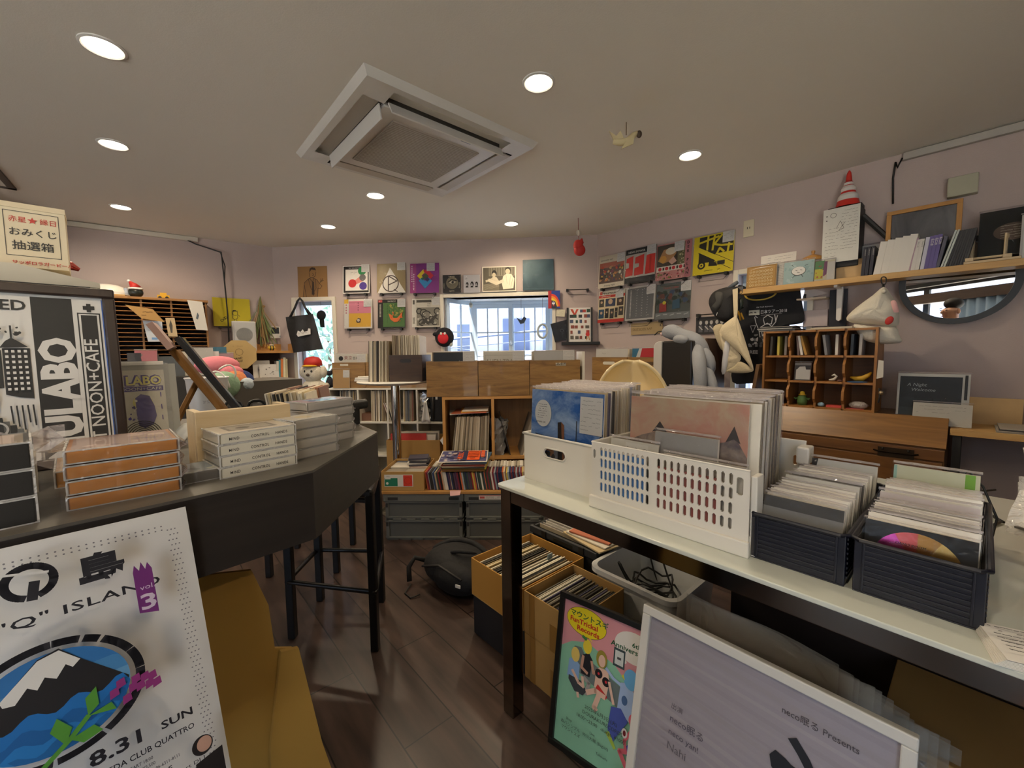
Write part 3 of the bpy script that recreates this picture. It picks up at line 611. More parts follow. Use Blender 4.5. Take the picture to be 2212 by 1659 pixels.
def art_yellow(a):
    a.rect(0, 0, 1, 1, '#e3cf24'); k = '#25221a'
    a.rect(.14, .5, .98, .97, k); a.rect(.14, .3, .55, .5, k)
    for p in ([(0,.8),(.62,.92)],[(.36,.97),(.34,.5)],[(.52,.97),(.48,.6)],[(.7,.95),(.52,.74),(.7,.68),(.95,.66)],[(.88,.7),(.84,.4)],[(.6,.5),(.66,.62),(.76,.52)]):a.line(p,.05,'#e3cf24')
    a.poly([(.1,.74),(1,.2),(1,.06),(.08,.62)],'#e3cf24');a.line([(.12,.75),(1,.22)],.012,k);a.line([(.08,.6),(.95,.06)],.012,k);a.rect(0,.0,.12,1,'#e3cf24');a.ell(.22,.24,.1,k);a.ell(.22,.24,.055,'#e3cf24');a.ell(.22,.24,.025,k);a.poly([(.4,.2),(.42,.36),(.6,.26),(.62,.18)],k)
    a.rect(.62, .2, .8, .3, k); a.scrawl(.3, .06, .8, .12, 1, k, .012)
def art_top(a):
    a.rect(0,0,1,1,'#e2cfa6');a.rect(0,.86,1,1,'#d8d2c4');a.rect(0,.78,1,.86,'#c9362a');a.rect(0,.0,1,.1,'#c9362a');a.text('TOUPTOUR',.18,.88,.085,INK,bold=.02);a.rect(.04,.88,.14,.98,'#c9362a');a.scrawl(.12,.8,.7,.84,1,'#e6e0d2',.02)
    for u0,v0,u1,v1,c in ((.03,.5,.22,.74,'#3d3a34'),(.28,.5,.66,.74,'#2c3a5a'),(.72,.5,.96,.74,'#4a3a30'),(.03,.14,.24,.42,'#2b4f6a'),(.28,.14,.42,.44,'#1e1c1a'),(.47,.12,.62,.42,'#3a3834'),(.66,.14,.76,.44,'#26221e'),(.8,.2,.97,.46,'#46403a')):
        a.rect(u0, v0, u1, v1, c); a.ell((u0 + u1) / 2, v0 + (v1 - v0) * .6, (u1 - u0) * .22, '#c9a888')
def art_grid(a):
    a.rect(0, 0, 1, 1, '#c9c7c0'); a.rect(.05, .05, .94, .94, '#6d7072')
    for i in range(22): a.rect(.16, .1 + i * .037, .20, .12 + i * .037, '#d8d6d0')
    for j in range(3):
        for i in range(11): a.rect(.38 + j * .18, .12 + i * .075, .41 + j * .18, .135 + i * .075, '#c2c2bd')
def art_street(a):
    a.rect(0, 0, 1, 1, '#4d5450'); a.rect(0, .6, 1, 1, '#5d6664'); a.text('TINKIN LOBBY', .2, .84, .07, '#a8463c')
    a.blobs(.02,.4,.98,.8,40,['#2f4438','#3d3634','#5a4d44','#26352f','#6a3f38','#3d4f6a'],.04,.09);a.poly([(.12,.2),(.12,.45),(.32,.48),(.34,.22)],'#8f2f2a');a.poly([(.5,.26),(.5,.5),(.7,.54),(.72,.28)],'#34586f');a.ell(.26,.46,.05,'#c9c02a');a.rect(0,0,1,.18,'#7a7f80')
    for i in range(5): a.line([(.05 + i * .2, .1 + .03 * (i % 2)), (.16 + i * .2, .13)], .025, '#b0b4b4')
right_covers = [
    ('cream record cover with a busy painted crowd, first of the upper row',(1292,548),(1347,616),art_crowd,(1.0,1.0)),('dark record cover with huge red numerals and NEWS POWER',(1350,531),(1414,604),art_news,(1.0,1.02)),
    ('pink bordered record cover with food photo and DER PLAN',(1417,516),(1491,597),art_plan,(.8,1.0)),('bright yellow and black machine record cover, highest on that wall',(1498,494),(1584,584),art_yellow,(1.0,1.0)),
    ('red and cream record cover with small photos, under the crowd cover',(1291,632),(1347,694),art_top,(.95,1.0)),('grey gridded record cover with white border and plastic glare',(1350,618),(1413,689),art_grid,(1.0,1.0)),('dark blurry street scene record cover under DER PLAN cover',(1416,609),(1490,686),art_street,(1.0,1.0))]
for lb, a_, b_, fn, cd in right_covers:
    x0, zt = RW.p(*a_, -.034); x1, zb = RW.p(*b_, -.034); sz = .318
    if lb.startswith(('red', 'cream')): x0 = max(x0, .012)
    if x1 - x0 < .32: sz = round(x1 - x0, 3)
    sz = min(max(sz,.29),.305);sleeve(RW,x0,zb,sz,.305,'record_sleeve',lb,'record',fn,card=cd);rail(RW,x0,zb,sz,'black picture rail holding the ' + lb.split(' record')[0] + ' cover ' + {0:'by the corner'}.get(0) if 'cream' in lb[:6] else 'black picture rail holding the ' + lb.replace(' record cover',' cover')[:62].rsplit(' ',1)[0])
x, z = RW.p(1499, 680, 0); rail(RW, x, z, .3, 'empty black picture rail behind the hanging black cap')
x,z = RW.p(1606,514,0);t = T('wall_outlet','cream wall socket plate high on the wall beside the yellow cover','wall socket',RW.at(x,0,z));MB().box(0,.072,-.009,0,0,.12,mat('#cfc6ab',.4)).build('plate',t,bevel=.003);MB().box(.026,.03,-.0105,-.008,.055,.07,m_black).box(.042,.046,-.0105,-.008,.055,.07,m_black).build('slot',t)
def art_board(a):a.rect(0,0,1,1,'#a08a62');a.text('OUTSIDER RAP',.06,.36,.26,'#8a7248',bold=.03,sx=1.05);a.text('OUTSIDER RAP',.06,.36,.26,'#6d5836',bold=-.005,sx=1.05)
x,z = RW.p(1363,724,-.012);t = T('cardboard_sign','strip of cardboard lettered in outline under the grey gridded cover','sign',RW.at(x,-.012,z,0,0,-1));MB().box(0,.31,0,.006,0,.105,P('#a08a62')).build('board',t);a = Art(.31,.105);art_board(a);a.build(t,'lettering')
def art_strip(a):
    a.rect(0, 0, 1, 1, '#2a2a2c')
    for u in (.16,.36,.52,.7,.86):a.ell(u,.66,.05,'#b9b6b2',.12);a.poly([(u - .07,.1),(u + .07,.1),(u + .05,.52),(u - .05,.52)],'#55555a');a.line([(u - .05,.45),(u + .06,.25)],.03,'#c9c6c2')
x,z = RW.p(1503,722,-.01);sleeve(RW,x,z,.235,.135,'photograph','dark photo strip of musicians below the hanging black cap','photograph',art_strip,y=-.012,lean=-1,plastic=False)
# ---- left wall
def art_bird(a):
    a.rect(0, 0, 1, 1, '#e3d022')
    for p in ([(.5,.52),(.52,.42),(.58,.38),(.64,.42),(.64,.56)],[(.5,.52),(.5,.3),(.56,.24),(.64,.3),(.64,.4)],[(.66,.42),(.7,.36)],[(.55,.24),(.54,.16)],[(.61,.25),(.62,.16)]):a.line(p,.012,INK)
    a.poly([(.5, .52), (.53, .58), (.6, .58), (.65, .52), (.6, .54)], INK)
    for u in (.22, .28, .32): a.ring(u, .2 + (u - .22), .035, .012, INK, 12)
x,z,w,h = by_px(LW,(458,641),(543,706));sleeve(LW,x,z,w,h,'record_sleeve','bright yellow record cover with a tiny drawn penguin on the left wall','record',art_bird,y=-.034);rail(LW,x,z,w,'black picture rail under the yellow penguin cover')
x,z = LW.p(497,752,-.0);t = T('wall_speaker','flat white speaker with round grille overlapping the yellow cover','speaker',LW.at(2.66,-.13,1.34));MB().box(0,.20,0,.10,0,.30,mat('#c9c7c1',.5)).build('cabinet',t,bevel=.008);MB().box(.012,.188,-.006,0,.012,.288,mat('#b7b8b5',.6)).build('front_cover',t,bevel=.004);MB().lathe([(.001,-.0),(.07,-.0),(.075,-.004),(.001,-.003)],mat('#a9acaa',.7),32).build('round_grille',t,M=at(.1,-.006,.165,0,90));MB().box(.04,.16,.1,.13,.1,.2,m_dark).build('wall_bracket',t)
x,z = LW.p(583,731,0);t = T('door_intercom','small white intercom with dark screen beside the dried flowers','intercom',LW.at(x,0,z));MB().box(0,.115,-.03,0,0,.125,m_white).build('case',t,bevel=.004);MB().box(.01,.085,-.032,-.029,.05,.115,mat('#3d4246',.2)).build('screen',t);MB().box(.088,.106,-.034,-.029,.012,.03,mat('#b5b2ac',.4)).build('talk_button',t)
t = T('wall_cable', 'pair of black cables hanging down the left wall past the yellow cover', 'cable', LW.M)
x0, z0 = LW.p(472, 520, -.05)
MB().tube([(2.34,-.02,HC - .03),(2.42,-.03,HC - .07)] + [(LW.p(px,py,-.07)[0],-.07,LW.p(px,py,-.07)[1]) for px,py in ((478,545),(481,575),(484,600),(488,640),(492,680),(494,720),(495,745))],.006,m_black,6).build('strand',t,smooth=1)
MB().tube([(2.42,-.03,HC - .07)] + [(LW.p(px,py,-.06)[0],-.06,LW.p(px,py,-.06)[1]) for px,py in ((476,545),(486,575),(485,605),(489,645),(492,690))],.005,m_black,6).build('strand',t,smooth=1)
# hanging ornaments
x_, y_, z_ = 1.02, 3.45, HC
def hang(px, py0, py1, yy):
    r0 = ray(px, py0); t0 = (HC - EYE) / r0.z; p = CAM + r0 * t0; r1 = ray(px, py1); k = p.y / r1.y; q = CAM + r1 * k; return p, q
p, q = hang(1249, 471, 500, 0); t = T('red_heart_ornament', 'small red felt ornament hanging on a string near the back right corner', 'ornament', at(p.x, p.y, HC))
L = HC - q.z;MB().tube([(0,0,0),(.002,0,-L)],.0025,mat('#8a3a34',.7),6).build('string',t);MB().ball((0,0,-L - .012),(.018,.014,.024),mat('#c9bfae',.8)).build('bead',t,smooth=1)
m_red = mat('#b3261f', .6); h = MB(); zz = -L - .145
h.ball((.0,0,zz + .028),(.042,.03,.05),m_red).ball((.012,0,zz - .01),(.05,.032,.05),m_red).tube([(-.02,0,zz - .0),(.03,0,zz + .06),(.03,0,zz + .085)],[.03,.02,.008],m_red).build('felt_heart',t,smooth=1);MB().tube([(0,0,-L - .03),(0.01,0,zz + .06)],.002,mat('#8a3a34',.7),6).build('lower_string',t)
p,q = hang(1353,264,292,0);t = T('bird_mobile','cream paper bird hanging from the ceiling beside the right downlight','ornament',at(p.x,p.y,HC));L = HC - q.z;mc = mat('#c2b48c',.7)
MB().tube([(0, 0, 0), (0, 0, -L)], .0022, mat('#6a5a3c', .7), 6).build('string', t)
b = MB();b.tube([(-.065,0,-L - .03),(-.03,0,-L - .035),(.01,0,-L - .028),(.04,0,-L + .002),(.055,0,-L + .012)],[.012,.016,.018,.014,.008],mc,10);b.build('body',t,smooth=1)
MB().prism([(-.06,-L - .03),(-.085,-L + .02),(-.05,-L - .005),(-.03,-L + .02),(-.01,-L - .02)],-.004,.004,mc,'y').build('tail_feathers',t);MB().prism([(.0,-L - .03),(-.03,-L - .075),(.03,-L - .05),(.035,-L - .015)],-.02,-.014,mc,'y').build('wing',t);MB().ball((.064,0,-L + .004),(.014,.011,.018),mat('#4a3a2a',.6)).build('head',t,smooth=1)
# ================================================================ helpers for records, discs and boxes
SPINE = ['#b8aa90', '#75634d', '#948e80', '#3f372f', '#d2c9b5', '#80503f', '#4f545c', '#a8925f', '#c2b6a0', '#8a7d68', '#5a4a3a', '#ded7c6']
GREYS = ['#cfc9bc', '#b8b2a4', '#e0dacb', '#9a9488', '#d6cdb8', '#c2b8a2', '#857d70', '#ebe6da']
DISC = ['#2a2623','#d8d2c4','#6d2a2c','#2b3f66','#c9b04a','#8a1f24','#e2ddd0','#3a4a3c','#141312','#b8a68a','#5a3a52','#c96a3a','#9aa3a8','#1f2a4a','#d8c9a8','#7a2430']
_MS = {}
def slab(w, d, h, c, name='card_sleeve', rough=.6):
    k = (w, d, h, c)
    if k not in _MS: _MS[k] = MB().box(0, w, 0, d, 0, h, mat(c, rough, 0, .1, 25)).mesh(name)
    return _MS[k]
def put(name, me, M, label, cat, group):
    o = bpy.data.objects.new(name, me); COL.objects.link(o); o.matrix_local = M; return tag(o, label, cat, group)
def spines(fr, x0, x1, y, z, h, d, pal, label, group, seed=0, lean=0., th=(.0035, .0045, .006), name='record_sleeve', cat='record', fan=0.):
    """a row of records or discs side by side, their spines towards the viewer"""
    rn = random.Random(seed); x = x0
    while x < x1 - .003:
        t = rn.choice(th); f = (x - x0) / max(x1 - x0, 1e-6)
        put(name,slab(t,d,round(h - rn.choice((0,0,.002,.005)),4),rn.choice(pal)),fr.at(x,y + rn.uniform(0,.012),z,0,0,lean + fan * (1 - f) + rn.uniform(-.25,.25)),label,cat,group)
        x += t / cos(radians(lean)) + .0006
def fronts(fr, x, y, z, w, h, n, dy, pal, label, group, seed=0, lean=-6., th=.004, film_top=True, jx=.004, jz=.004, name='record_sleeve', cat='record', rz=0.):
    """records one behind the other, their faces towards the viewer"""
    rn = random.Random(seed)
    for i in range(n):
        put(name,slab(w,th,round(h - rn.choice((0,.002,.004,.006)),4),rn.choice(pal)),fr.at(x + rn.uniform(-jx,jx),y + i * dy + rn.uniform(0,dy * .2),z + rn.uniform(0,jz),rz + rn.uniform(-.4,.4),lean + rn.uniform(-.5,.5)),label,cat,group)
def cover(fr, x, y, z, w, h, art, name, label, cat='record', lean=-6., th=.004, rz=0., plastic=True, side='#ddd6c8', extra=None, group=None, wrap=.012, fm=None):
    """a record or disc whose printed face is seen, in its clear sleeve"""
    t = T(name, label, cat, fr.at(x, y, z, rz, lean), group)
    MB().box(0, w, 0, th, 0, h, P(side)).build('card_sleeve', t)
    if art:
        a = Art(w, h); art(a); a.build(t, 'cover_print')
    if extra: extra(t)
    if plastic:
        rn = random.Random(label); fm = fm or m_film
        q = MB().sheet(lambda i, j: (-.003 + i * (w + .006), -.0045 - .0015 * rn.random(), -.002 + j * (h + wrap)), 8, 8, fm)
        q.sheet(lambda i,j:(-.003 + i * (w + .006),-.004 + j * (th + .006),h + wrap * (1 - .7 * abs(2 * j - 1)) + .0012 * rn.random()),10,3,m_film_s);q.build('plastic_cover',t,smooth=1,recalc=False)
    return t
def open_box(w, d, h, th, m, mi=None):
    mi = mi or m
    return MB().box(0, w, 0, d, 0, th, mi).box(0, w, 0, th, th, h, m).box(0, w, d - th, d, th, h, m).box(0, th, th, d - th, th, h, m).box(w - th, w, th, d - th, th, h, m)
def slip(t, x, z, w, h, rows=7, y=-.0015, c='#e6e3dc'):
    b = Art(w, h, x, z, y); b.rect(0, 0, 1, 1, c); b.scrawl(.08, .06, .94, .95, rows, '#6d6a68', .01); return b.build(t, 'price_card')
w_crate = wood('#64451f', '#a07a42', 0, 5., .5, 7., .1, .05, 5.)
w_oak = wood('#a8783e', '#c2914f', 2, 4., .45, 8.)
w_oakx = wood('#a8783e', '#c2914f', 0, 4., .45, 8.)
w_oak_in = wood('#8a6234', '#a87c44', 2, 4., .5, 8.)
m_kraft = mat('#b08a4f', .8, 0, .07, 6); m_kraft_in = mat('#a5824a', .85, 0, .07, 6)
m_shelfw = mat('#d3cfc2', .5, 0, .03, 5)
# ---------------------------------------------------------------- grey folding crates, board and what stands on it
m_grey = mat('#6b6c66', .5, 0, .06, 8); m_grey2 = mat('#5b5c57', .55, 0, .06, 8)
def folding_crate(x, label):
    t = T('folding_crate', label, 'crate', CF.at(x, 0, 0), 'grey folding crates'); w, d, h = .535, .366, .33
    b = open_box(w, d, h - .05, .012, m_grey2); b.build('body', t)
    b = MB()
    for z0, z1 in ((.012, .142), (.158, .278)):      # ribbed edges framing two recessed side panels
        for y, s in ((0, -1), (d, 1)):
            ya, yb = (y - .010, y) if s < 0 else (y, y + .010)
            b.box(0,w,ya,yb,z0,z0 + .012,m_grey).box(0,w,ya,yb,z1 - .012,z1,m_grey).box(0,.022,ya,yb,z0,z1,m_grey).box(w - .022,w,ya,yb,z0,z1,m_grey)
        for xx, s in ((0, -1), (w, 1)):
            xa, xb = (xx - .008, xx) if s < 0 else (xx, xx + .008)
            b.box(xa, xb, 0, d, z0, z0 + .012, m_grey).box(xa, xb, 0, d, z1 - .012, z1, m_grey)
    b.build('ribs', t, bevel=.002)
    r = MB().box(-.012,w + .012,-.014,.012,h - .052,h,m_grey).box(-.012,w + .012,d - .012,d + .014,h - .052,h,m_grey).box(-.012,.012,.012,d - .012,h - .052,h,m_grey).box(w - .012,w + .012,.012,d - .012,h - .052,h,m_grey);r.build('rim',t,bevel=.003)
    hg = MB().box(.05, w - .05, -.006, .0, .146, .154, m_grey)
    for i in range(5): hg.box(.05 + i * .098, .11 + i * .098, -.013, -.004, .143, .157, m_grey)
    hg.build('hinge_strip', t, bevel=.002)
    for xx in (.002, w - .018): MB().box(xx, xx + .016, -.0115, -.009, .10, .13, m_dark).box(xx, xx + .016, -.0115, -.009, .235, .265, m_dark).build('latch_slot', t)
    for xx in (.02, w - .09): MB().box(xx, xx + .07, -.0155, -.013, h - .042, h - .022, m_dark).build('grip_opening', t)
    f = MB()
    for i in range(6): f.box(.02 + i * .085, .085 + i * .085, -.006, .05, -.0, .012, m_grey2)
    f.build('foot', t); return t
folding_crate(0, 'grey folding crate on the floor under the cardboard disc box')
c2 = folding_crate(.563, 'grey folding crate with a shipping label under the disc row, behind the table leg')
a = Art(.2,.03,.09,.292,-.0155);a.rect(0,0,1,1,'#d8cfc4');a.rect(0,.8,1,1,'#c98a84');a.rect(.04,.2,.2,.7,'#b8504a');a.scrawl(.25,.2,.95,.7,2,'#6a6460',.01);a.build(c2,'shipping_label')
tag(MB().box(-.03, 1.13, -.02, .39, 0, .02, w_oakx).build('wooden_board', M=CF.at(0, 0, .331), bevel=.002), 'oak board lying across the two grey folding crates', 'board')
ZB = .352
put('pink_note',MB().add([(0,0,0),(.075,-.002,0),(.07,-.03,-.018),(.005,-.03,-.022),(.0,.02,.0005),(.075,.02,.0005)],[(0,1,2,3),(4,5,1,0)],P('#d8a8a4')).mesh('pink_note'),CF.at(.455,-.022,ZB - .0,4),'pink paper slip hanging over the board edge','note',None)
spines(CF,.292,1.10,.005,ZB,.125,.142,DISC,'jewel case disc in the packed front row on the oak board','discs in the front row on the board',3,-9,(.0104,.0104,.0104,.0052),'disc_case','disc')
spines(CF,.31,1.10,.165,ZB,.127,.142,GREYS,'jewel case disc in the packed back row on the oak board','discs in the back row on the board',4,-7,(.0104,.0104),'disc_case','disc')
def kraft_box(name, label, cat, w, d, h, M, flap=True, inner=None):
    t = T(name, label, cat, M); open_box(w, d, h, .004, m_kraft, m_kraft_in).build('carton', t, bevel=.001); return t
cb = kraft_box('cardboard_box', 'shallow cardboard box of discs with a green and red sticker on the oak board', 'box', .30, .36, .135, CF.at(-.025, -.01, ZB))
a = Art(.2,.085,.025,.03,-.0006);a.rect(0,0,1,1,'#dfdcd4');a.rect(.01,.05,.46,.72,'#1f7a5c');a.text('OPEN',.06,.8,.12,'#7a7a76');a.ell(.1,.28,.045,'#d8d6cc');a.rect(.66,.05,.97,.95,'#d23a22');a.ring(.815,.5,.12,.012,'#a8281a');a.rect(.03,.62,.22,.74,'#dfdcd4');a.build(cb,'sticker')
rn = random.Random(8); lab = 'flat jewel case disc packed inside the stickered cardboard box'
for iy in range(2):
    for ix in range(2):
        for k in range(2):put('disc_case',slab(.142,.125,.0104,rn.choice(GREYS + ['#8a7a6a','#b8a49a'])),CF.at(-.018 + ix * .144,.02 + iy * .165,ZB + .09 + k * .0125,rn.uniform(-2,2)),lab,'disc','discs lying in the stickered box')
for k in range(5):put('disc_case',slab(.142,.125,.0104,['#4a4a52','#c9c4ba','#35353a','#8f8a84','#3f3c48'][k]),CF.at(.11 + rn.uniform(-.01,.01),.20 + rn.uniform(-.01,.01),ZB + .1165 + k * .0115,8 + rn.uniform(-5,5)),'jewel case disc in the loose pile on the stickered cardboard box','disc','pile of discs on the stickered box')
a_ = cover(CF,-.01,.30,ZB + .117,.142,.125,lambda a:a.rect(0,0,1,1,'#8a93a4').rect(.6,0,.75,1,'#dfe4ee'),'disc_case','shiny blue grey disc case lying left of the disc pile','disc',lean=-90,th=.0104)
# magazines and flyers stacked on the disc row
def art_flyer(a):
    a.rect(0,0,1,1,'#dcd6c8');a.rect(.02,.04,.98,.96,'#4a4a72');a.blobs(.03,.06,.45,.94,40,['#8a8aa0','#33335a','#b8a8a0','#6a4a5a','#c9c2c0'],.02,.06);a.rect(.46,.06,.56,.94,'#2a2a4a');a.rect(.58,.12,.84,.92,'#e2571c');a.text('MUSIC',.49,.2,.2,'#e2571c','l',90,.02);a.scrawl(.6,.16,.82,.88,5,'#8a2a0c',.03);a.rect(.86,.3,.94,.9,'#e2571c');a.scrawl(.87,.12,.97,.9,5,'#c9c4ba',.01)
rn = random.Random(21)
for k, c in enumerate(('#c9a04a', '#6b3d1f', '#d8b83a', '#2a2420', '#d8c9a8', '#8a3b28', '#cfc6b4')):
    put('magazine',slab(.30,.30,.007,c),CF.at(.40 + rn.uniform(-.01,.008),-.005 + rn.uniform(-.006,.012),ZB + .132 + k * .0078,rn.uniform(-2,2)),['lowest yellow edged magazine of the stack on the disc row','brown magazine second from the bottom of the stack on the disc row','bright yellow edged magazine third from the bottom of that stack','black magazine in the middle of the stack on the disc row','tan magazine just above the black one in the stack','rust red magazine near the top of the stack on the disc row','pale magazine under the blue one in the stack on the disc row'][k],'magazine','stack of magazines on the disc row')
put('magazine',slab(.29,.29,.012,'#4a6a84'),CF.at(.42,.01,ZB + .132 + 7 * .0078 + .001,-3),'blue magazine just below the orange flyer','magazine','stack of magazines on the disc row')
cover(CF,.375,-.03,ZB + .2045,.34,.27,art_flyer,'flyer','white bordered purple and orange flyer lying on top of the magazine stack','flyer',lean=-87,th=.003,rz=3,plastic=False)
# tall cardboard box behind
t = kraft_box('cardboard_box','tall cardboard box of clear sleeved records behind the stickered box','box',(.46),.27,.56,CF.at(-.21,.68,0));MB().add([(.46,.01,.555),(.46,.26,.555),(.515,.24,.465),(.515,.03,.465)],[(0,1,2,3)],P('#d8d8d4')).build('white_flap',t,solid=.003)
fronts(CF,-.16,.71,.285,.36,.31,8,.026,GREYS,'clear sleeved record in the tall cardboard box behind the stickered box','records in the tall cardboard box',6,-4)
fronts(CF, -.18, .692, .30, .31, .315, 1, .01, ['#c23a34'], 'red record sleeve sticking up in the tall cardboard box', None, 7, -4)
# ---------------------------------------------------------------- oak cube shelf
def cube_shelf(name, label, fr, x, y, z, cols, rows, cw, ch, d, th, m, mback, mx=None):
    t = T(name, label, 'shelf', fr.at(x, y, z)); w = cols * cw + (cols + 1) * th; h = rows * ch + (rows + 1) * th; mx = mx or m
    MB().box(0, w, d - .008, d, 0, h, mback).build('back_panel', t)
    for i in range(cols + 1): MB().box(i * (cw + th), i * (cw + th) + th, 0, d - .008, 0, h, m).build('side_panel' if i in (0, cols) else 'divider', t)
    for j in range(rows + 1):
        for i in range(cols):MB().box(i * (cw + th) + th,(i + 1) * (cw + th),.001,d - .008,j * (ch + th),j * (ch + th) + th,mx).build('top_panel' if j == rows else 'shelf_board',t)
    return t
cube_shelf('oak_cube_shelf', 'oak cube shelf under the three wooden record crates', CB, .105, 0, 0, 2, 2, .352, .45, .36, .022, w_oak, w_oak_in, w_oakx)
Z2 = .45 + .044 + .001
spines(CB,.165,.452,.015,Z2,.315,.315,['#8f8168','#a89a80','#6d6250','#b8ac94','#54493b','#c9bfa9'],'brownish record spine packed in the left cell of the oak cube shelf','records in the left oak cell',9,2,(.006,.0075,.009),fan=5)
rn = random.Random(2)
for k,(c,s) in enumerate((('#d8d2c4',.30),('#a85a3c',.27),('#e0a02a',.21),('#e6e0d2',.2))):put('magazine',slab(s,.26,.005,c),CB.at(.15 + (.3 - s) * 1.0 + rn.uniform(-.01,.01),.01,Z2 + .33 + k * .008,rn.uniform(-6,6),0,-1.5),['white magazine lowest on top of the oak cell records','rust coloured magazine on top of the oak cell records','orange magazine on top of the oak cell records','small white leaflet topmost on the oak cell records'][k],'magazine','magazines lying on the oak cell records')
spines(CB,.70,.80,.02,Z2,.315,.31,GREYS,'record leaning in the right cell of the oak cube shelf','records in the right oak cell',10,14,(.006,.02,.02),fan=4)
t = T('crumpled_bag', 'crumpled grey plastic bag beside the divider in the oak cube shelf', 'bag', CB.at(.535, .1, Z2)); rn = random.Random(3)
MB().sheet(lambda i,j:((.045 + .03 * j) * cos(i * 6.283) + rn.uniform(-.012,.012),(.06) * sin(i * 6.283) + rn.uniform(-.012,.012),j * .3 * (1 - .3 * rn.random() * (j > .9))),14,9,mat('#7a7874',.25,0,.2,12)).build('film',t)
put('record_sleeve', slab(.006, .3, .315, '#2a2724'), CB.at(.62, .03, Z2, 0, 0, -14), 'dark record leaning left beside the crumpled grey bag', 'record', None)
# ---------------------------------------------------------------- wooden record crates
def record_crate(fr, x, y, z, w, d, h, label, m=None, group='wooden record crates', slot=False):
    m = m or w_crate; t = T('record_crate', label, 'crate', fr.at(x, y, z), group)
    MB().box(0, w, 0, .014, 0, h, m).build('front_panel', t, bevel=.0015); MB().box(0, w, d - .014, d, 0, h, m).build('back_panel', t)
    for xx in (0, w - .012): MB().box(xx, xx + .012, .014, d - .014, 0, h, m).build('side_panel', t)
    MB().box(.012, w - .012, .014, d - .014, 0, .012, m).build('bottom_panel', t)
    if slot:MB().prism([(w / 2 - .045 + .015 * cos(a),h - .05 + .013 * sin(a)) for a in [pi / 2 + k * pi / 8 for k in range(9)]] + [(w / 2 + .045 + .015 * cos(a),h - .05 + .013 * sin(a)) for a in [-pi / 2 + k * pi / 8 for k in range(9)]],-.0012,.0,mat(slot,.6),'y').build('hand_hole',t)
    return t
ZC = .968
def art_navy(a): a.rect(0, 0, 1, 1, '#23272c'); a.text('Brtol', .62, .76, .05, '#dcdcd8', bold=.01); a.text('Analysis for Pan Drops', .52, .70, .035, '#c9c9c4');
def art_alien(a):
    a.rect(0,0,1,1,'#d8d3c4');a.line([(.04,.6),(.04,.92),(.96,.92),(.96,.6)],.006,'#8f8878');a.text('ALIEN TRAC',.05,.70,.18,'#b9b09a',bold=.012,sx=.78);a.text('ALIEN TRAC',.05,.70,.18,'#8f8878',bold=-.02,sx=.78)
def art_greycover(a): a.rect(0, 0, 1, 1, '#c4c2bd')
for k,(lb,fn) in enumerate((('left one of the three wooden record crates, holding the dark navy cover',art_navy),('middle one of the three wooden record crates, holding the ALIEN TRAC cover',art_alien),('right one of the three wooden record crates, with a torn label strip',art_greycover))):
    t = record_crate(CB, -.009 + k * .394, 0, ZC, .390, .345, .268, lb)
    if k == 2:a = Art(.08,.022,.2,.225,-.0002);a.rect(0,0,1,1,'#8f8a7c');a.blobs(0,0,1,1,9,['#3a342a','#d8d2c4','#5a4f3e'],.05,.12);a.build(t,'torn_label')
    x = .012 + k * .394 + .02
    cover(CB,x + (-.0 if k else .01),.03,ZC + .022,.315,.315,fn,'record_sleeve',['dark navy record cover at the front of the left wooden crate','cream record cover lettered ALIEN TRAC in the middle wooden crate','plain pale grey record cover at the front of the right wooden crate'][k],lean=-4,extra=lambda t:slip(t,.225,.215,.088,.105,8),fm=None)
    fronts(CB,x,.06,ZC + .022,.318,.32,6,.04,GREYS + SPINE[:4],['sleeved record behind the dark navy cover in the left wooden crate','sleeved record behind the ALIEN TRAC cover in the middle wooden crate','sleeved record behind the pale grey cover in the right wooden crate'][k],'records in the three wooden crates',30 + k,-3)
tag(MB().box(0,.02,0,.22,0,1.30,m_shelfw).build('white_board',M=CB.at(1.19,.02,0),bevel=.002),'upright white panel at the right end of the three wooden crates','panel')
# ---------------------------------------------------------------- white cube shelf along the back wall
YW = -.44; xa, zt = BW.p(708, 836, YW)

cube_shelf('white_cube_shelf','long white cube shelf with records under the left wooden crates',BW,xa,YW,0,4,3,.271,.3045,.40,.016,m_shelfw,mat('#b5b0a2',.6),m_shelfw)
ZS = .978 - .3045 - .016
spines(BW,.885,1.066,YW + .03,ZS,.295,.30,SPINE,'record spine in the leftmost upper cell of the white cube shelf','records in the first white cell',41,1,(.006,.008,.01))
spines(BW,1.205,1.345,YW + .02,ZS,.295,.30,SPINE,'record spine in the second upper cell of the white cube shelf','records in the second white cell',42,1,(.006,.008,.01))
spines(BW,1.52,1.625,YW + .02,ZS,.295,.30,SPINE,'record spine in the third upper cell, right of the chrome pole','records in the third white cell',43,1,(.006,.008,.01))
spines(BW,1.385,1.43,YW + .015,ZS,.185,.18,SPINE + DISC,'small record leaning right in the third upper cell of the white shelf','small records in the third white cell',44,-12,fan=-6)
put('carton', slab(.12, .2, .07, '#6d4a34'), BW.at(1.085, YW + .05, ZS), 'small brown box lying in the second white cell', 'box', None)
x0 = 1.66
t = T('silver_bag', 'crumpled silver padded bag in the right upper cell of the white cube shelf', 'bag', BW.at(x0 + .05, YW + .09, ZS)); rn = random.Random(4)
MB().sheet(lambda i,j:((.055 + .015 * sin(9 * j)) * cos(i * 6.283) + rn.uniform(-.012,.012),.06 * sin(i * 6.283) + rn.uniform(-.012,.012),j * .27),16,12,mat('#c9c7c2',.22,.6,.15,14)).build('padded_film',t)
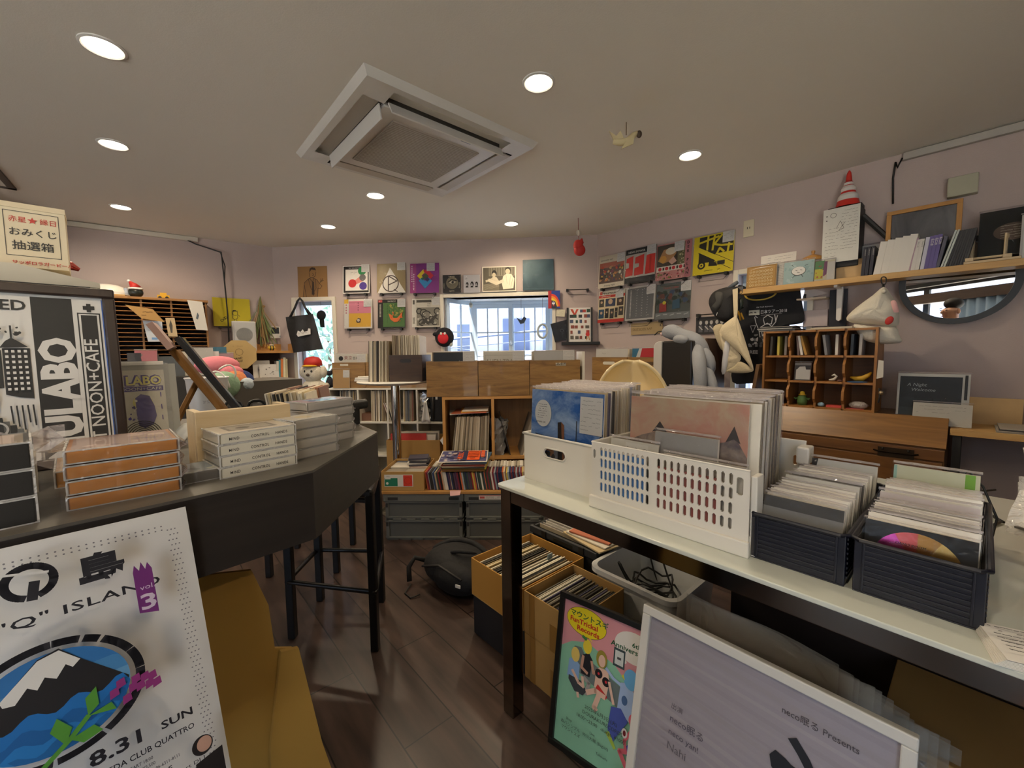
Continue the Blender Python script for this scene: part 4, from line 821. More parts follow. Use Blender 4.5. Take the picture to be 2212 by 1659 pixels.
t = T('black_case','black soft case with a white tag in the right upper cell of the white shelf','case',BW.at(x0 + .125,YW + .02,ZS));MB().box(0,.12,0,.3,0,.28,mat('#191a1d',.6)).build('body',t,bevel=.015);MB().box(.055,.075,-.002,0,.21,.25,m_white).build('tag',t);MB().tube([(.03,-.004,.27),(.035,-.016,.15),(.03,-.004,.02)],.01,m_dark).build('strap',t,smooth=1)
t = T('white_cloth','small white cloth hanging in front of the black soft case','cloth',BW.at(x0 + .09,YW + .0,ZS));MB().sheet(lambda i,j:((i - .5) * (.02 + .07 * (1 - j)),-.012 * sin(i * 9),.2 * j),8,8,m_white).build('folds',t,smooth=1,solid=.002)
for k,(x_,lb) in enumerate(((.838,'left wooden crate on the white cube shelf, with the black dot cover'),(1.17,'wooden crate on the white cube shelf partly behind the round table records'),(1.50,'wooden crate on the white cube shelf behind the walnut box'))):
    record_crate(BW, x_, YW + .02, .979, .328, .33, .242, lb, group='wooden crates on the white shelf')
    fronts(BW,x_ + .012,YW + .075,.995,.30,.31,3,.07,GREYS + SPINE[:3],['sleeved record behind the black dot cover in the left crate','sleeved record in the crate behind the round table','sleeved record in the crate behind the walnut box'][k],'records in the white shelf crates',50 + k,-3)
def art_dot(a):
    a.rect(0, 0, 1, 1, '#e2dccd'); a.ell(.16, .86, .075, '#22201e');
    for k, ch in enumerate('東京'): a.text(ch, .27 + k * .14, .83, .13, '#8f2f24')
    a.text('音楽', .55, .83, .1, '#3a3430'); a.blobs(.1, .1, .9, .6, 12, ['#c9bfa9', '#b8504a'], .03, .06)
cover(BW,.862,YW + .045,.993,.30,.31,art_dot,'record_sleeve','cream record cover with black dot and red characters by the narrow window',lean=-3,extra=lambda t:slip(t,.21,.22,.08,.085,6))
MB().box(0, .08, -.002, .0, 0, .018, P('#c9c4b4')).build('label_strip', None, BW.at(.92, YW + .02, 1.19)).name = 'label_strip'
tag(bpy.data.objects['label_strip'], 'pale label strip stuck on the left white shelf crate', 'label')
cover(BW,.848,YW + .004,.979,.165,.178,lambda a:a.rect(0,0,1,1,'#c29a62').scrawl(.1,.82,.5,.92,1,'#b8602a',.02),'record_sleeve','tan seven inch cover with a price slip in front of the left crate',lean=-5,extra=lambda t:slip(t,.10,.10,.062,.07,5))
# ---------------------------------------------------------------- round white table with records
t = T('round_table', 'round white pedestal table with a chrome pole holding records', 'table', at(-.945, 3.36, 0)); ZT = 1.083
MB().lathe([(.001, ZT - .028), (.2, ZT - .028), (.285, ZT - .016), (.295, ZT - .006), (.292, ZT), (.001, ZT)], m_white, 56).build('table_top', t, smooth=40)
MB().cyl((0,0,.03),(0,0,ZT - .03),.036,m_chrome,n=28).build('pole',t,smooth=40);MB().lathe([(.001,0),(.15,0),(.15,.012),(.05,.028),(.001,.03)],m_chrome,40).build('foot_plate',t,smooth=40)
RT = Fr((-.945, 3.36), 0)
spines(RT,-.165,-.005,-.155,ZT + .001,.315,.31,['#3a332c','#75634d','#c9c0ac','#54493b','#8f8168','#b5aa94','#26221e','#a39a86'],'record spine standing free on the round white table','free standing records on the round table',61,2.0,(.005,.007,.009))
t = T('walnut_box', 'dark walnut open box with a hand hole on the round white table', 'box', RT.at(.002, -.16, ZT + .001, -2)); mw = wood('#2a1d15', '#46311f', 0, 5., .5)
MB().box(0, .255, 0, .012, 0, .205, mw).build('front_panel', t, bevel=.001); MB().box(0, .255, .29, .302, 0, .205, mw).build('back_panel', t)
for xx in (0, .243): MB().box(xx, xx + .012, .012, .29, 0, .205, mw).build('side_panel', t)
MB().box(.012,.243,.012,.29,0,.01,mw).build('bottom_panel',t);MB().prism([(.1275 + s * .03 + s * .014 * cos(q),.16 + .014 * sin(q)) for s,q in [(1,-pi / 2 + k * pi / 6) for k in range(7)] + [(-1,pi / 2 - k * pi / 6) for k in range(7)]],-.001,0,m_black,'y').build('hand_hole',t)
spines(RT,.02,.237,-.135,ZT + .013,.345,.25,['#8f8168','#a89a80','#6d6250','#c2b8a2','#75634d','#d2c9b5'],'sleeved record standing in the dark walnut box','records in the walnut box',62,0,(.006,.008))
for k in range(2):put('disc_case',slab(.14,.12,.014,'#d8d4cc'),RT.at(-.30 + .005 * k,-.08,ZT + .001 + k * .016,4 - 6 * k),['lower white disc case on the round table left edge','upper white disc case on the round table left edge'][k],'disc','white disc cases on the round table')
put('paper_slip', slab(.09, .12, .001, '#e2ded4'), RT.at(-.275, -.07, ZT + .0335, 20), 'loose paper on top of the white disc cases', 'paper', None)
t = T('felt_record_toy','round black felt toy with red centre and eyes hanging at the bay window left','toy',BW.at(1.845,-.06,1.46));MB().lathe([(.001,-.022),(.075,-.02),(.098,0),(.075,.02),(.001,.022)],mat('#17171d',.95,0,.2,40),32).build('felt_disc',t,M=at(0,0,0,0,90),smooth=1)
MB().lathe([(.001, -.01), (.05, -.008), (.056, 0), (.05, .006), (.001, .008)], mat('#c92430', .8), 28).build('red_centre', t, M=at(-.008, -.026, -.012, 0, 90), smooth=1)
for s in (-1, 1): MB().ball((-.006 + s * .02, -.034, .035), (.012, .008, .014), mat('#d8d2c8', .6), 12, 8).build('eye', t, smooth=1)
MB().tube([(0,-.01,.095),(.01,0,.2),(.02,.03,.33)],.0015,m_dark,6).build('hanging_string',t);MB().ball((-.09,-.01,.03),(.03,.015,.02),mat('#17171d',.95),10,6).build('fin',t,smooth=1)
# trinkets hanging in front of the bay window
for k,(px,p0,p1,lb) in enumerate(((1017,640,655,'pale shell trinket hanging at the bay window left'),(1126,640,692,'small dark paper bird hanging in front of the right sash'),(1172,640,703,'pale loop of ribbon hanging at the bay window right'),(974,640,738,'tiny glass bauble hanging below the black felt toy'))):
    x, zb = BW.p(px, p1, .2 if k != 3 else -.05); yy = .2 if k != 3 else -.05
    t = T('hanging_trinket', lb, 'trinket', BW.at(x, yy, 1.86 if k != 3 else 1.36)); L = (1.86 if k != 3 else 1.36) - zb
    MB().tube([(0, 0, 0), (0, 0, -L)], .0015, m_dark, 5).build('thread', t)
    if k == 1:MB().prism([(-.05,-L + .03),(0,-L),(.03,-L + .04),(.055,-L + .02),(.03,-L - .03),(-.01,-L - .04)],-.004,.004,mat('#3a4658',.6),'y').build('bird',t)
    elif k == 2:MB().tube([(.05 * cos(q),.01 * sin(3 * q),-L - .06 + .07 * sin(q)) for q in [j * pi / 10 for j in range(20)]],.012,mat('#a9b0ac',.5),6,True).build('ribbon',t,smooth=1)
    else: MB().ball((0, 0, -L - .02), (.022, .018, .03), mat('#c9cdc4', .3), 12, 8).build('shell', t, smooth=1)
# ---------------------------------------------------------------- cabinet and crates along the right wall
t = T('low_cabinet','long white low cabinet under the crates by the right wall','cabinet',RW.at(.16,-.64,0));MB().box(0,1.12,0,.60,.06,.955,m_shelfw).build('carcass',t,bevel=.003);MB().box(-.01,1.13,-.015,.61,.955,.98,m_shelfw).build('cabinet_top',t,bevel=.003);MB().box(.03,1.09,.03,.58,0,.06,m_dark).build('plinth',t)
for k in range(3):f = MB().box(.01 + k * .37,.365 + k * .37,-.016,0,.08,.94,m_white).build('door',t,bevel=.002);MB().cyl((.33 + k * .37,-.03,.6),(.33 + k * .37,-.016,.6),.012,m_steel).build('knob',f)
for k, lb in enumerate(('wooden crate by the right wall corner with a white oval label', 'wooden crate at the right wall holding the red cover')):
    t = record_crate(RW, .262 + k * .355, -.42, .981, .35, .345, .268, lb, group='wooden crates at the right wall', slot='#c9c4b4' if k == 0 else '#4a3418')
    fronts(RW,.282 + k * .355,-.375,1.0,.31,.315,3,.06,GREYS,['sleeved record behind the white cover in the right wall corner crate','sleeved record behind the red cover at the right wall'][k],'records in the right wall crates',70 + k,-3)
cover(RW,.28,-.40,1.0,.318,.32,lambda a:a.rect(0,0,1,1,'#dedad2').text('Piece',.2,.86,.06,'#b8b4ac'),'record_sleeve','white record cover in the right wall corner crate',lean=-3)
cover(RW,.64,-.40,1.0,.315,.32,lambda a:a.rect(0,0,1,1,'#c9323a').poly([(0,.6),(.12,.7),(.2,1),(0,1)],'#3a7a9a').poly([(.05,.6),(.2,.66),(.28,1),(.2,1)],'#d8dcd8'),'record_sleeve','red record cover with a blue edge in the right wall crate',lean=-3,extra=lambda t:slip(t,.235,.22,.08,.09,6))
put('brown_board', slab(.012, .30, .40, '#4a3424'), RW.at(1.262, -.45, .981, 0, 0, -1), 'upright dark brown board right of the grey plush toy', 'board', None)
tag(MB().box(0,.05,0,.02,0,.1,mat('#8f9696',.5)).box(.012,.038,0,.02,.1,.125,mat('#8f9696',.5)).build('house_ornament',M=RW.at(.175,-.5,.981,45),bevel=.004),'small grey house shaped block beside the white end panel','ornament')
# console with the plush toy
cn = T('game_console', 'black console with a rounded silver edge under the grey plush toy', 'console', RW.at(.965, -.63, .981)); ms = mat('#c6c4be', .35, .2, .03, 6)
q = [(0, 0), (.27, 0), (.27, .385), (.04, .385), (.012, .373), (0, .345)]
MB().prism([(0,0),(.062,0),(.062,.385),(.04,.385),(.012,.373),(0,.345)],0,.17,ms,'y').build('silver_edge',cn,bevel=.004);MB().box(.062,.28,.006,.165,0,.385,mat('#1c1a17',.35)).build('black_body',cn,bevel=.012);MB().box(.1,.24,.003,.008,.335,.343,m_black).build('disc_slot',cn);MB().box(.03,.037,-.002,.002,.02,.15,mat('#77756f',.4)).build('front_slot',cn)
mp = mat('#8f9296', .95, 0, .08, 18, .25, 120)
def rp(px, py, y): x, z = RW.p(px, py, y); return (x, y, z)
t = T('plush_toy', 'long grey plush animal draped over the black console', 'plush toy', RW.M)
b = MB(); yy = -.53
b.tube([rp(1431,723,yy),rp(1440,717,yy),rp(1452,716,yy),rp(1464,722,yy),rp(1480,728,yy),rp(1498,734,yy),rp(1512,748,yy),rp(1520,770,yy + .03),rp(1526,792,yy + .04)],[.02,.05,.062,.05,.052,.06,.06,.05,.03],mp,14)
b.tube([rp(1505, 742, yy), rp(1510, 775, yy - .1), rp(1513, 810, yy - .13), rp(1514, 838, yy - .13), rp(1515, 856, yy - .13)], [.04, .046, .044, .044, .03], mp, 12)
b.tube([rp(1516,750,yy),rp(1533,775,yy - .02),rp(1537,800,yy - .02),rp(1534,812,yy - .02)],[.03,.042,.032,.012],mp,12);b.tube([rp(1524,785,yy),rp(1532,815,yy - .06),rp(1541,840,yy - .08),rp(1544,850,yy - .08)],[.03,.04,.036,.02],mp,12)
b.build('body', t, smooth=1, sub=1)
MB().ball(rp(1430,722,yy),.014,mat('#b89a94',.8),10,8).build('nose',t,smooth=1);MB().tube([rp(1430,716,yy),rp(1421,717,yy),rp(1414,724,yy)],.004,m_black,6).build('whisker',t);MB().tube([rp(1455,735,yy - .06),rp(1470,731,yy - .085),rp(1488,737,yy - .08)],[.03,.035,.028],mp,10).build('forepaw',t,smooth=1,sub=1)
# cream bar stool with a shell back
st = T('bar_stool','glossy cream bar stool with a rounded shell back behind the record baskets','stool',at(.72,2.5,0,-25));mc = mat('#e2d0a4',.12,0,.02,3,coat=.5);n = 24
MB().sheet(lambda i,j:(.225 * sin(pi * (i - .5)) * sqrt(max(0,1 - (j * .98) ** 2)),.02 + .13 * cos(pi * (i - .5)) - .06 * j,.93 + .31 * j),20,14,mc).build('shell_back',st,smooth=1,solid=.018)
MB().lathe([(.001,.84),(.14,.85),(.21,.89),(.225,.93),(.19,.935),(.001,.92)],mc,36).build('seat',st,smooth=50);MB().cyl((0,0,.03),(0,0,.845),.028,m_chrome,n=20).build('pole',st,smooth=40);MB().lathe([(.001,0),(.2,0),(.2,.01),(.04,.035),(.001,.035)],m_chrome,36).build('foot_plate',st,smooth=40)
# narrow window: things in it
t = T('tote_bag', 'black tote bag with a white print hanging at the narrow window', 'bag', BW.at(.0, -.15, 0)); mk = mat('#17171a', .6, 0, .15, 8, .3, 25)
def wp(px, py, y=0): x, z = BW.p(px, py, -.15 + y); return (x, y, z)
pts = [(616, 684), (632, 680), (646, 645), (650, 680), (654, 660), (668, 676), (676, 678), (697, 754), (636, 763)]
L = [(617, 685), (620, 705), (626, 730), (634, 762)]; R_ = [(676, 678), (683, 702), (690, 728), (698, 754)]
def bagfn(i, j, side):
    def li(P_, t): t *= len(P_) - 1; k = min(int(t), len(P_) - 2); f = t - k; return (P_[k][0] * (1 - f) + P_[k + 1][0] * f, P_[k][1] * (1 - f) + P_[k + 1][1] * f)
    a, c = li(L, j), li(R_, j); px, py = a[0] * (1 - i) + c[0] * i, a[1] * (1 - i) + c[1] * i
    return wp(px, py, side * (.012 + .03 * sin(pi * i) * (.3 + .7 * j)) + .008 * sin(i * 11 + j * 4))
MB().sheet(lambda i, j: bagfn(i, j, -1), 14, 12, mk).sheet(lambda i, j: bagfn(i, j, .3), 14, 12, mk).build('bag_body', t, smooth=1)
for dy, (e0, e1) in ((-.012, ((628, 684), (667, 679))), (.012, ((626, 686), (672, 680)))):
    MB().tube([wp(*e0,dy),wp(637,665,dy),wp(643,650,dy),wp(648,644,dy),wp(653,650,dy),wp(659,664,dy),wp(*e1,dy)],.011,mk,6).build('handle',t,smooth=1)
x,y,z = wp(641,728,-.055);a = Art(.15,.085,x,z,y);a.poly([(0,.3),(.1,.75),(.3,.6),(.45,.9),(.55,.6),(.8,.7),(.85,1),(1,.95),(1,.3),(.6,.2),(.1,.02)],'#d8d6d2');a.scrawl(.12,.3,.8,.62,2,'#3a3a3c',.02);a.build(t,'white_print')
MB().cyl(wp(648, 646, -.02), wp(648, 646, .125), .005, m_steel).build('hook', t)
t = T('black_rosette','small black rosette hanging in the narrow window','ornament',BW.at(0,.03,0));x,z = BW.p(694,681,.03);MB().lathe([(.001,-.01),(.04,-.012),(.052,0),(.04,.01),(.001,.01)],mat('#16161e',.9),24).build('round_head',t,M=at(x,0,z,0,90),smooth=1);MB().prism([(x - .022,z - .03),(x + .028,z - .03),(x + .03,z - .13),(x - .015,z - .125)],-.004,.004,mat('#16161e',.9),'y').build('ribbon_tail',t);MB().tube([(x,0,z + .05),(x,0,1.86)],.0015,m_dark,5).build('thread',t)
t = T('window_figurine', 'dark figurine silhouette on the narrow window sill', 'figurine', BW.at(.555, .03, .80)); md = mat('#20222c', .7)
tag(MB().box(-.16,.06,-.05,.05,.0,.14,mat('#8a7a8a',.7,0,.2,12)).build('window_box',M=BW.at(.555,.03,.80),bevel=.006),'low mauve box on the narrow window sill under the figurine','box')
MB().lathe([(.001,.14),(.05,.14),(.035,.22),(.018,.26),(.001,.27)],md,16).ball((0,0,.3),(.032,.03,.03),md,12,8).ball((-.04,0,.32),(.02,.01,.018),md,8,6).ball((.04,0,.32),(.02,.01,.018),md,8,6).build('body',t,smooth=1)
# ================================================================ right wall: shelf, clothes, bureau
def pillow(mb, pts, y, f, bk, m, rings=7, wav=0., rnd=None):
    """soft shape: an outline of (x, z) points at depth y, bulging f towards and bk away from the viewer"""
    n0 = len(pts); P_ = []
    for i in range(n0):      # rounded outline
        a, b, c, d = (pts[(i + k - 1) % n0] for k in range(4))
        for t in (0, .33, .67):
            P_.append(tuple(.5 * (2 * b[q] + (c[q] - a[q]) * t + (2 * a[q] - 5 * b[q] + 4 * c[q] - d[q]) * t * t + (3 * b[q] - a[q] - 3 * c[q] + d[q]) * t ** 3) for q in (0,1)))
    n = len(P_); cx = sum(p[0] for p in P_) / n; cz = sum(p[1] for p in P_) / n
    for sgn, h in ((-1, f), (1, bk)):
        vs = []
        for r in range(rings + 1):
            s = 1 - r / rings
            for k,p in enumerate(P_):vs.append((cx + (p[0] - cx) * s,y + sgn * h * sqrt(max(0,1 - s ** 2.4)) + wav * sin(k * .9 + s * 7) * (1 - s) * s * 3,cz + (p[1] - cz) * s))
        mb.add(vs, [(r * n + k, r * n + (k + 1) % n, (r + 1) * n + (k + 1) % n, (r + 1) * n + k) for r in range(rings) for k in range(n)], m)
    return mb
def r2(px, py, y): return RW.p(px, py, y)
def rpts(L, y): return [r2(a, b, y) for a, b in L]
w_pine = wood('#b48a4e', '#cda76a', 0, 4., .45, 8.)
w_pale = wood('#bea67e', '#d2bf9c', 0, 4., .5, 8.)
SZ = 1.722
t = T('pine_shelf', 'long pine wall shelf on the right holding books and discs', 'shelf', RW.M)
MB().box(1.385, 3.1, -.215, -.078, SZ - .034, SZ, w_pine).build('shelf_board', t, bevel=.002)
for px in (1812,):
    x,_ = r2(px,650,-.06);MB().prism([(x - .012,SZ - .034),(x + .022,SZ - .034),(x + .018,SZ - .24),(x + .005,SZ - .25),(x - .008,SZ - .24)],-.075,-.045,m_white,'y').box(x - .004,x + .014,-.2,-.06,SZ - .05,SZ - .034,m_white).build('bracket',t,bevel=.003)
MB().box(2.96, 2.98, -.2, -.0, SZ - .2, SZ - .034, m_white).build('bracket', t)
# things standing on the shelf
def stand(name, label, cat, px0, px1, h, art, y=-.17, lean=-6, th=.01, plastic=True, side='#d8d2c4', w=None):
    x0, _ = r2(px0, 600, y); x1, _ = r2(px1, 600, y); return cover(RW, x0, y, SZ + .001, w or x1 - x0, h, art, name, label, cat, lean, th, 0, plastic, side)
def art_kraftcd(a):
    a.rect(0, 0, 1, 1, '#b58a44'); a.line([(.03, .03), (.97, .03), (.97, .97), (.03, .97)], .03, '#8f6a30', True); rn = random.Random(2)
    for r in range(5):
        for k in range(8): a.ring(.14 + k * .1 + rn.uniform(-.01, .01), .14 + r * .15, .03 + .008 * rn.random(), .014, '#e0cfa0', 9)
    a.poly([(.1, .86), (.5, .93), (.9, .88), (.5, .9)], '#f2ead8')
stand('disc_case', 'tan disc case with rows of pale loops at the left end of the pine shelf', 'disc', 1612, 1676, .15, art_kraftcd, y=-.19)
def art_bean(a):
    a.rect(0,0,1,1,'#a8c4c4');a.blobs(.02,.05,.98,.95,14,['#b8d0d0','#98b8ba'],.05,.1);a.ell(.5,.55,.24,'#2c2a2a',.2);a.ell(.5,.56,.225,'#f0eee8',.185)
    for p in ([(.32,.78),(.26,.86)],[(.7,.76),(.8,.8)],[(.4,.38),(.3,.26)],[(.6,.38),(.66,.26)],[(.4,.6),(.46,.56)],[(.56,.6),(.62,.57)],[(.46,.48),(.54,.47)]):a.line(p,.016,'#2c2a2a')
stand('disc_case', 'pale blue disc case with a white bean shaped face on the pine shelf', 'disc', 1692, 1757, .145, art_bean, y=-.19)
stand('booklet','grey spiral booklet edge behind the pale blue disc case','booklet',1676,1700,.15,lambda a:a.rect(0,0,1,1,'#c9c7c0').scrawl(.1,.05,.9,.95,12,'#8a8880',.03),y=-.165)
def art_comic(a):a.rect(0,0,1,1,'#d8d2b8');a.rect(0,.55,.5,1,'#5a8a5a');a.rect(.0,.1,.42,.6,'#cfc64a');a.poly([(.42,.2),(.6,.3),(.62,.95),(.46,.95)],'#7a4a6a');a.rect(.62,0,1,.9,'#dedad0');a.blobs(.05,.1,.6,.8,8,['#b8504a','#3a5a4a'],.03,.06)
stand('disc_case', 'small colourful comic cover right of the bean face disc', 'disc', 1759, 1802, .125, art_comic, y=-.19)
x,z = r2(1640,572,-.14);cover(RW,x,-.12,SZ + .001,.21,.225,lambda a:a.rect(0,0,1,1,'#d8d2c8').scrawl(.2,.72,.9,.95,3,'#8a8680',.008),'greeting_card','white handwritten card standing behind the tan disc case','card',-4,.002,plastic=False)
t = T('glass_cloche','small glass jar with a wooden knob lid behind the bean face disc','jar',RW.at(r2(1757,540,-.1)[0],-.10,SZ));MB().lathe([(.065,0),(.068,.12),(.066,.145)],film('#ffffff',.85,.05,0),28,caps=False).build('glass_body',t,smooth=1);MB().lathe([(.07,.145),(.06,.165),(.03,.18),(.008,.188),(.008,.195),(.011,.2),(.011,.21),(.001,.214)],w_oak,28).build('wooden_lid',t,smooth=50)
put('wood_board',slab(.30,.012,.115,'#c2a270'),RW.at(r2(1806,590,-.13)[0],-.13,SZ + .001),'pale wood panel standing on the pine shelf behind the booklets','panel',None)
x0,_ = r2(1800,560,-.09);cover(RW,x0,-.10,SZ + .001,.29,.20,lambda a:a.rect(0,0,1,1,'#d9d6cf').text('JUMALATION',.30,.45,.09,'#55524e',rot=-80,bold=.005).scrawl(.55,.1,.95,.5,3,'#8a8680',.006),'booklet','white landscape booklet with vertical lettering leaning on the pine shelf','booklet',-10,.003,plastic=True)
# black speaker with the handwritten sheet and the toy cone on top
x0, z1 = r2(1800, 455, -.12); x1, z0 = r2(1858, 545, -.12)
sp = T('speaker','black wall speaker mostly hidden by a handwritten sheet above the shelf','speaker',RW.at(x0 - .02,-.14,1.80));MB().prism([(0,0),(.155,0),(.165,.10),(-.01,.10)],0,.345,m_black,'z').build('cabinet',sp,bevel=.004);MB().tube([(.16,.06,.30),(.29,.10,.13)],.014,m_dark,8).box(.28,.32,.10,.14,.08,.16,m_dark).build('mounting_arm',sp)
xs, zs = r2(1776, 545, -.16); xe, ze = r2(1859, 453, -.16)
cover(RW,xs,-.165,1.83,xe - xs,.325,lambda a:a.rect(0,0,1,1,'#dcdbd2').scrawl(.08,.08,.45,.66,9,'#55524c',.008).scrawl(.52,.2,.95,.95,14,'#55524c',.008).ring(.3,.86,.08,.012,'#55524c',12).line([(.4,.62),(.5,.74),(.6,.6),(.46,.56),(.62,.7)],.01,'#44413c').ell(.12,.86,.02,'#33302c').ell(.12,.78,.02,'#33302c'),'handwritten_sheet','white sheet of handwriting hung in front of the black speaker','paper',0,.001,plastic=False)
cn = T('traffic_cone_toy','small red and white striped cone on top of the black speaker','toy',RW.at(x0 + .065,-.09,2.146));MB().box(-.09,.075,-.045,.045,0,.022,m_black).build('base',cn,bevel=.003)
mr = mat('#c22a1f', .5); mwh = mat('#e8e4dc', .5)
prof = [(.062,.022),(.056,.045),(.054,.058),(.05,.085),(.038,.1),(.036,.112),(.037,.13),(.028,.145),(.024,.15),(.023,.165),(.016,.175),(.014,.20),(.010,.225),(.003,.238)];b = MB();cols = [mr,mr,mwh,mwh,mr,mwh,mwh,mr,mwh,mr,mr,mr,mr]
for k in range(13): b.lathe([prof[k], prof[k + 1]], cols[k], 24, caps=False)
b.build('cone', cn, smooth=60)
# books on the shelf
def book(px, w, h, c, label, lean=7, d=.13, group=None, txt=None, tc='#e6e2da', y=-.2):
    x, _ = r2(px, 590, y); t = T('book', label, 'book', RW.at(x, y, SZ + .001, 0, 0, lean), group)
    MB().box(0,w,0,d,0,h,mat(c,.45,0,.05,20)).build('cover',t,bevel=.0012);MB().box(.0015,w - .0015,.004,d - .002,h - .002,h + .0005,P('#d8d2c2')).build('page_block',t)
    if txt: a = Art(w, h); a.text(txt, .5, .92, .075 if len(txt) < 6 else .05, tc, 'l', -90); a.build(t, 'spine_lettering')
for k,px in enumerate((1859,1867,1876)):book(px,.016,.165,'#23222c',['first dark navy book of three at the left of the shelf books','second dark navy book of three on the shelf','third dark navy book, touching the thick white books'][k],3,group='navy books on the pine shelf',txt='Liebesbrief',tc='#b8b4ac')
for k in range(5):book(1886 + k * 15.4,.031,.185 + .004 * k,'#e2ded4',['thick white book leaning on the three navy books','second thick white book from the navy books','third thick white book, middle of the five','fourth thick white book from the navy books','thick white book next to the pale pink one'][k],8,group='thick white books on the pine shelf')
book(1961, .008, .175, '#b89aa8', 'thin pink edged book right of the thick white books', 9)
for k in range(2):book(1966 + k * 9,.017,.165,'#d8d4cc',['pale book with small spine lettering beside the pink one','pale book with small spine lettering beside the purple ones'][k],6,group='pale lettered books',txt='Mono 02',tc='#6a665e')
for k in range(4):book(1986 + k * 8.6,.0155,.17 + .002 * k,'#5c5088' if k else '#c9c9d8',['pale lilac book at the left of the purple books','first purple book with white characters','second purple book with white characters, middle of the three','third purple book with white characters'][k],6,group='purple books on the pine shelf',txt='名口水' if k else None)
book(2020, .014, .165, '#4a4a58', 'slate grey book right of the purple books', 9)
for k in range(2):book(2030 + k * 6,.008,.19,'#c2cac2',['pale green booklet left of its twin and the black books','pale green booklet touching the black books'][k],14,group='pale green booklets')
for k in range(8):book(2042 + k * 5.6,.0085,.182,['#1b1a1a','#2a2826'][k % 2],'thin black plastic wrapped booklet leaning at the end of the shelf books',13 - k * .5,group='thin black booklets on the pine shelf')
# framed glass picture leaning behind the books
x0, zb = r2(1913, 510, -.06); x1, zt = r2(2083, 410, -.03)
fr_ = T('framed_picture', 'large oak picture frame with reflecting glass leaning behind the books', 'picture', RW.at(x0, -.075, SZ + .001, 0, -3)); fw, fh = x1 - x0, .375
b = MB();b.box(0,fw,0,.02,0,.022,w_oakx).box(0,fw,0,.02,fh - .022,fh,w_oakx);b.box(0,.022,0,.02,.022,fh - .022,w_oak).box(fw - .022,fw,0,.02,.022,fh - .022,w_oak).build('frame',fr_,bevel=.002)
a = Art(fw - .044, fh - .044, .022, .022, .012); a.rect(0, 0, 1, 1, cloud('#5a5a60', '#a8a6a6', 6, .3, .7, .4)); rn = random.Random(4)
a.build(fr_,'print');MB().add([(.02,.006,.02),(fw - .02,.006,.02),(fw - .02,.006,fh - .02),(.02,.006,fh - .02)],[(0,1,2,3)],film('#000000',.80,.04,.03,6)).build('glass',fr_,recalc=False)
x0,z0 = r2(2046,428,0);x1,z1 = r2(2115,380,0);tag(MB().box(x0,x1,-.05,0,z0 - .01,z1 + .01,mat('#a8a690',.5)).build('junction_box',M=RW.M,bevel=.004),'blank cream box high on the wall behind the oak picture frame','junction box')
xa_,_ = r2(1940,330,-.02);MB().tube([(xa_ + .02,-.02,HC - .03),(xa_,-.02,HC - .08)] + [(*r2(px,py,-.02)[:1],-.02,r2(px,py,-.02)[1]) for px,py in ((1935,350),(1929,385),(1929,440))],.005,m_black,6).build('wall_wire',M=RW.M,smooth=1)
tag(bpy.data.objects['wall_wire'], 'black wire running down from the trunking behind the oak frame', 'cable')
# plate stand with a black record sleeve
x0,_ = r2(2082,560,-.2);x1,_ = r2(2208,540,-.2);ps = T('plate_stand','pale wooden peg stand holding a black record sleeve at the shelf end','stand',RW.at(x0,-.2,SZ + .001))
W_ = x1 - x0
MB().box(0, W_, -.01, .10, 0, .012, w_pale).build('base', ps, bevel=.002); MB().cyl((.03, -.0, .024), (W_ - .05, -.0, .024), .006, w_pale, n=10).build('crossbar', ps)
for k, xx in enumerate((.004, W_ - .06)):
    MB().box(xx, xx + .03, -.012, .1, .012, .03, w_pale).build('rail', ps, bevel=.002)
    for j in range(5):MB().cyl((xx + .006 + j * .005,.02 + j * .018,.03),(xx + .006 + j * .005,.02 + j * .018,.135),.0045,w_pale,n=10).build('peg',ps,smooth=40)
def art_oval(a): a.rect(0, 0, 1, 1, '#201f1e'); a.ell(.46, .5, .26, '#6a584a', .19); a.scrawl(.3, .34, .62, .66, 6, '#b8ac9a', .012)
cover(RW, x0 + .045, -.165, SZ + .033, .245, .235, art_oval, 'record_sleeve', 'black sleeve with a brown text oval on the wooden peg stand', lean=-12)
x0,_ = r2(2203,540,-.19);cover(RW,x0,-.19,SZ + .001,.20,.21,lambda a:a.rect(0,0,1,1,'#d8d4cc').rect(.04,0,.1,1,'#f0ece4'),'disc_case','white disc case cut off at the right end of the pine shelf','disc',-4,.012)
# mirror
t = T('round_mirror', 'round black framed mirror below the pine shelf reflecting a person', 'mirror', RW.at(2.43, -.034, 1.663, 3.8))
n = 64;ring = [(.235 * cos(2 * pi * k / n),.235 * sin(2 * pi * k / n)) for k in range(n)];rin = [(.205 * cos(2 * pi * k / n),.205 * sin(2 * pi * k / n)) for k in range(n)]
b = MB(); vs = [(x, -.014, z) for x, z in ring] + [(x, -.014, z) for x, z in rin] + [(x, .014, z) for x, z in ring] + [(x, -.002, z) for x, z in rin]
b.add(vs,[(k,(k + 1) % n,n + (k + 1) % n,n + k) for k in range(n)] + [(k,2 * n + k,2 * n + (k + 1) % n,(k + 1) % n) for k in range(n)] + [(n + k,n + (k + 1) % n,3 * n + (k + 1) % n,3 * n + k) for k in range(n)],m_black);b.build('frame',t,smooth=40)
MB().add([(x,-.003,z) for x,z in rin],[tuple(range(n))],mat('#e8e8e8',.01,1.,0.,1)).build('mirror_glass',t);MB().prism(ring,.005,.016,m_dark,'y').build('backing',t)
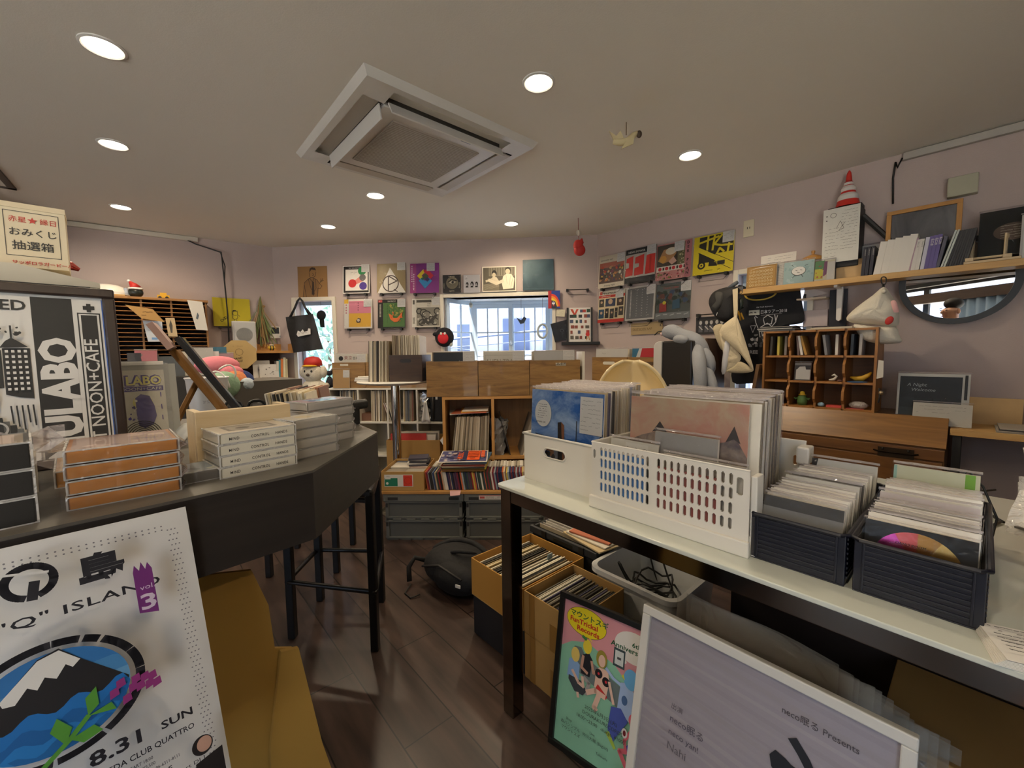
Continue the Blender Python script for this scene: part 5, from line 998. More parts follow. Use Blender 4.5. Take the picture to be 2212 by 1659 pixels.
# T-shirt hanging in front of the window
t = T('t_shirt', 'black printed T-shirt hanging under the shelf in front of the window', 'T-shirt', RW.M); mt = mat('#14151a', .85, 0, .15, 12, .2, 60); ys = -.052
out = [(1590,622),(1612,620),(1640,634),(1668,616),(1700,612),(1724,608),(1732,650),(1738,692),(1718,700),(1708,694),(1704,720),(1702,770),(1699,822),(1660,827),(1620,828),(1582,825),(1583,770),(1586,700)]
pillow(MB(), rpts(out, ys), ys, .016, .008, mt, 8, .004).build('fabric', t, smooth=1)
cx_,cz_ = r2(1642,634,ys - .02);b = MB();b.tube([(cx_ + .10 * cos(q),ys - .018,cz_ + .045 * sin(q)) for q in [pi + k * pi / 12 for k in range(13)]],.006,mat('#b59a3a',.7),6);b.build('collar_trim',t)
x0, z0 = r2(1612, 760, ys - .03); x1, z1 = r2(1690, 650, ys - .03)
a = Art(x1 - x0,z1 - z0,x0,z0,ys - .027);lg = '#a9a9ac';a.text('SEX TAPE MANIACS',.26,.90,.035,'#c9c9cc',bold=.01);a.rect(.04,.76,.36,.86,'#b9bab0');a.scrawl(.06,.77,.34,.85,1,'#3a3a3a',.03);a.text('日本ツアー2018',.40,.78,.085,'#c9c9cc',bold=.01,sx=.8);a.line([(.4,.745),(1.0,.755)],.008,lg)
for p in ([(.22,.72),(.26,.60),(.36,.44),(.4,.3)],[(.24,.74),(.30,.70)],[(.8,.74),(.84,.6),(.72,.5)],[(.88,.72),(.84,.62)],[(.48,.68),(.6,.74),(.74,.68),(.72,.56),(.52,.56),(.48,.66)],[(.4,.5),(.6,.58),(.74,.5)],[(.42,.5),(.5,.2),(.7,.16)],[(.1,.54),(.18,.4),(.26,.54),(.12,.54)]):a.line(p,.022,lg)
a.blobs(.06,.1,.34,.36,14,[lg,'#c2c2c4','#77787c'],.03,.07);a.blobs(.36,.08,.8,.4,16,[lg,'#6a6b70','#33343a'],.03,.07);a.text('BREE',.02,-.04,.10,lg,bold=.03);a.build(t,'printed_front')
# black cap, canvas tote, key charms at the shelf end
hk = tag(MB().tube([(*r2(1592,628,-.23)[:1],-.225,SZ + .012),(r2(1592,628,-.24)[0],-.25,SZ + .018),(r2(1592,628,-.24)[0],-.262,SZ + .004),(r2(1592,628,-.24)[0],-.255,SZ - .012)],.004,m_steel,6).box(r2(1592,628,-.24)[0] - .008,r2(1592,628,-.24)[0] + .03,-.23,-.215,SZ - .005,SZ + .018,m_steel).build('shelf_hook',M=RW.M),'small metal hook at the left end of the pine shelf','hook')
yc = -.33; t = T('baseball_cap', 'black baseball cap hanging from the left end of the pine shelf', 'cap', RW.M); mk2 = mat('#1b1a1a', .75, 0, .12, 20, .2, 150)
pillow(MB(),rpts([(1588,619),(1598,626),(1592,640),(1590,668),(1584,690),(1566,696),(1548,688),(1535,668),(1531,650),(1540,632),(1562,622)],yc),yc,.055,.03,mk2,8).build('crown',t,smooth=1)
pillow(MB(),rpts([(1545,632),(1560,632),(1563,648),(1556,665),(1545,672),(1537,664),(1548,650)],yc - .05),yc - .05,.022,.01,mat('#3a3936',.75),5).build('brim',t,smooth=1)
MB().tube([(*r2(1572,624,yc)[:1],yc,r2(1572,624,yc)[1]),(r2(1585,615,yc)[0],yc,r2(1585,615,yc)[1]),(r2(1594,609,yc)[0],yc,r2(1594,609,yc)[1])],[.012,.014,.012],mat('#4a5058',.6),8).build('strap',t,smooth=1);x,z = r2(1543,683,yc - .06);a = Art(.03,.06,x,z,yc - .045);a.line([(.3,.1),(.5,.5),(.3,.6),(.6,.95)],.12,'#d8d8d4');a.build(t,'logo')
yt = -.40;t = T('canvas_tote','cream canvas bag with a folded flap hanging under the black cap','bag',RW.M);mcv = mat('#cdbf9f',.9,0,.06,9,.25,90);mcv2 = mat('#b9ab8c',.9,0,.06,9,.25,90)
MB().prism(rpts([(1583, 626), (1594, 622), (1594, 670), (1591, 700), (1586, 690)], yt + .02), yt + .015, yt + .022, mcv, 'y').build('strap', t)
pillow(MB(),rpts([(1586,684),(1591,684),(1598,700),(1614,750),(1628,800),(1600,765),(1554,716)],yt - .03),yt - .03,.02,.015,mcv,6,.006).build('flap',t,smooth=1)
pillow(MB(),rpts([(1554,716),(1575,740),(1600,768),(1592,788),(1570,802),(1559,802),(1563,770)],yt),yt,.012,.02,mcv,6,.006).build('front_panel',t,smooth=1)
pillow(MB(), rpts([(1600, 781), (1628, 800), (1604, 806), (1568, 803), (1584, 792)], yt - .02), yt - .02, .012, .01, mcv2, 5).build('bottom_fold', t, smooth=1)
pillow(MB(),rpts([(1541,706),(1560,700),(1572,720),(1564,752),(1557,754),(1545,728)],yt + .05),yt + .05,.012,.012,mcv2,5).build('side_panel',t,smooth=1)
pillow(MB(), rpts([(1566, 738), (1576, 745), (1568, 802), (1558, 802)], yt - .012), yt - .012, .012, .01, mat('#c9c7c6', .8), 4).build('lining', t, smooth=1)
yk = -.29; t = T('key_charms', 'bunch of black and yellow key charms on the pine shelf end', 'key charms', RW.M)
def r3(px, py, y): x, z = r2(px, py, y); return (x, y, z)
MB().tube([r3(1599 + 5 * cos(q),630 + 5 * sin(q),yk) for q in [k * pi / 6 for k in range(12)]],.002,m_steel,6,True).build('key_ring',t);MB().tube([r3(1600,635,yk),r3(1602,645,yk)],.002,m_steel,6).build('chain',t)
MB().tube([r3(1600, 645, yk), r3(1601, 655, yk), r3(1600, 668, yk), r3(1606, 664, yk)], [.012, .016, .012, .006], mat('#1f2a22', .5), 8).build('dark_figure', t, smooth=1)
for a_,b_,c_ in (((1596,676),(1600,692),'#c9962a'),((1600,676),(1606,690),'#c9962a'),((1594,672),(1598,684),'#c9962a')):MB().tube([r3(*a_,yk - .01),r3(*b_,yk - .01)],[.007,.006],mat(c_,.4),8).build('yellow_charm',t,smooth=1)
MB().tube([r3(1600, 668, yk), r3(1598, 676, yk)], .002, m_steel, 6).build('chain', t)
# white cap on a carabiner
yw = -.26; t = T('baseball_cap', 'white baseball cap with a strawberry hanging under the pine shelf', 'cap', RW.M); mwc = mat('#d6d0bf', .85, 0, .04, 20, .2, 120)
pillow(MB(),rpts([(1908,620),(1922,632),(1940,662),(1943,688),(1935,706),(1890,702),(1843,698),(1828,687),(1850,664),(1885,638)],yw),yw,.07,.03,mwc,9,.004).build('crown',t,smooth=1)
pillow(MB(),rpts([(1845,700),(1890,705),(1934,706),(1942,722),(1948,738),(1925,743),(1896,742),(1868,735),(1852,718)],yw - .01),yw - .01,.045,.0,mwc,7).build('brim',t,smooth=1)
x,z = r2(1920,692,yw - .075);MB().ball((x,yw - .058,z),(.017,.006,.024),m_red,14,8).build('strawberry_patch',t,M=Matrix.Translation((x,yw,z)) @ Matrix.Rotation(radians(25),4,'Y') @ Matrix.Translation((-x,-yw,-z)),smooth=1);x,z = r2(1922,650,yw - .06);pillow(MB(),rpts([(1924,652),(1935,650),(1942,672),(1936,675),(1928,672)],yw - .045),yw - .045,.008,.005,mat('#d8a8a4',.8),3).build('pink_patch',t,smooth=1)
MB().ball(r3(1910,630,yw - .05),.011,mwc,10,6).build('button',t,smooth=1);MB().tube([r3(1909 + 5.5 * cos(q),604 + (9 + 3 * sin(q)) * sin(q),-.235) for q in [k * pi / 8 for k in range(16)]],.0032,m_black,6,True).tube([r3(1908,614,-.235),r3(1908,622,-.25)],.006,m_black,6).build('carabiner',t,smooth=1)
# dark and pale boards behind the bracket
x0,z0 = r2(1790,706,-.03);x1,z1 = r2(1832,612,-.03);put('dark_board',slab(x1 - x0,.012,SZ - .045 - z0,'#1a1c26'),RW.at(x0,-.036,z0),'narrow dark navy board behind the white shelf bracket','board',None)
x0,z0 = r2(1735,706,-.03);x1,z1 = r2(1789,668,-.03);put('pale_board',slab(x1 - x0,.012,z1 - z0,'#b5a9a8'),RW.at(x0,-.036,z0),'pale blank board under the small wall ledge beside the T-shirt','board',None)
x0,z0 = r2(1724,650,-.06);x1,_ = r2(1788,640,-.06);t = T('small_ledge','small white wall ledge with a slanted card beside the T-shirt','ledge',RW.at(x0,0,z0));MB().box(0,x1 - x0,-.1,0,0,.01,mat('#c9b9a0',.5)).build('board',t);MB().prism([(.02,.01),(x1 - x0,.035),(.04,.09)],-.05,-.046,P('#c9c0bc'),'y').build('slanted_card',t);MB().cyl((.04,-.07,.01),(.04,-.07,.04),.007,m_dark).build('bottle',t)
# bureau with its pigeonhole hutch
w_bur = wood('#5a3a1c', '#7c5429', 0, 4., .38, 9., .2)
bu = T('writing_bureau', 'brown wooden bureau with a slanted lid and dark pull handle', 'bureau', RW.at(1.50, -.46, 0)); bw = .94
MB().prism([(0, 0), (.44, 0), (.44, .935), (.10, .935), (0, .80)], 0, bw, w_bur, 'x').build('carcass', bu, bevel=.003)
s_ = MB();s_.M = Matrix.Translation((0,-.0,.80)) @ Matrix.Rotation(radians(-36.5),4,'X');s_.box(-.004,bw + .004,-.012,0,-.006,.168,wood('#6d4a24','#8f6635',0,4.,.35,9.,.25));s_.build('slanted_lid',bu,bevel=.002)  # paler wood than the carcass paints in the light the lid catches
MB().box(.0, bw, -.014, 0, .735, .79, w_bur).build('fall_rail', bu, bevel=.002)
for k in range(3): MB().box(.006, bw - .006, -.014, 0, .07 + k * .222, .282 + k * .222, w_bur).build('drawer', bu, bevel=.002)
xh,zh = r2(1935,975,-.46);xh -= 1.5;h_ = MB();h_.box(xh - .07,xh + .07,-.018,-.013,zh - .03,zh + .02,mat('#3a2c1c',.4,.6));h_.tube([(xh - .085,-.02,zh),(xh - .07,-.034,zh - .002),(xh + .07,-.034,zh - .002),(xh + .085,-.02,zh)],.005,mat('#2a2018',.35,.8),6);h_.ball((xh - .05,-.02,zh + .012),.006,m_black,8,6).ball((xh + .05,-.02,zh + .012),.006,m_black,8,6).build('pull_handle',bu)
x0, _ = r2(1646, 800, -.36); x1, _ = r2(1893, 800, -.36); ZB2 = .9365; hw = x1 - x0; hh = 1.415 - ZB2
w_h = wood('#8a5a28', '#a8743a', 2, 4., .45, 8.); w_hx = wood('#8a5a28', '#a8743a', 0, 4., .45, 8.)
hu = T('pigeonhole_hutch', 'open wooden pigeonhole hutch with notched dividers on the bureau', 'shelf', RW.at(x0, -.355, ZB2)); hd = .24; tk = .012; cwid = (hw - tk) / 4
MB().box(0, hw, hd - .008, hd, 0, hh, wood('#6d451e', '#84572a', 0, 4., .5, 8.)).build('back_panel', hu)
for k in range(5):
    pf = [(hd - .008, 0), (hd - .008, hh), (.03, hh)]
    for r in range(2,-1,-1):zb = r * hh / 3;pf += [(.03,zb + hh / 3 - .02),(.0,zb + hh / 3 - .05),(.0,zb + .06),(.03,zb + .035),(.03,zb + .004)] if 0 < k < 4 else [(0,zb + hh / 3),(0,zb)]
    MB().prism(pf, k * cwid, k * cwid + tk, w_h, 'x').build('side_panel' if k in (0, 4) else 'notched_divider', hu)
for j in range(4):
    for k in range(4):MB().box(k * cwid + tk,(k + 1) * cwid,.012,hd - .008,j * (hh - tk) / 3,j * (hh - tk) / 3 + tk,w_hx).build('top_panel' if j == 3 else 'shelf_board',hu)
HX, HY = x0, -.355
def cell(k, j): return HX + k * cwid + tk, ZB2 + j * (hh - tk) / 3 + tk
for k,j,dx,c,ln,lb in ((0,2,.012,'#4a4640',2,'dark disc spine, first in the top left pigeonhole'),(0,2,.055,'#b8a94a',0,'yellow disc spine in the top left pigeonhole'),(0,2,.095,'#77706c',1,'grey disc spine in the top left pigeonhole'),(1,2,.012,'#6a5a58',-4,'mauve disc spine in the second top pigeonhole'),(1,2,.03,'#d8d4cc',-9,'white disc spine leaning left in the second top pigeonhole'),(1,2,.052,'#a8803a',-15,'ochre disc spine leaning most in the second top pigeonhole'),(2,2,.015,'#8f8f92',-8,'grey disc spine leaning in the third top pigeonhole'),(2,2,.08,'#d0ccc2',0,'upright white disc spine in the third top pigeonhole'),(3,2,.012,'#3d4650',1,'dark blue disc spine in the top right pigeonhole'),(3,2,.05,'#a9a6a4',1,'pale disc spine in the top right pigeonhole')):
    x,z = cell(k,j);put('disc_case',slab(.013,.13,.122,c),RW.at(x + dx + (.016 if ln < -3 else 0),HY + .05,z + .0015,0,0,ln),lb,'disc','discs in the pigeonhole hutch')
x,z = cell(1,1);cover(RW,x + .02,HY + .03,z + .001,.085,.11,lambda a:a.rect(0,0,1,1,'#3a3638').rect(.1,.05,.98,.62,'#d2cec6').poly([(.15,.62),(.7,.62),(.65,.8),(.3,.78)],'#d2cec6').rect(0,.86,1,1,'#8a8480'),'disc_case','dark disc case with pale print in the middle row of the hutch','disc',-10,.008)
x,z = cell(0,0);t = T('white_pot','white patterned cup in the lower left pigeonhole of the hutch','cup',RW.at(x + .06,HY + .07,z));MB().lathe([(.001,0),(.034,0),(.038,.03),(.041,.075),(.036,.075),(.033,.01),(.001,.01)],mat('#d8d2c2',.6,0,.1,60,.8,70),24).build('cup',t,smooth=40)
x,z = cell(1,0);t = T('green_figurine','small green figurine in a yellow hat in the lower row of the hutch','figurine',RW.at(x + .06,HY + .07,z));MB().lathe([(.001,0),(.024,0),(.028,.02),(.024,.05),(.014,.066),(.001,.07)],mat('#4a6a34',.6),18).build('body',t,smooth=1);MB().lathe([(.024,.062),(.014,.068),(.012,.082),(.001,.086)],mat('#c9a42a',.5),16).build('hat',t,smooth=1)
for s in (-1, 1): MB().tube([(s * .02, 0, .045), (s * .036, -.005, .035), (s * .04, -.008, .045)], .006, mat('#4a6a34', .6), 6).build('arm', t, smooth=1)
x,z = cell(2,1);t = T('white_bird_trinket','small white bird trinket in the middle row of the hutch','trinket',RW.at(x + .08,HY + .06,z));MB().tube([(-.025,0,.008),(0,0,.012),(.012,0,.03),(.0,0,.04),(-.012,0,.034)],[.004,.008,.006,.006,.003],m_cream,8).build('bird',t,smooth=1)
x,z = cell(2,1);tag(MB().ball((x + .11,HY + .05,z + .006),(.014,.01,.006),mat('#5a3a34',.6),10,6).build('brown_pebble',M=RW.M,smooth=1),'tiny brown pebble beside the white bird trinket','pebble')
x,z = cell(3,1);t = T('yellow_toy_banana','yellow banana toy in the right pigeonhole of the middle row','toy',RW.at(x + .06,HY + .07,z));MB().tube([(-.045,0,.028),(-.02,0,.02),(.01,0,.022),(.035,0,.04),(.05,0,.058)],[.005,.013,.015,.012,.005],mat('#c99a1f',.5),10).build('fruit',t,smooth=1)
put('blue_disc',MB().lathe([(.001,0),(.045,0),(.047,.004),(.001,.007)],mat('#3a6a9a',.4),24).mesh('blue_disc'),RW.at(x + .05,HY + .05,z + .0),'small round blue dish under the yellow banana toy','dish',None)
x,z = cell(2,0);tag(MB().ball((x + .025,HY + .04,z + .0135),(.018,.016,.013),mat('#8fb0c4',.5),12,8).build('blue_ball',M=RW.M,smooth=1),'small pale blue ball in the lower row of the hutch','ball');put('red_packet',slab(.075,.05,.012,'#c2483f'),RW.at(x + .05,HY + .04,z + .0005,-6),'small red packet in the lower row of the hutch','packet',None)
x,z = cell(3,0);t = T('plastic_bag','clear plastic bag bunched in the lower right pigeonhole','bag',RW.at(x + .06,HY + .06,z));rn = random.Random(9);MB().ball((0,0,.022),(.045,.035,.022),film('#d8d0c8',.45,.15,.6,60),16,9).build('bag',t);put('red_card',slab(.08,.05,.003,'#b8544a'),RW.at(x + .01,HY + .02,z + .0002,10),'red card under the clear plastic bag in the hutch','card',None)
rn = random.Random(12)
for k in range(5):put('record_sleeve',slab(.20,.19,.005,['#8f8d88','#4a4846','#a9a6a0','#3a3836','#77746e'][k]),RW.at(HX - .03 + rn.uniform(-.012,.012),HY + .01,ZB2 + hh + .001 + k * .0062,rn.uniform(-5,5)),'small plastic wrapped sleeve in the flat pile on the hutch','record','flat pile of sleeves on the hutch')
tag(MB().box(0,.2,0,.16,0,.006,mat('#b5aa90',.3)).box(0,.2,0,.004,.006,.012,mat('#b5aa90',.3)).build('shallow_tray',M=RW.at(HX + .25,HY + .02,ZB2 + hh + .001)),'shallow pale tray on top of the hutch right half','tray')
t = T('framed_photo','thin picture frame seen edge on, leaning at the left side of the hutch','picture frame',RW.at(HX - .06,-.40,.9365,0,0,8));MB().box(0,.02,0,.22,0,.27,wood('#5a3f24','#7a5a36',2,4.)).build('frame',t)
x,z = r2(1893,770,-.36);tag(MB().prism([(0,0),(.028,.01),(.026,.1),(.004,.105)],0,.002,P('#d2ccbc'),'y').build('paper_tag',M=RW.at(HX + hw + .002,HY - .003,1.13)),'cream paper tag hanging on the right side of the hutch','tag')
x,z = r2(1893,850,-.36);tag(MB().tube([(0,0,.0),(.006,-.01,.03),(.002,-.006,.08)],.004,m_dark,6).ball((.012,-.01,.055),.012,mat('#9a8a70',.3,.8),8,6).build('hanging_keys',M=RW.at(HX + hw + .016,HY - .012,1.0)),'small bunch of keys hanging on the right side of the hutch','keys')
# side shelf right of the bureau
ss = T('side_shelf', 'pine side shelf right of the bureau carrying a framed record', 'shelf', RW.at(2.45, -.40, 0));
MB().box(-.0, .62, 0, .36, .862, .895, w_pine).build('shelf_board', ss, bevel=.002)
for xx in (.01, .58): MB().box(xx, xx + .03, .02, .05, 0, .862, m_dark).build('leg', ss); MB().box(xx, xx + .03, .31, .34, 0, .862, m_dark).build('leg', ss)
def on_side(px, y): return r2(px, 890, y)[0]
put('wood_board',slab(.235,.012,.14,'#c2a270'),RW.at(2.455,-.12,.8955),'pale wood board standing behind the left of the framed record','panel',None);put('wood_board',slab(.12,.012,.14,'#bd9c6a'),RW.at(2.70,-.12,.8955),'pale wood board standing behind the right of the framed record','panel',None)
def art_night(a):
    a.rect(0,0,1,1,'#d2d0c6');a.rect(.035,.03,.9,.94,'#23272a');a.rect(.035,.03,.9,.3,'#3a4244');a.rect(.05,.3,.88,.5,'#2b3134');a.text('A Night',.14,.74,.09,'#9aa09e',slant=.2);a.text('Welcome',.2,.64,.09,'#9aa09e',slant=.2)
    for u in (.52, .62, .7): a.line([(u, .2), (u, .5)], .012, '#15181a'); a.line([(u - .02, .42), (u + .02, .42)], .008, '#15181a')
    a.rect(.93, .5, .97, .98, '#33312e')
x0,_ = r2(1935,880,-.28);x1,_ = r2(2092,890,-.28);cover(RW,x0,-.28,.897,x1 - x0,.265,art_night,'record_sleeve','white framed dark record cover titled A Night Welcome on the side shelf',lean=-7,th=.012)
x0,_ = r2(1971,890,-.33);slip_t = cover(RW,x0,-.335,.897,.215,.115,lambda a:a.rect(0,0,1,1,'#cfcabc').scrawl(.06,.5,.9,.92,3,'#8a867c',.006),'note_card','cream handwritten card standing in front of the A Night Welcome record','card',-14,.002,plastic=True)
for k in range(4):put('record_sleeve',slab(.315,.22,.004,['#8f8a80','#b5aea0','#4a4642','#a39c90'][k]),RW.at(2.60 + .004 * k,-.395,.8955 + k * .0055,1.5 * (k % 2)),'plastic sleeved record lying flat at the front of the side shelf','record','flat records on the side shelf')
# ================================================================ glass table, its baskets and what stands under it
ZG = .845
m_glass_top = mat('#c9cdc2', .08, 0, .02, 3, coat=.6, name='back_painted_glass'); m_dch = mat('#8a8278', .10, 1., .05, 4)
t = T('glass_table', 'long white glass topped table on dark chrome legs', 'table', TB.at(0, 0, 0)); TL, TD = 1.58, 1.0
q = []
for cx_, cy_, a0 in ((TL - .02, .0, -90), (TL - .02, TD - .02, 0), (.0, TD - .02, 90), (.0, .0, 180)):
    for k in range(5): q.append((cx_ + .02 * cos(radians(a0 + k * 22.5)), cy_ + .02 * sin(radians(a0 + k * 22.5))))
MB().prism(q, ZG - .011, ZG, m_glass_top).build('glass_top', t, bevel=.002)
for y0, y1 in ((-.006, .022), (TD - .05, TD - .02)): MB().box(.04, TL - .06, y0, y1, ZG - .058, ZG - .012, m_dch).build('apron', t, bevel=.002)
for x0, x1 in ((-.006, .022), (TL - .06, TL - .03)): MB().box(x0, x1, .03, TD - .06, ZG - .058, ZG - .012, m_dch).build('apron', t, bevel=.002)
for x0 in (-.008, TL - .07):
    for y0 in (-.008, TD - .06): MB().box(x0, x0 + .052, y0, y0 + .052, 0, ZG - .012, m_dch).build('leg', t, bevel=.002)
def plate(xs, zs, solid, y0, y1, m, tri=None):
    """flat panel with openings: grid cells that are solid, with cut corner cells given as triangles"""
    b = MB(); nx, nz = len(xs), len(zs); V = [(x, y, z) for y in (y0, y1) for z in zs for x in xs]; F = []
    def v(i, j, k): return k * nx * nz + j * nx + i
    S = [[solid(i, j) for j in range(nz - 1)] for i in range(nx - 1)]
    for i in range(nx - 1):
        for j in range(nz - 1):
            if S[i][j] is True:
                F += [(v(i, j, 0), v(i + 1, j, 0), v(i + 1, j + 1, 0), v(i, j + 1, 0)), (v(i, j, 1), v(i, j + 1, 1), v(i + 1, j + 1, 1), v(i + 1, j, 1))]
                for di,dj,e in ((-1,0,((i,j),(i,j + 1))),(1,0,((i + 1,j + 1),(i + 1,j))),(0,-1,((i + 1,j),(i,j))),(0,1,((i,j + 1),(i + 1,j + 1)))):
                    a, c = i + di, j + dj
                    if not (0 <= a < nx - 1 and 0 <= c < nz - 1) or S[a][c] is False: F.append((v(*e[0], 0), v(*e[1], 0), v(*e[1], 1), v(*e[0], 1)))
            elif isinstance(S[i][j], str):
                c = {'sw': (i, j), 'se': (i + 1, j), 'nw': (i, j + 1), 'ne': (i + 1, j + 1)}
                tri_ = [c[k] for k in {'sw': ('sw', 'se', 'nw'), 'se': ('se', 'ne', 'sw'), 'nw': ('nw', 'sw', 'ne'), 'ne': ('ne', 'nw', 'se')}[S[i][j]]]
                F += [tuple(v(*p, 0) for p in tri_), tuple(v(*p, 1) for p in tri_[::-1])]; F.append((v(*tri_[1], 0), v(*tri_[2], 0), v(*tri_[2], 1), v(*tri_[1], 1)))
    b.add(V, F, m); return b
def slotted(w, h, slots, y0, y1, m, r=.004):
    xs, zs = {0., w}, {0., h}
    for x0, x1, z0, z1 in slots: xs |= {x0, x0 + r, x1 - r, x1}; zs |= {z0, z0 + r, z1 - r, z1}
    xs, zs = sorted(round(x, 5) for x in xs), sorted(round(z, 5) for z in zs)
    def solid(i, j):
        cx_, cz_ = (xs[i] + xs[i + 1]) / 2, (zs[j] + zs[j + 1]) / 2
        for x0, x1, z0, z1 in slots:
            if x0 < cx_ < x1 and z0 < cz_ < z1:
                W = cx_ < x0 + r; E = cx_ > x1 - r; S_ = cz_ < z0 + r; N = cz_ > z1 - r
                return 'sw' if W and S_ else 'se' if E and S_ else 'nw' if W and N else 'ne' if E and N else False
        return True
    return plate(xs, zs, solid, y0, y1, m)
m_bsk = mat('#d8d4ca', .35, 0, .02, 4, name='white_plastic');
# solid white basket with the first row of records
bk = T('white_storage_basket', 'smooth white storage basket with an oval hand hole, left on the table', 'basket', TB.at(.0, .10, ZG)); bw_, bh_, bd_ = .335, .165, .37
b = slotted(bw_, bh_, [(.10, .195, .095, .128)], 0, .004, m_bsk, .014); b.build('front_wall', bk)
rm = MB().tube([(.148 + s * .034 + s * .0165 * cos(q_),-.001,.1115 + .0165 * sin(q_)) for s,q_ in [(1,-pi / 2 + k * pi / 8) for k in range(9)] + [(-1,pi / 2 - k * pi / 8) for k in range(9)]],.0028,m_bsk,6,True);rm.build('hand_hole_rim',bk,smooth=1)
MB().box(0,bw_,bd_ - .004,bd_,0,bh_,m_bsk).box(0,.004,.004,bd_ - .004,0,bh_,m_bsk).box(bw_ - .004,bw_,.004,bd_ - .004,0,bh_,m_bsk).box(.004,bw_ - .004,.004,bd_ - .004,0,.004,m_bsk).build('basket_body',bk)
MB().tube([(-.002, -.002, bh_), (bw_ + .002, -.002, bh_), (bw_ + .002, bd_ + .002, bh_), (-.002, bd_ + .002, bh_)], .0045, m_bsk, 8, True).build('rim', bk, smooth=40)
def art_sky(a):
    a.rect(0, 0, 1, 1, cloud('#2560ac', '#a9c4e2', 7, .42, .72, 1.8)); rn = random.Random(3)
    a.poly([(0,0),(1,0),(1,.34),(.8,.38),(.62,.36),(.4,.4),(.1,.42),(0,.44)],'#8f9096');a.poly([(.1,.3),(.12,.46),(.2,.47),(.22,.3)],'#b9845a');a.poly([(.22,.28),(.23,.46),(.36,.45),(.36,.28)],'#a8734c');a.rect(.05,.24,.3,.33,'#2c4f86');a.blobs(.06,.22,.4,.32,10,['#2a2a2e','#4a4442','#c9c2b8'],.02,.04)
    a.poly([(.43,.12),(.41,.66),(.46,.67),(.5,.12)],'#2b2320');a.poly([(.46,.67),(.50,.64),(.53,.12),(.5,.12)],'#8a5a3c');a.poly([(.5,.14),(1,.0),(1,.12),(.7,.2)],'#c2b8a8')
    for p in ([(.7,.24),(.84,.44),(1,.6)],[(.84,.44),(.95,.2)],[(.08,.5),(.6,.44),(1,.36)],[(.67,.2),(.67,.7)],[(.78,.4),(1,.42)]):a.line(p,.01,'#2f3136')
    a.blobs(.6, .1, .98, .34, 14, ['#a8a8ac', '#77787c', '#c4c2c0', '#5d5e63'], .02, .05); a.rect(.78, .1, 1, .18, '#2a2a2e')
def sky_extra(t):
    a = Art(.315,.315,0,0,-.003);a.ell(.19,.74,.125,'#e4e4df',.15);a.scrawl(.12,.68,.26,.85,7,'#77777a',.005);a.text('SAYAKA KAI',.10,.635,.026,'#3a3a3e',bold=.01);a.build(t,'round_sticker');slip(t,.225,.185,.088,.118,8,-.0032)
cover(TB,.01,.118,ZG + .008,.315,.315,art_sky,'record_sleeve','blue sky record cover with a round text sticker, front of the white basket',lean=-3,extra=sky_extra,fm=film('#0c0c0c',.94,.06,.4,16),wrap=.014)
TOPS = ['#cfc9bc', '#b8b2a4', '#e0dacb', '#4a4640', '#d6cdb8', '#8d94ac', '#857d70', '#ebe6da', '#b9a888', '#5a5468', '#a8a49c']
def sleeved(fr, x, y, z, w, h, n, dy, dx, lean, label, group, seed, th=(.0035, .005), wrap=.012, rz=0., pal=TOPS, name='record_sleeve', cat='record', top=True):
    """sleeved covers standing one behind the other, clear film standing up past the card"""
    rn = random.Random(seed); kinds = {}
    for i in range(n):
        c = rn.choice(pal); k = (c, rn.choice(th));
        if k not in kinds:
            r_ = T(name, label, cat, I4, group); MB().box(0, w, 0, k[1], 0, h, mat(c, .6, 0, .1, 25)).build('card_sleeve', r_)
            q = MB().sheet(lambda u,v:(-.002 + u * (w + .004),-.0015 + v * (k[1] + .003),h + wrap * (.85 + .15 * sin(u * 9 + seed)) * (1 - .75 * abs(2 * v - 1)) + .0008 * rn.random()),12,3,m_film_s);q.sheet(lambda u,v:(w + .0025 + .001 * rn.random(),-.0015 + u * (k[1] + .003),v * h),2,10,m_film_s);q.build('plastic_cover',r_,smooth=1,recalc=False);kinds[k] = r_;new = True
        else: new = False
        M = fr.at(x + dx * i + rn.uniform(-.003,.003),y + i * dy + rn.uniform(0,dy * .2),z + rn.uniform(0,.008),rz + rn.uniform(-.5,.5),lean + rn.uniform(-.6,.6))
        if new: kinds[k].matrix_local = M
        else: dup(kinds[k], M)
sleeved(TB,.008,.135,ZG + .008,.315,.315,18,.0178,-.0045,-3,'sleeved record standing behind the blue sky cover in the white basket','records in the white basket',81)
# perforated basket
pb = T('perforated_basket', 'white basket perforated with rows of oval slots, middle of the table', 'basket', TB.at(.340, .052, ZG)); pw, ph, pd = .425, .192, .43
sl = [(x0,x0 + .0085,z0,z0 + .027) for x0 in [.030 + k * .0146 for k in range(11)] + [.207 + k * .0175 for k in range(11)] for z0 in (.052,.087,.122,.157 - .003)] + [(.006,.014,.146,.172),(.398,.412,.135,.175)]
slotted(pw, ph, sl, 0, .004, m_bsk, .0035).build('front_wall', pb)
MB().box(-.004, pw + .004, -.009, .004, 0, .036, m_bsk).build('base_strip', pb, bevel=.003)
slotted(pw, ph, [(pw - .03, pw - .02, .12, .15), (pw - .03, pw - .02, .06, .09)], pd - .004, pd, m_bsk).build('back_wall', pb)
MB().box(0,.004,.004,pd - .004,0,ph,m_bsk).box(pw - .004,pw,.004,pd - .004,0,.045,m_bsk).box(.004,pw - .004,.004,pd - .004,0,.004,m_bsk).build('basket_body',pb)
MB().box(pw - .002,pw + .012,.01,.05,.0,ph - .012,m_bsk).build('corner_post',pb,bevel=.003);MB().box(pw - .012,pw + .018,pd - .05,pd + .002,ph - .055,ph - .008,m_bsk).build('corner_tab',pb,bevel=.004)
MB().tube([(pw, .002, ph), (0, .002, ph), (0, pd, ph), (pw, pd, ph)], .003, m_bsk, 6).build('rim', pb)
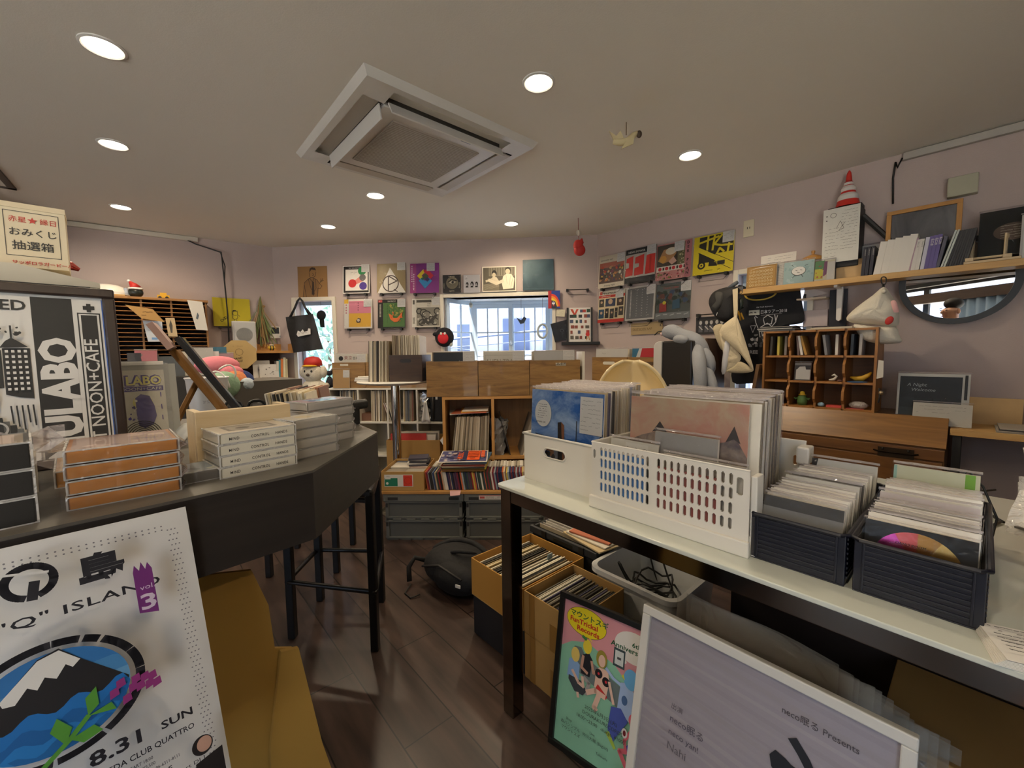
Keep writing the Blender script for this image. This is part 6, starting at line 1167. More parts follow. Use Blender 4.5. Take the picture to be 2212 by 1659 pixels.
def art_pinkmt(a):
    a.rect(0, 0, 1, 1, cloud('#c58f7c', '#c9b294', 8, .4, .62))
    a.poly([(0,.6),(.12,.66),(.24,.7),(.29,.8),(.34,.72),(.44,.7),(.5,.66),(.6,.67),(.7,.66),(.84,.7),(.9,.82),(.94,.7),(1,.6),(1,0),(0,0)],cloud('#4f4652','#b09c8a',14,.36,.66))
    a.poly([(.22, .7), (.29, .8), (.36, .71), (.3, .73)], '#3f3a3a'); a.poly([(.84, .7), (.9, .83), (.95, .7), (.9, .73)], '#3f3a3a')
cover(TB,.415,.125,ZG + .008,.315,.318,art_pinkmt,'record_sleeve','dusky pink mountain painting record cover in the perforated basket',lean=-3,fm=film('#5a5450',.90,.06,.5,16),wrap=.02)
sleeved(TB,.432,.142,ZG + .008,.315,.318,20,.0165,-.0022,-3,'sleeved record behind the pink mountain cover in the perforated basket','records in the perforated basket',82,pal=['#cfc9bc','#c2b8a2','#e0dacb','#b8a888','#d6cdb8','#8a7d68','#ebe6da','#5a5048'])
# discs in front of them
sleeved(TB,.345,.062,ZG + .006,.145,.160,3,.008,.0,-6,'white sleeved disc standing at the front left of the perforated basket','white discs in the perforated basket',83,pal=['#e6e2d8','#dad5c8'],name='disc_case',cat='disc',wrap=.006)
cover(TB,.372,.084,ZG + .006,.15,.197,lambda a:a.rect(0,0,1,1,'#dedacd').rect(.33,.3,.8,.97,'#e8e5dc').scrawl(.36,.5,.78,.94,6,'#6a6762',.008),'disc_case','white sleeve with a price slip standing above the others in the perforated basket','disc',-6)
cover(TB,.505,.098,ZG + .006,.165,.232,lambda a:a.rect(0,0,1,1,'#8a8783').rect(0,.55,1,.75,'#55524f').rect(.1,.05,.9,.56,'#b8b4ac').rect(.16,.05,.5,.45,'#a39f98').rect(.56,.1,.86,.48,'#aaa69e').rect(0,.75,1,1,'#a09d99'),'disc_case','clear case with a grey room picture in front of the pink mountain cover','disc',-5,.01)
for k,(c,lb) in enumerate((('#d8d2c4','pale flat sleeve edge at the front right of the perforated basket'),('#2a2624','black edged sleeve at the front right of the perforated basket'),('#b9b4a8','grey sleeve right behind the black edged one in the perforated basket'))):
    cover(TB, .545, .062 + k * .009, ZG + .005, .20, .168 + k * .008, lambda a, c=c: a.rect(0, 0, 1, 1, c), 'record_sleeve', lb, lean=-3, wrap=.01)
put('inner_card',slab(.16,.003,.15,'#3a6aa0'),TB.at(.352,.0572,ZG + .02),'blue printed card seen through the left slots of the perforated basket','card',None);put('inner_card',slab(.17,.003,.14,'#7a3f38'),TB.at(.53,.0572,ZG + .02),'brown red card seen through the right slots of the perforated basket','card',None)
# navy ribbed baskets
m_navy = mat('#0b0d1b', .35, 0, .1, 8, name='navy_plastic')
def ribbed(x, label, w=.165, d=.44, h=.10):
    t = T('ribbed_basket', label, 'basket', TB.at(x, .062, ZG), 'navy ribbed baskets'); th = .003
    open_box(w, d, h, th, m_navy).build('basket_body', t, bevel=.004)
    b = MB()
    for k in range(9):
        z = .012 + k * .0095; b.box(.012, w - .012, -.0022, .0005, z, z + .0052, m_navy).box(w - .0005, w + .0022, .012, d - .012, z, z + .0052, m_navy)
    for xx in (.012, w - .016): b.box(xx, xx + .004, -.003, .0, .006, h - .004, m_navy)
    b.build('ribs', t, bevel=.001)
    MB().tube([(.008,-.003,h),(w - .008,-.003,h),(w + .003,.008,h),(w + .003,d - .008,h),(w - .008,d + .003,h),(.008,d + .003,h),(-.003,d - .008,h),(-.003,.008,h)],.0042,m_navy,8,True).build('rim',t,smooth=40);return t
ribbed(.766, 'navy ribbed basket of discs next to the perforated basket'); ribbed(.943, 'navy ribbed basket of discs at the table right, with the shiny disc in front')
def art_tape(a):a.rect(0,0,1,1,'#8c8a86');a.rect(0,.82,1,1,'#4a4845');a.rect(.0,.0,1,.42,'#2c2a28');a.rect(.28,.36,.62,.56,'#1f1d1c');a.rect(.62,.24,.76,.58,'#d8d4ca');a.blobs(.63,.26,.75,.56,8,['#1c1a19','#d8d4ca'],.015,.03);a.rect(.76,.3,1,.44,'#c9c5ba')
cover(TB, .777, .082, ZG + .006, .142, .130, art_tape, 'disc_case', 'grey and black printed case at the front of the left navy basket', 'disc', -12, .014)
def art_hand(a): a.rect(0, 0, 1, 1, '#dedbd0'); a.text('MAGENUM', .1, .80, .09, '#5d5a55', sx=.9, sp=1.3); a.text('SONIC', .64, .80, .09, '#5d5a55', sx=.8, sp=1.3)
sleeved(TB,.775,.105,ZG + .006,.142,.128,7,.017,0,-16,'sleeved disc near the front of the left navy basket','discs in the left navy basket',84,wrap=.008,name='disc_case',cat='disc',pal=['#dedad0','#e6e3da','#c9c5ba'])
cover(TB, .776, .222, ZG + .006, .142, .146, art_hand, 'disc_case', 'white disc sleeve with faint handwriting in the left navy basket', 'disc', -16)
sleeved(TB,.775,.245,ZG + .006,.142,.138,8,.018,0,-16,'sleeved disc at the back of the left navy basket','discs in the left navy basket',85,wrap=.008,name='disc_case',cat='disc',pal=['#dedad0','#8f8b84','#4a4844','#e6e3da'])
cover(TB,.79,.40,ZG + .006,.135,.158,lambda a:a.rect(0,0,1,1,'#d2d0c6').poly([(0,.3),(.1,1),(0,1)],'#2c2a28').rect(0,0,1,.4,'#2c2a28'),'disc_case','black and white plastic case highest at the back of the left navy basket','disc',-14,.008)
# jewel case with the disc showing
def art_cd(a):
    a.rect(0,0,1,1,'#1b1a19');cols = ['#b58a3c','#c9a05a','#a8763c','#b8524a','#c04a8a','#a88ac0','#8a8f4a','#c2a04a','#b0603a','#9aa05a','#c98a4a','#8f5a3c']
    for k in range(12):a.poly([(.5,.46)] + [(.5 + .42 * cos(radians(k * 30 + j * 6)),.46 + .48 * sin(radians(k * 30 + j * 6))) for j in range(6)],mat(cols[k],.22,.9,.05,4))  # rainbow sheen of the disc painted in as coloured metal sectors
    a.ell(.5, .46, .13, '#b9b4a8', .15); a.ell(.5, .46, .06, '#1b1a19', .07); a.text('QANO ROOM', .3, .74, .05, '#3a3430', slant=.1)
cover(TB,.952,.080,ZG + .006,.145,.127,art_cd,'disc_case','jewel case with an iridescent disc at the front of the right navy basket','disc',-12,.010,wrap=.006,fm=film('#0c0c0c',.93,.04,.25,20))
sleeved(TB,.951,.100,ZG + .006,.146,.127,8,.017,0,-15,'sleeved disc just behind the iridescent disc in the right navy basket','discs in the right navy basket',86,wrap=.008,name='disc_case',cat='disc',pal=['#dedad0','#e6e3da','#8f8b84','#c9c5ba','#3a3836'])
cover(TB,.951,.238,ZG + .006,.146,.142,lambda a:a.rect(0,0,1,1,'#d8ccc8').rect(0,0,1,.2,'#4a3a6a'),'disc_case','pinkish white sleeve with a purple edge in the right navy basket','disc',-15)
sleeved(TB,.951,.265,ZG + .006,.146,.137,6,.022,0,-15,'sleeved disc toward the back of the right navy basket','discs in the right navy basket',87,th=(.008,.012),wrap=.008,name='disc_case',cat='disc',pal=['#dedad0','#e6e3da','#cfd2cc'])
cover(TB,.955,.415,ZG + .006,.14,.168,lambda a:a.rect(0,0,1,1,'#d6d6b4').rect(.84,0,.95,1,'#7ab03a').rect(0,0,.04,1,'#9ac0b0'),'disc_case','pale yellow case with a green stripe at the back of the right navy basket','disc',-8,.022)
# cables, card and flyers on the table
def tz(px, py, z=ZG + .004): x, y = TB.z(px, py, z); return (x, y, z)
t = T('desk_cable','thin black cord looping behind the right navy basket','cord',TB.M);MB().tube([tz(2091,1068),tz(2130,1060),tz(2150,1058)],.0032,m_black,6).build('strand',t,smooth=1)
MB().tube([(1.06,.50,ZG + .15),(1.075,.52,ZG + .165),(1.10,.535,ZG + .13),(1.125,.54,ZG + .06),(1.12,.53,ZG + .02),(1.10,.52,ZG + .006)],.0026,m_black,6).build('strand',t,smooth=1)
MB().tube([tz(2096,1088),tz(2120,1098),tz(2150,1118),tz(2168,1128)],.0034,m_black,6).build('strand',t,smooth=1);MB().tube([tz(2118,1138),tz(2140,1135),tz(2160,1128)],.0034,m_black,6).build('strand',t,smooth=1)
for k in range(6):put('flyer',slab(.15,.10,.0012,'#dedbd4'),TB.at(1.118 + .002 * k,-.025 + .001 * k,ZG + .0005 + k * .0016,12 + k),'white flyer in the small pile at the table right corner','flyer','flyers at the table corner')
fx = T('flyer','topmost flyer with a black and white spiky picture at the table right corner','flyer',TB.at(1.13,-.02,ZG + .0115,18),'flyers at the table corner');MB().box(0,.15,0,.10,-.0006,0,P('#dedbd4')).build('sheet',fx)
a = Art(.15, .10); a.fn = lambda u, v, q_: (q_[0], q_[2], -q_[1] - .0003); a.blobs(.4, .3, .98, .95, 18, ['#3a3838', '#77757a', '#1c1a1a', '#b5b2ae'], .04, .1)
for k in range(14): a.line([(.7, .65), (.7 + .3 * cos(k * .45), .65 + .34 * sin(k * .45))], .012, '#1f1d1d')
a.scrawl(.05, .1, .36, .9, 7, '#4a4846', .012); a.build(fx, 'printed_face')
# pine boxes and bags at the far right of the table
px_ = T('pine_box', 'long pale pine box cut off at the right edge of the table', 'box', TB.at(1.165, .42, ZG, -9)); w_pn = wood('#b8925c', '#d2b07c', 1, 4., .5, 8.)
MB().box(0,.016,0,.62,0,.075,w_pn).build('side_panel',px_,bevel=.002);MB().box(.30,.316,0,.62,0,.075,w_pn).build('side_panel',px_);MB().box(.016,.3,0,.016,0,.075,w_pn).build('end_panel',px_);MB().box(.016,.3,.604,.62,0,.075,w_pn).build('end_panel',px_);MB().box(.016,.3,.016,.604,0,.01,w_pn).build('bottom_panel',px_)
rn = random.Random(31); m_bag = film('#e8e6e0', .55, .14, .8, 40)
for k in range(9):
    yb = .50 + .055 * k; xb = 1.135 + rn.uniform(0, .03) + .018 * k * .4
    t = T('zip_bag','clear zip bag with a white card, in the pile along the pine box','bag',TB.at(xb,yb,ZG + .055 + .010 * k,rn.uniform(-14,10),-62 + rn.uniform(-8,8)),'clear zip bags on the pine box')
    MB().box(.012,.10,.002,.008,.012,.085,mat(rn.choice(['#d8d6d0','#c2c0bc','#8f8d8a']),.6)).build('card_insert',t);MB().sheet(lambda i,j:(i * .12,-.004 - .008 * rn.random(),j * .13),6,6,m_bag).sheet(lambda i,j:(i * .12,.012 + .006 * rn.random(),j * .13),5,5,m_bag).build('bag_film',t,smooth=1)
pr = T('pine_rack','pine upright rack behind the zip bags right of the side shelf','rack',TB.at(1.30,1.06,0,-12));MB().box(0,.04,0,.34,.0,.955,w_pale).build('side_panel',pr,bevel=.002);MB().box(.04,.5,.0,.34,.86,.88,w_pale).build('shelf_board',pr);MB().box(.48,.5,0,.34,0,.86,w_pale).build('side_panel',pr)
bx = T('record_tray','oak tray of leaning discs at the right edge of the picture above the zip bags','tray',TB.at(1.345,1.10,.881,-12));MB().box(0,.36,0,.012,0,.065,w_oakx).build('front_panel',bx);MB().box(0,.012,.012,.25,0,.12,w_oak).build('side_panel',bx);MB().box(.348,.36,.012,.25,0,.12,w_oak).build('side_panel',bx);MB().box(.012,.348,.012,.25,0,.01,w_oakx).build('bottom_panel',bx);MB().box(.012,.348,.238,.25,0,.12,w_oakx).build('back_panel',bx)
for k,c in enumerate(('#b8b2a4','#8a6a4a','#d2ccc0','#3a3e48','#55627a','#2c3038','#8f9aa8')):put('record_sleeve',slab(.005,.19,.20,c),TB.at(1.43 + .022 * k,1.105 - .006 * k,.8925,-12,0,24 + k * 2),'small sleeve leaning right in the oak tray at the picture edge','record','sleeves in the oak tray')
# ---------------------------------------------------------------- under the table
m_kraft_y = mat('#b5853a', .8, 0, .06, 5); m_tape = mat('#9a7238', .4, 0, .05, 9)
tag(MB().box(0,.345,0,.375,0,.185,mat('#15161c',.7)).build('black_box',M=TB.at(-.425,.165,0),bevel=.003),'black box on the floor under the yellow cardboard record box','box')
def rec_box(name, label, x, y, z, w, d, h, m, tape=False):
    t = T(name, label, 'box', TB.at(x, y, z), 'cardboard record boxes under the table'); open_box(w, d, h, .005, m, m_kraft_in).build('carton', t, bevel=.0015)
    if tape: MB().box(w - .12, w - .07, -.0008, .0005, 0, h * .6, m_tape).build('tape', t); MB().box(.03, .06, -.0008, .0005, 0, h, m_tape).build('tape', t)
    return t
rec_box('cardboard_box', 'yellow cardboard box packed with records beside the table leg', -.43, .16, .186, .35, .38, .175, m_kraft_y)
rec_box('cardboard_box', 'brown taped cardboard box packed with records behind the black framed poster', -.073, .158, .19, .26, .30, .172, m_kraft, True)
t = rec_box('cardboard_box', 'lower brown cardboard box stacked under the taped record box', -.073, .16, 0, .26, .295, .187, m_kraft, True)
def edge_row(x0, x1, y, z, d, h, pal, label, group, seed, fr=TB, lean=6):
    rn = random.Random(seed); x = x0
    while x < x1:
        w = rn.choice((.004,.005,.0065));put('record_sleeve',slab(w,d,round(h - rn.choice((0,.002,.005,.008)),4),rn.choice(pal)),fr.at(x,y + rn.uniform(-.006,.006),z,0,0,lean + rn.uniform(-.6,.6)),label,'record',group);x += w * rn.uniform(1.9,2.7)
edge_row(-.418,-.115,.185,.193,.32,.150,['#c9c0a8','#8a7a5c','#e0d8c2','#4a4030','#b8a272','#6d5f48','#d8cfb8','#26221c'],'record edge in the yellow cardboard box under the table','records in the yellow cardboard box',91)
edge_row(-.062,.155,.175,.197,.265,.145,['#a8a290','#5a5448','#c9c2ae','#3a362f','#7a6e58','#26221f','#8f8876','#55506a'],'record edge in the brown taped cardboard box under the table','records in the taped cardboard box',92)
put('divider_card', slab(.004, .03, .165, '#9ab0b8'), TB.at(-.23, .44, .196, 0, 0, 6), 'pale blue tab sticking up in the yellow cardboard box', 'divider', None)
gc = T('grey_crate','dark grey plastic crate of records behind the cardboard boxes','crate',TB.at(-.44,.565,0));mgc = mat('#2c2f30',.5,0,.1,8);open_box(.415,.33,.395,.012,mgc).build('body',gc,bevel=.003)
MB().box(-.01, .42, -.012, .012, .36, .395, mgc).build('front_rim', gc, bevel=.003); MB().box(.16, .28, -.014, -.011, .365, .382, m_black).build('hand_slot', gc)
for xx in (.08, .32): MB().box(xx, xx + .03, -.018, -.01, .345, .397, m_black).build('latch', gc, bevel=.002)
sleeved(TB,-.425,.585,.08,.385,.315,14,.02,0,-3,'record edge in the dark grey crate behind the cardboard boxes','records in the dark grey crate',93,pal=['#8f8a7c','#c9c4b4','#4a463e','#a89a80'],wrap=.006)
for k,(c,lb) in enumerate((('#c9b48a','tan sleeve lowest of those lying on the dark grey crate'),('#d8d2c0','cream sleeve lying second on the dark grey crate'),('#b86a4a','orange magazine lying on top of the dark grey crate records'))):put('magazine',slab(.26 - .02 * k,.22,.006,c),TB.at(-.26 + .02 * k,.60,.4 + k * .009,-10 + 8 * k,0,0),lb,'magazine',None)
# white bin with cables
wb = T('white_bin','white plastic bin holding black cables under the table','bin',TB.at(.012,.472,0));mwb = mat('#d6d8d6',.4,0,.02,4);w_,d_,h_ = .375,.40,.388
def rr(i, w, d, r, n=6):
    o = []
    for cx_, cy_, a0 in ((w - r, r, -90), (w - r, d - r, 0), (r, d - r, 90), (r, r, 180)):
        for k in range(n): o.append((cx_ + r * cos(radians(a0 + k * 90 / (n - 1))), cy_ + r * sin(radians(a0 + k * 90 / (n - 1)))))
    return o
O1 = rr(0, w_, d_, .05); n = len(O1)
def ins(P_, e, ww=w_, dd=d_): return [(ww / 2 + (x - ww / 2) * (1 - 2 * e / ww), dd / 2 + (y - dd / 2) * (1 - 2 * e / dd)) for x, y in P_]
lv = [(ins(O1, .03), 0), (ins(O1, .004), h_ - .02), (ins(O1, -.012), h_ - .02), (ins(O1, -.012), h_), (ins(O1, .006), h_), (ins(O1, .034), .006)]
b = MB();vs = [(x,y,z) for P_,z in lv for x,y in P_];b.add(vs,[(r * n + k,r * n + (k + 1) % n,(r + 1) * n + (k + 1) % n,(r + 1) * n + k) for r in range(5) for k in range(n)] + [tuple(range(5 * n,6 * n)),tuple(range(n))[::-1]],mwb);b.build('bin_body',wb,smooth=35)
cb_ = T('cable_coil', 'tangle of black cables inside the white bin', 'cable', TB.at(.20, .67, .05)); rn = random.Random(5); pts = []
for k in range(150):
    q_ = k * .42; pts.append((.09 * cos(q_) * (1 + .3 * sin(k * .17)), .08 * sin(q_) * (1 + .3 * cos(k * .13)), .03 + .0017 * k + .02 * sin(k * 1.3)))
MB().tube(pts, .0045, m_black, 6).build('coil', cb_, smooth=1)
for a_ in ([(-.05,-.06,.2),(-.09,-.1,.30),(-.11,-.12,.36),(-.08,-.14,.37),(-.05,-.13,.30),(-.02,-.08,.25)],[(.0,.03,.24),(-.02,-.02,.38),(.0,-.03,.46),(.04,-.04,.44),(.06,-.02,.34),(.07,.02,.25)]):MB().tube(a_,.0045,m_black,6).build('cable_loop',cb_,smooth=1,sub=1)
# black framed poster
bp_ = T('framed_poster','black framed pink and green illustrated anniversary poster leaning under the table','poster',TB.at(.183,.022,0,9,-9.5));fw,fh = .345,.495
b = MB();b.box(0,fw,0,.016,0,.018,m_black).box(0,fw,0,.016,fh - .018,fh,m_black).box(0,.018,0,.016,.018,fh - .018,m_black).box(fw - .018,fw,0,.016,.018,fh - .018,m_black);b.build('frame',bp_,bevel=.001)
MB().box(.018, fw - .018, .010, .016, .018, fh - .018, m_dark).build('backing', bp_)
a = Art(fw - .036,fh - .036,.018,.018,.010);a.rect(0,0,1,1,'#d8959a');gn = '#8cc4a4';a.poly([(0,0),(1,0),(1,.50),(.88,.56),(.62,.70),(.3,.76),(.12,.72),(0,.66)],gn)
a.ell(.27,.885,.235,'#3a3418',.098);a.ell(.27,.885,.231,'#ecd81c',.095);a.poly([(.3,.80),(.33,.80),(.36,.77)],'#ecd81c');a.text('マウントスギ',.08,.905,.048,'#2a5a34',bold=.02,sx=1.05);a.text('FunTrickal',.08,.862,.046,'#c8321e',bold=.03,sx=1.15);a.text('Records',.17,.818,.046,'#c8321e',bold=.03,sx=1.15)
a.ell(.80,.86,.20,'#ece6da',.1);a.text('6th',.78,.868,.04,'#1f5a34',bold=.02,sx=1.2);a.text('Anniversary',.56,.825,.046,'#1f5a34',bold=.02,sx=1.15);a.ell(.72,.755,.018,'#ece6da');a.ell(.69,.735,.01,'#ece6da')
sf = '#6d7a78';a.poly([(.14,.62),(.16,.70),(.24,.71),(.30,.66),(.92,.54),(.97,.48),(.95,.36),(.84,.36),(.8,.42),(.22,.54)],sf);a.rect(.60,.70,.72,.82,'#3a4a4a');a.rect(.615,.715,.705,.805,'#d8dcd6');a.rect(.64,.75,.68,.765,'#4a4a4a')
sk = '#e8c2ac'
def body(pts, c): a.poly(pts, c)
body([(.26,.54),(.25,.66),(.33,.70),(.38,.66),(.36,.54)],'#1d1d22');a.line([(.27,.66),(.26,.58),(.33,.56)],.03,'#c99a84');a.line([(.37,.65),(.40,.58),(.45,.62)],.028,'#c99a84');a.ell(.31,.735,.05,'#e9d23c',.048);a.line([(.3,.52),(.36,.5),(.33,.42)],.04,'#a8a29c');a.line([(.29,.78),(.25,.79)],.03,'#4a8a4a')
body([(.10,.48),(.11,.60),(.17,.62),(.24,.59),(.24,.48)],'#8aaed8');a.ell(.18,.645,.05,'#e6c86a',.05);body([(.12,.46),(.12,.49),(.28,.49),(.34,.44),(.3,.40),(.2,.40)],'#3f4448');a.line([(.16,.53),(.24,.47),(.30,.46)],.032,sk);a.line([(.28,.52),(.3,.46)],.03,sk);a.line([(.24,.4),(.25,.375)],.03,sk)
body([(.42,.50),(.43,.61),(.47,.65),(.56,.64),(.58,.58),(.56,.48)],sk);a.ell(.48,.70,.06,'#9a8a34',.058);a.ell(.485,.69,.038,sk,.04);a.ell(.46,.60,.042,'#1c1a1c',.03);a.ell(.545,.57,.042,'#1c1a1c',.03);a.ell(.46,.60,.012,'#c92f3a',.009);a.ell(.545,.57,.012,'#c92f3a',.009);body([(.44,.50),(.46,.53),(.57,.48),(.56,.46)],'#c8322e');a.line([(.54,.47),(.44,.48),(.35,.44)],.05,sk);a.line([(.48,.46),(.44,.37),(.46,.36)],.05,sk);a.line([(.58,.58),(.64,.46)],.028,sk)
body([(.68,.44),(.70,.62),(.78,.64),(.88,.56),(.90,.44),(.82,.40)],'#a8c0e4');a.ell(.80,.665,.075,'#6aaede',.065);body([(.72,.68),(.70,.66),(.74,.645)],'#d8d24a');a.line([(.72,.60),(.62,.62),(.54,.66)],.03,'#a8c0e4');a.ell(.75,.52,.03,'#4a6a9a',.03);body([(.60,.30),(.62,.44),(.72,.46),(.80,.40),(.70,.28),(.66,.22),(.62,.24)],'#4a5aa8');body([(.58,.26),(.62,.28),(.70,.20),(.68,.185)],'#a8c24a')
body([(.82,.30),(.84,.42),(.92,.42),(.95,.34),(.95,.26)],'#e0707e');a.ell(.86,.425,.055,'#e0707e',.045);body([(.78,.24),(.86,.3),(.95,.28),(.98,.14),(.9,.12),(.84,.16)],'#2a4ab0');a.line([(.84,.36),(.78,.28),(.80,.22)],.03,'#e0707e');a.line([(.94,.28),(.9,.18),(.86,.12)],.035,'#e0707e');a.line([(.80,.22),(.74,.2),(.84,.1),(.94,.06)],.045,'#e0707e');a.ell(.775,.325,.03,'#e8e4e0',.03);a.ell(.775,.325,.015,'#7a1f2a',.018)
ik = '#3f4a44';a.text('2025年6月3日(火)',.34,.335,.032,ik);a.text('DOURAKURECORDS',.32,.295,.032,ik);a.text('18:00～23:00   charge  ¥1000',.26,.255,.03,ik);a.text('Shop',.14,.19,.024,ik);a.text('Live',.42,.19,.024,ik);a.text('森バシンプル',.08,.155,.026,ik);a.text('マウントスギ',.09,.12,.026,ik);a.text('仲川大輔 (Bagus!)',.34,.155,.026,ik);a.text('Takeuchi',.5,.09,.024,ik);a.text('DJ',.78,.1,.024,ik);a.build(bp_,'printed_poster')
# white framed poster
wp_ = T('framed_poster','white framed grey poster with brush lettering leaning at the table front','poster',TB.at(.478,.0,0,0,-11));fw,fh = .565,.592;mwf = mat('#dcd9cf',.4,0,.02,4)
b = MB();b.box(0,fw,0,.022,0,.024,mwf).box(0,fw,0,.022,fh - .024,fh,mwf).box(0,.024,0,.022,.024,fh - .024,mwf).box(fw - .024,fw,0,.022,.024,fh - .024,mwf);b.build('frame',wp_,bevel=.003);MB().box(.02,fw - .02,.012,.02,.02,fh - .02,mwf).build('backing',wp_)
a = Art(fw - .048, fh - .048, .024, .024, .0115); a.rect(0, 0, 1, 1, '#a89ea4'); rn = random.Random(14)
for k in range(26):v = 1 - k * .04;a.line([(0,v + rn.uniform(-.02,.02)),(1,v - .05 + rn.uniform(-.02,.02))],rn.uniform(.01,.03),rn.choice(['#aca2a7','#a3999f','#b0a6a9','#a69c9f']))
a.text('neco眠る Presents',.63,.885,.034,'#4f4a50',bold=.004,sx=.95);a.text('出演',.16,.63,.03,'#6a636a');a.text('neco眠る',.16,.57,.042,'#5a5460');a.text('neco yan!',.16,.51,.038,'#5a5460');a.text('Nahi',.16,.44,.05,'#6a636a')
a.poly([(.66,.80),(.69,.82),(.74,.77),(.79,.69),(.78,.66),(.75,.66),(.73,.68),(.74,.71),(.70,.76)],'#22242a');a.poly([(.60,.70),(.62,.73),(.66,.72),(.68,.71),(.80,.70),(1.0,.66),(1.0,.62),(.82,.65),(.66,.67),(.63,.64),(.61,.66)],'#22242a');a.poly([(.64,.58),(.76,.58),(.9,.54),(1,.5),(1,.46),(.86,.51),(.74,.55),(.66,.56)],'#22242a');a.poly([(.7,.46),(.8,.47),(.84,.2),(.78,.12),(.76,.3)],'#22242a');a.build(wp_,'printed_poster')
MB().add([(.02,.0085,.02),(fw - .02,.0085,.02),(fw - .02,.0085,fh - .02),(.02,.0085,fh - .02)],[(0,1,2,3)],film('#ffffff',.93,.05,.08,4)).build('acrylic_sheet',wp_,recalc=False)
# clear plastic sleeves and the kraft carton
m_clear = film('#d8cdb8', .72, .10, .9, 14); rn = random.Random(8)
for k in range(12):put('plastic_sleeve',MB().sheet(lambda i,j:(i * .40,.012 * sin(i * 7 + j * 3 + k) * j,j * .40 - .02 * i * j),10,8,m_clear).mesh('plastic_sleeve',1,False),TB.at(.50 + .018 * k + rn.uniform(-.006,.006),.235 + .014 * k,.18 - .016 * k if k < 11 else .0,0,-6),'clear plastic record sleeve in the bundle behind the white framed poster','plastic sleeve','clear plastic sleeves under the table')
kx = T('cardboard_box','dim cardboard carton with black print under the table right end','box',TB.at(.955,.42,0,0));MB().box(0,.30,0,.36,0,.34,m_kraft).build('carton',kx,bevel=.003);a = Art(.30,.34);a.poly([(.1,.90),(.3,.94),(.24,.84),(.1,.85)],'#2c241a');a.text('天地無用',.45,.74,.07,'#3a2e1c');a.scrawl(.4,.6,.9,.72,2,'#3a2e1c',.02);a.rect(.08,.3,.8,.6,'#c9c4b8');a.build(kx,'printed_marks')
tag(MB().box(0,.75,0,.02,0,.74,mat('#241a18',.7)).build('dark_board',M=TB.at(.46,.80,0)),'dark board standing in the shadow at the back under the table','board')  # dark sheet in place of the deep shade under the table
# backpack on the floor
bpk = T('backpack', 'black backpack lying on the floor left of the cardboard boxes', 'backpack', TB.at(-.80, .30, 0, 20)); mbp = mat('#0b0b0d', .8, 0, .2, 12, .4, 30)
b = MB(); b.ball((.0, .06, .105), (.22, .17, .105), mbp, 20, 12); b.ball((.06, -.06, .10), (.15, .07, .085), mbp, 16, 10); b.build('bag_body', bpk, smooth=1);
b = MB();b.tube([(-.20,.02,.10),(-.25,-.03,.13),(-.27,-.06,.08),(-.24,-.09,.02)],.014,mbp,8).build('strap',bpk,smooth=1);MB().tube([(-.02,.0,.20),(.06,-.02,.235),(.14,.04,.21)],.012,mbp,8).build('top_handle',bpk,smooth=1,sub=1);MB().tube([(-.16,-.07,.12),(-.02,-.10,.17),(.14,-.12,.14)],.006,m_dark,6).build('zip',bpk,smooth=1);MB().tube([(-.21,.06,.14),(-.12,.14,.20),(.04,.16,.21),(.18,.1,.17)],.02,mbp,8).build('padded_strap',bpk,smooth=1,sub=1);MB().box(.11,.14,-.132,-.126,.10,.115,m_white).build('tag',bpk)
MB().tube([(-.22, -.1, .015), (-.2, -.17, .005), (-.14, -.19, .005), (-.11, -.15, .012)], .004, m_dark, 6).build('drawstring', bpk, smooth=1)
# ================================================================ bar counter and what stands on it
ZK = 1.115
m_bar = wood('#45423d', '#58544d', 0, 5., .42, 10.); m_barf = wood('#1c1815', '#2a2420', 0, 5., .5, 10.)
t = T('bar_counter', 'dark bar counter with a thick angled top', 'counter', CT.M); pg = [(-1.25, 0), (0, 0), (.242, .213), (.269, .346), (.29, .86), (-1.25, .86)]
MB().prism(pg,ZK - .004,ZK,m_bar).build('counter_top',t);MB().prism(pg,ZK - .113,ZK - .004,m_barf).build('apron',t);MB().box(-1.2,-.50,.2,.8,0,ZK - .113,m_barf).build('pedestal',t)
bd = T('back_desk', 'dark work desk behind the bar counter', 'desk', CT.M); MB().box(-.9, .50, .88, 1.75, .955, .98, m_dark).build('desk_top', bd);
for x, y in ((-.87, .9), (-.87, 1.7), (-.1, 1.7)): MB().box(x, x + .05, y, y + .05, 0, .955, m_dark).build('leg', bd)
def cp(px, py, y): return CT.p(px, py, y)
# hanging poster: the pixel-measured points were turned into poster metres once, here only metres are used
pw_, ph_ = .297, .425; PX, PZ = -.464, .683
pt = T('event_poster', 'big white event poster with a Mount Fuji style circle hanging on the counter front', 'poster', CT.at(PX, -.006, PZ, 0, 1.2))
def bend(u, v, q): return (q[0] + .034 * (1 - v) * u, q[1], q[2])
MB().sheet(lambda i, j: bend(i, j, (i * pw_, 0, j * ph_)), 24, 30, P('#dddbd6')).build('paper', pt, smooth=1)
a = Art(pw_, ph_, step=.0001); a.fn = bend; K = '#1e1d24'; a.rect(0, 0, 1, 1, '#dddbd6')
def U(x): return (x - PX - .004) / pw_
def V(z): return (z - PZ + .008) / ph_
for k in range(46):
    for r in range(2): a.ell(.03 + k * .0195, .965 - r * .011, .0032, '#77757a', n=6)
for k in range(60):
    for r in range(3): a.ell(.925 + r * .012 + (k % 2) * .006, .95 - k * .0155, .003, '#77757a', n=6)
a.ring(U(-.297),V(1.068),.055,.022,K,30,-70,250);a.line([(U(-.297),V(1.05)),(U(-.294),V(1.066))],.025,K);a.line([(U(-.312),V(1.081)),(U(-.284),V(1.074))],.008,'#dddbd6')
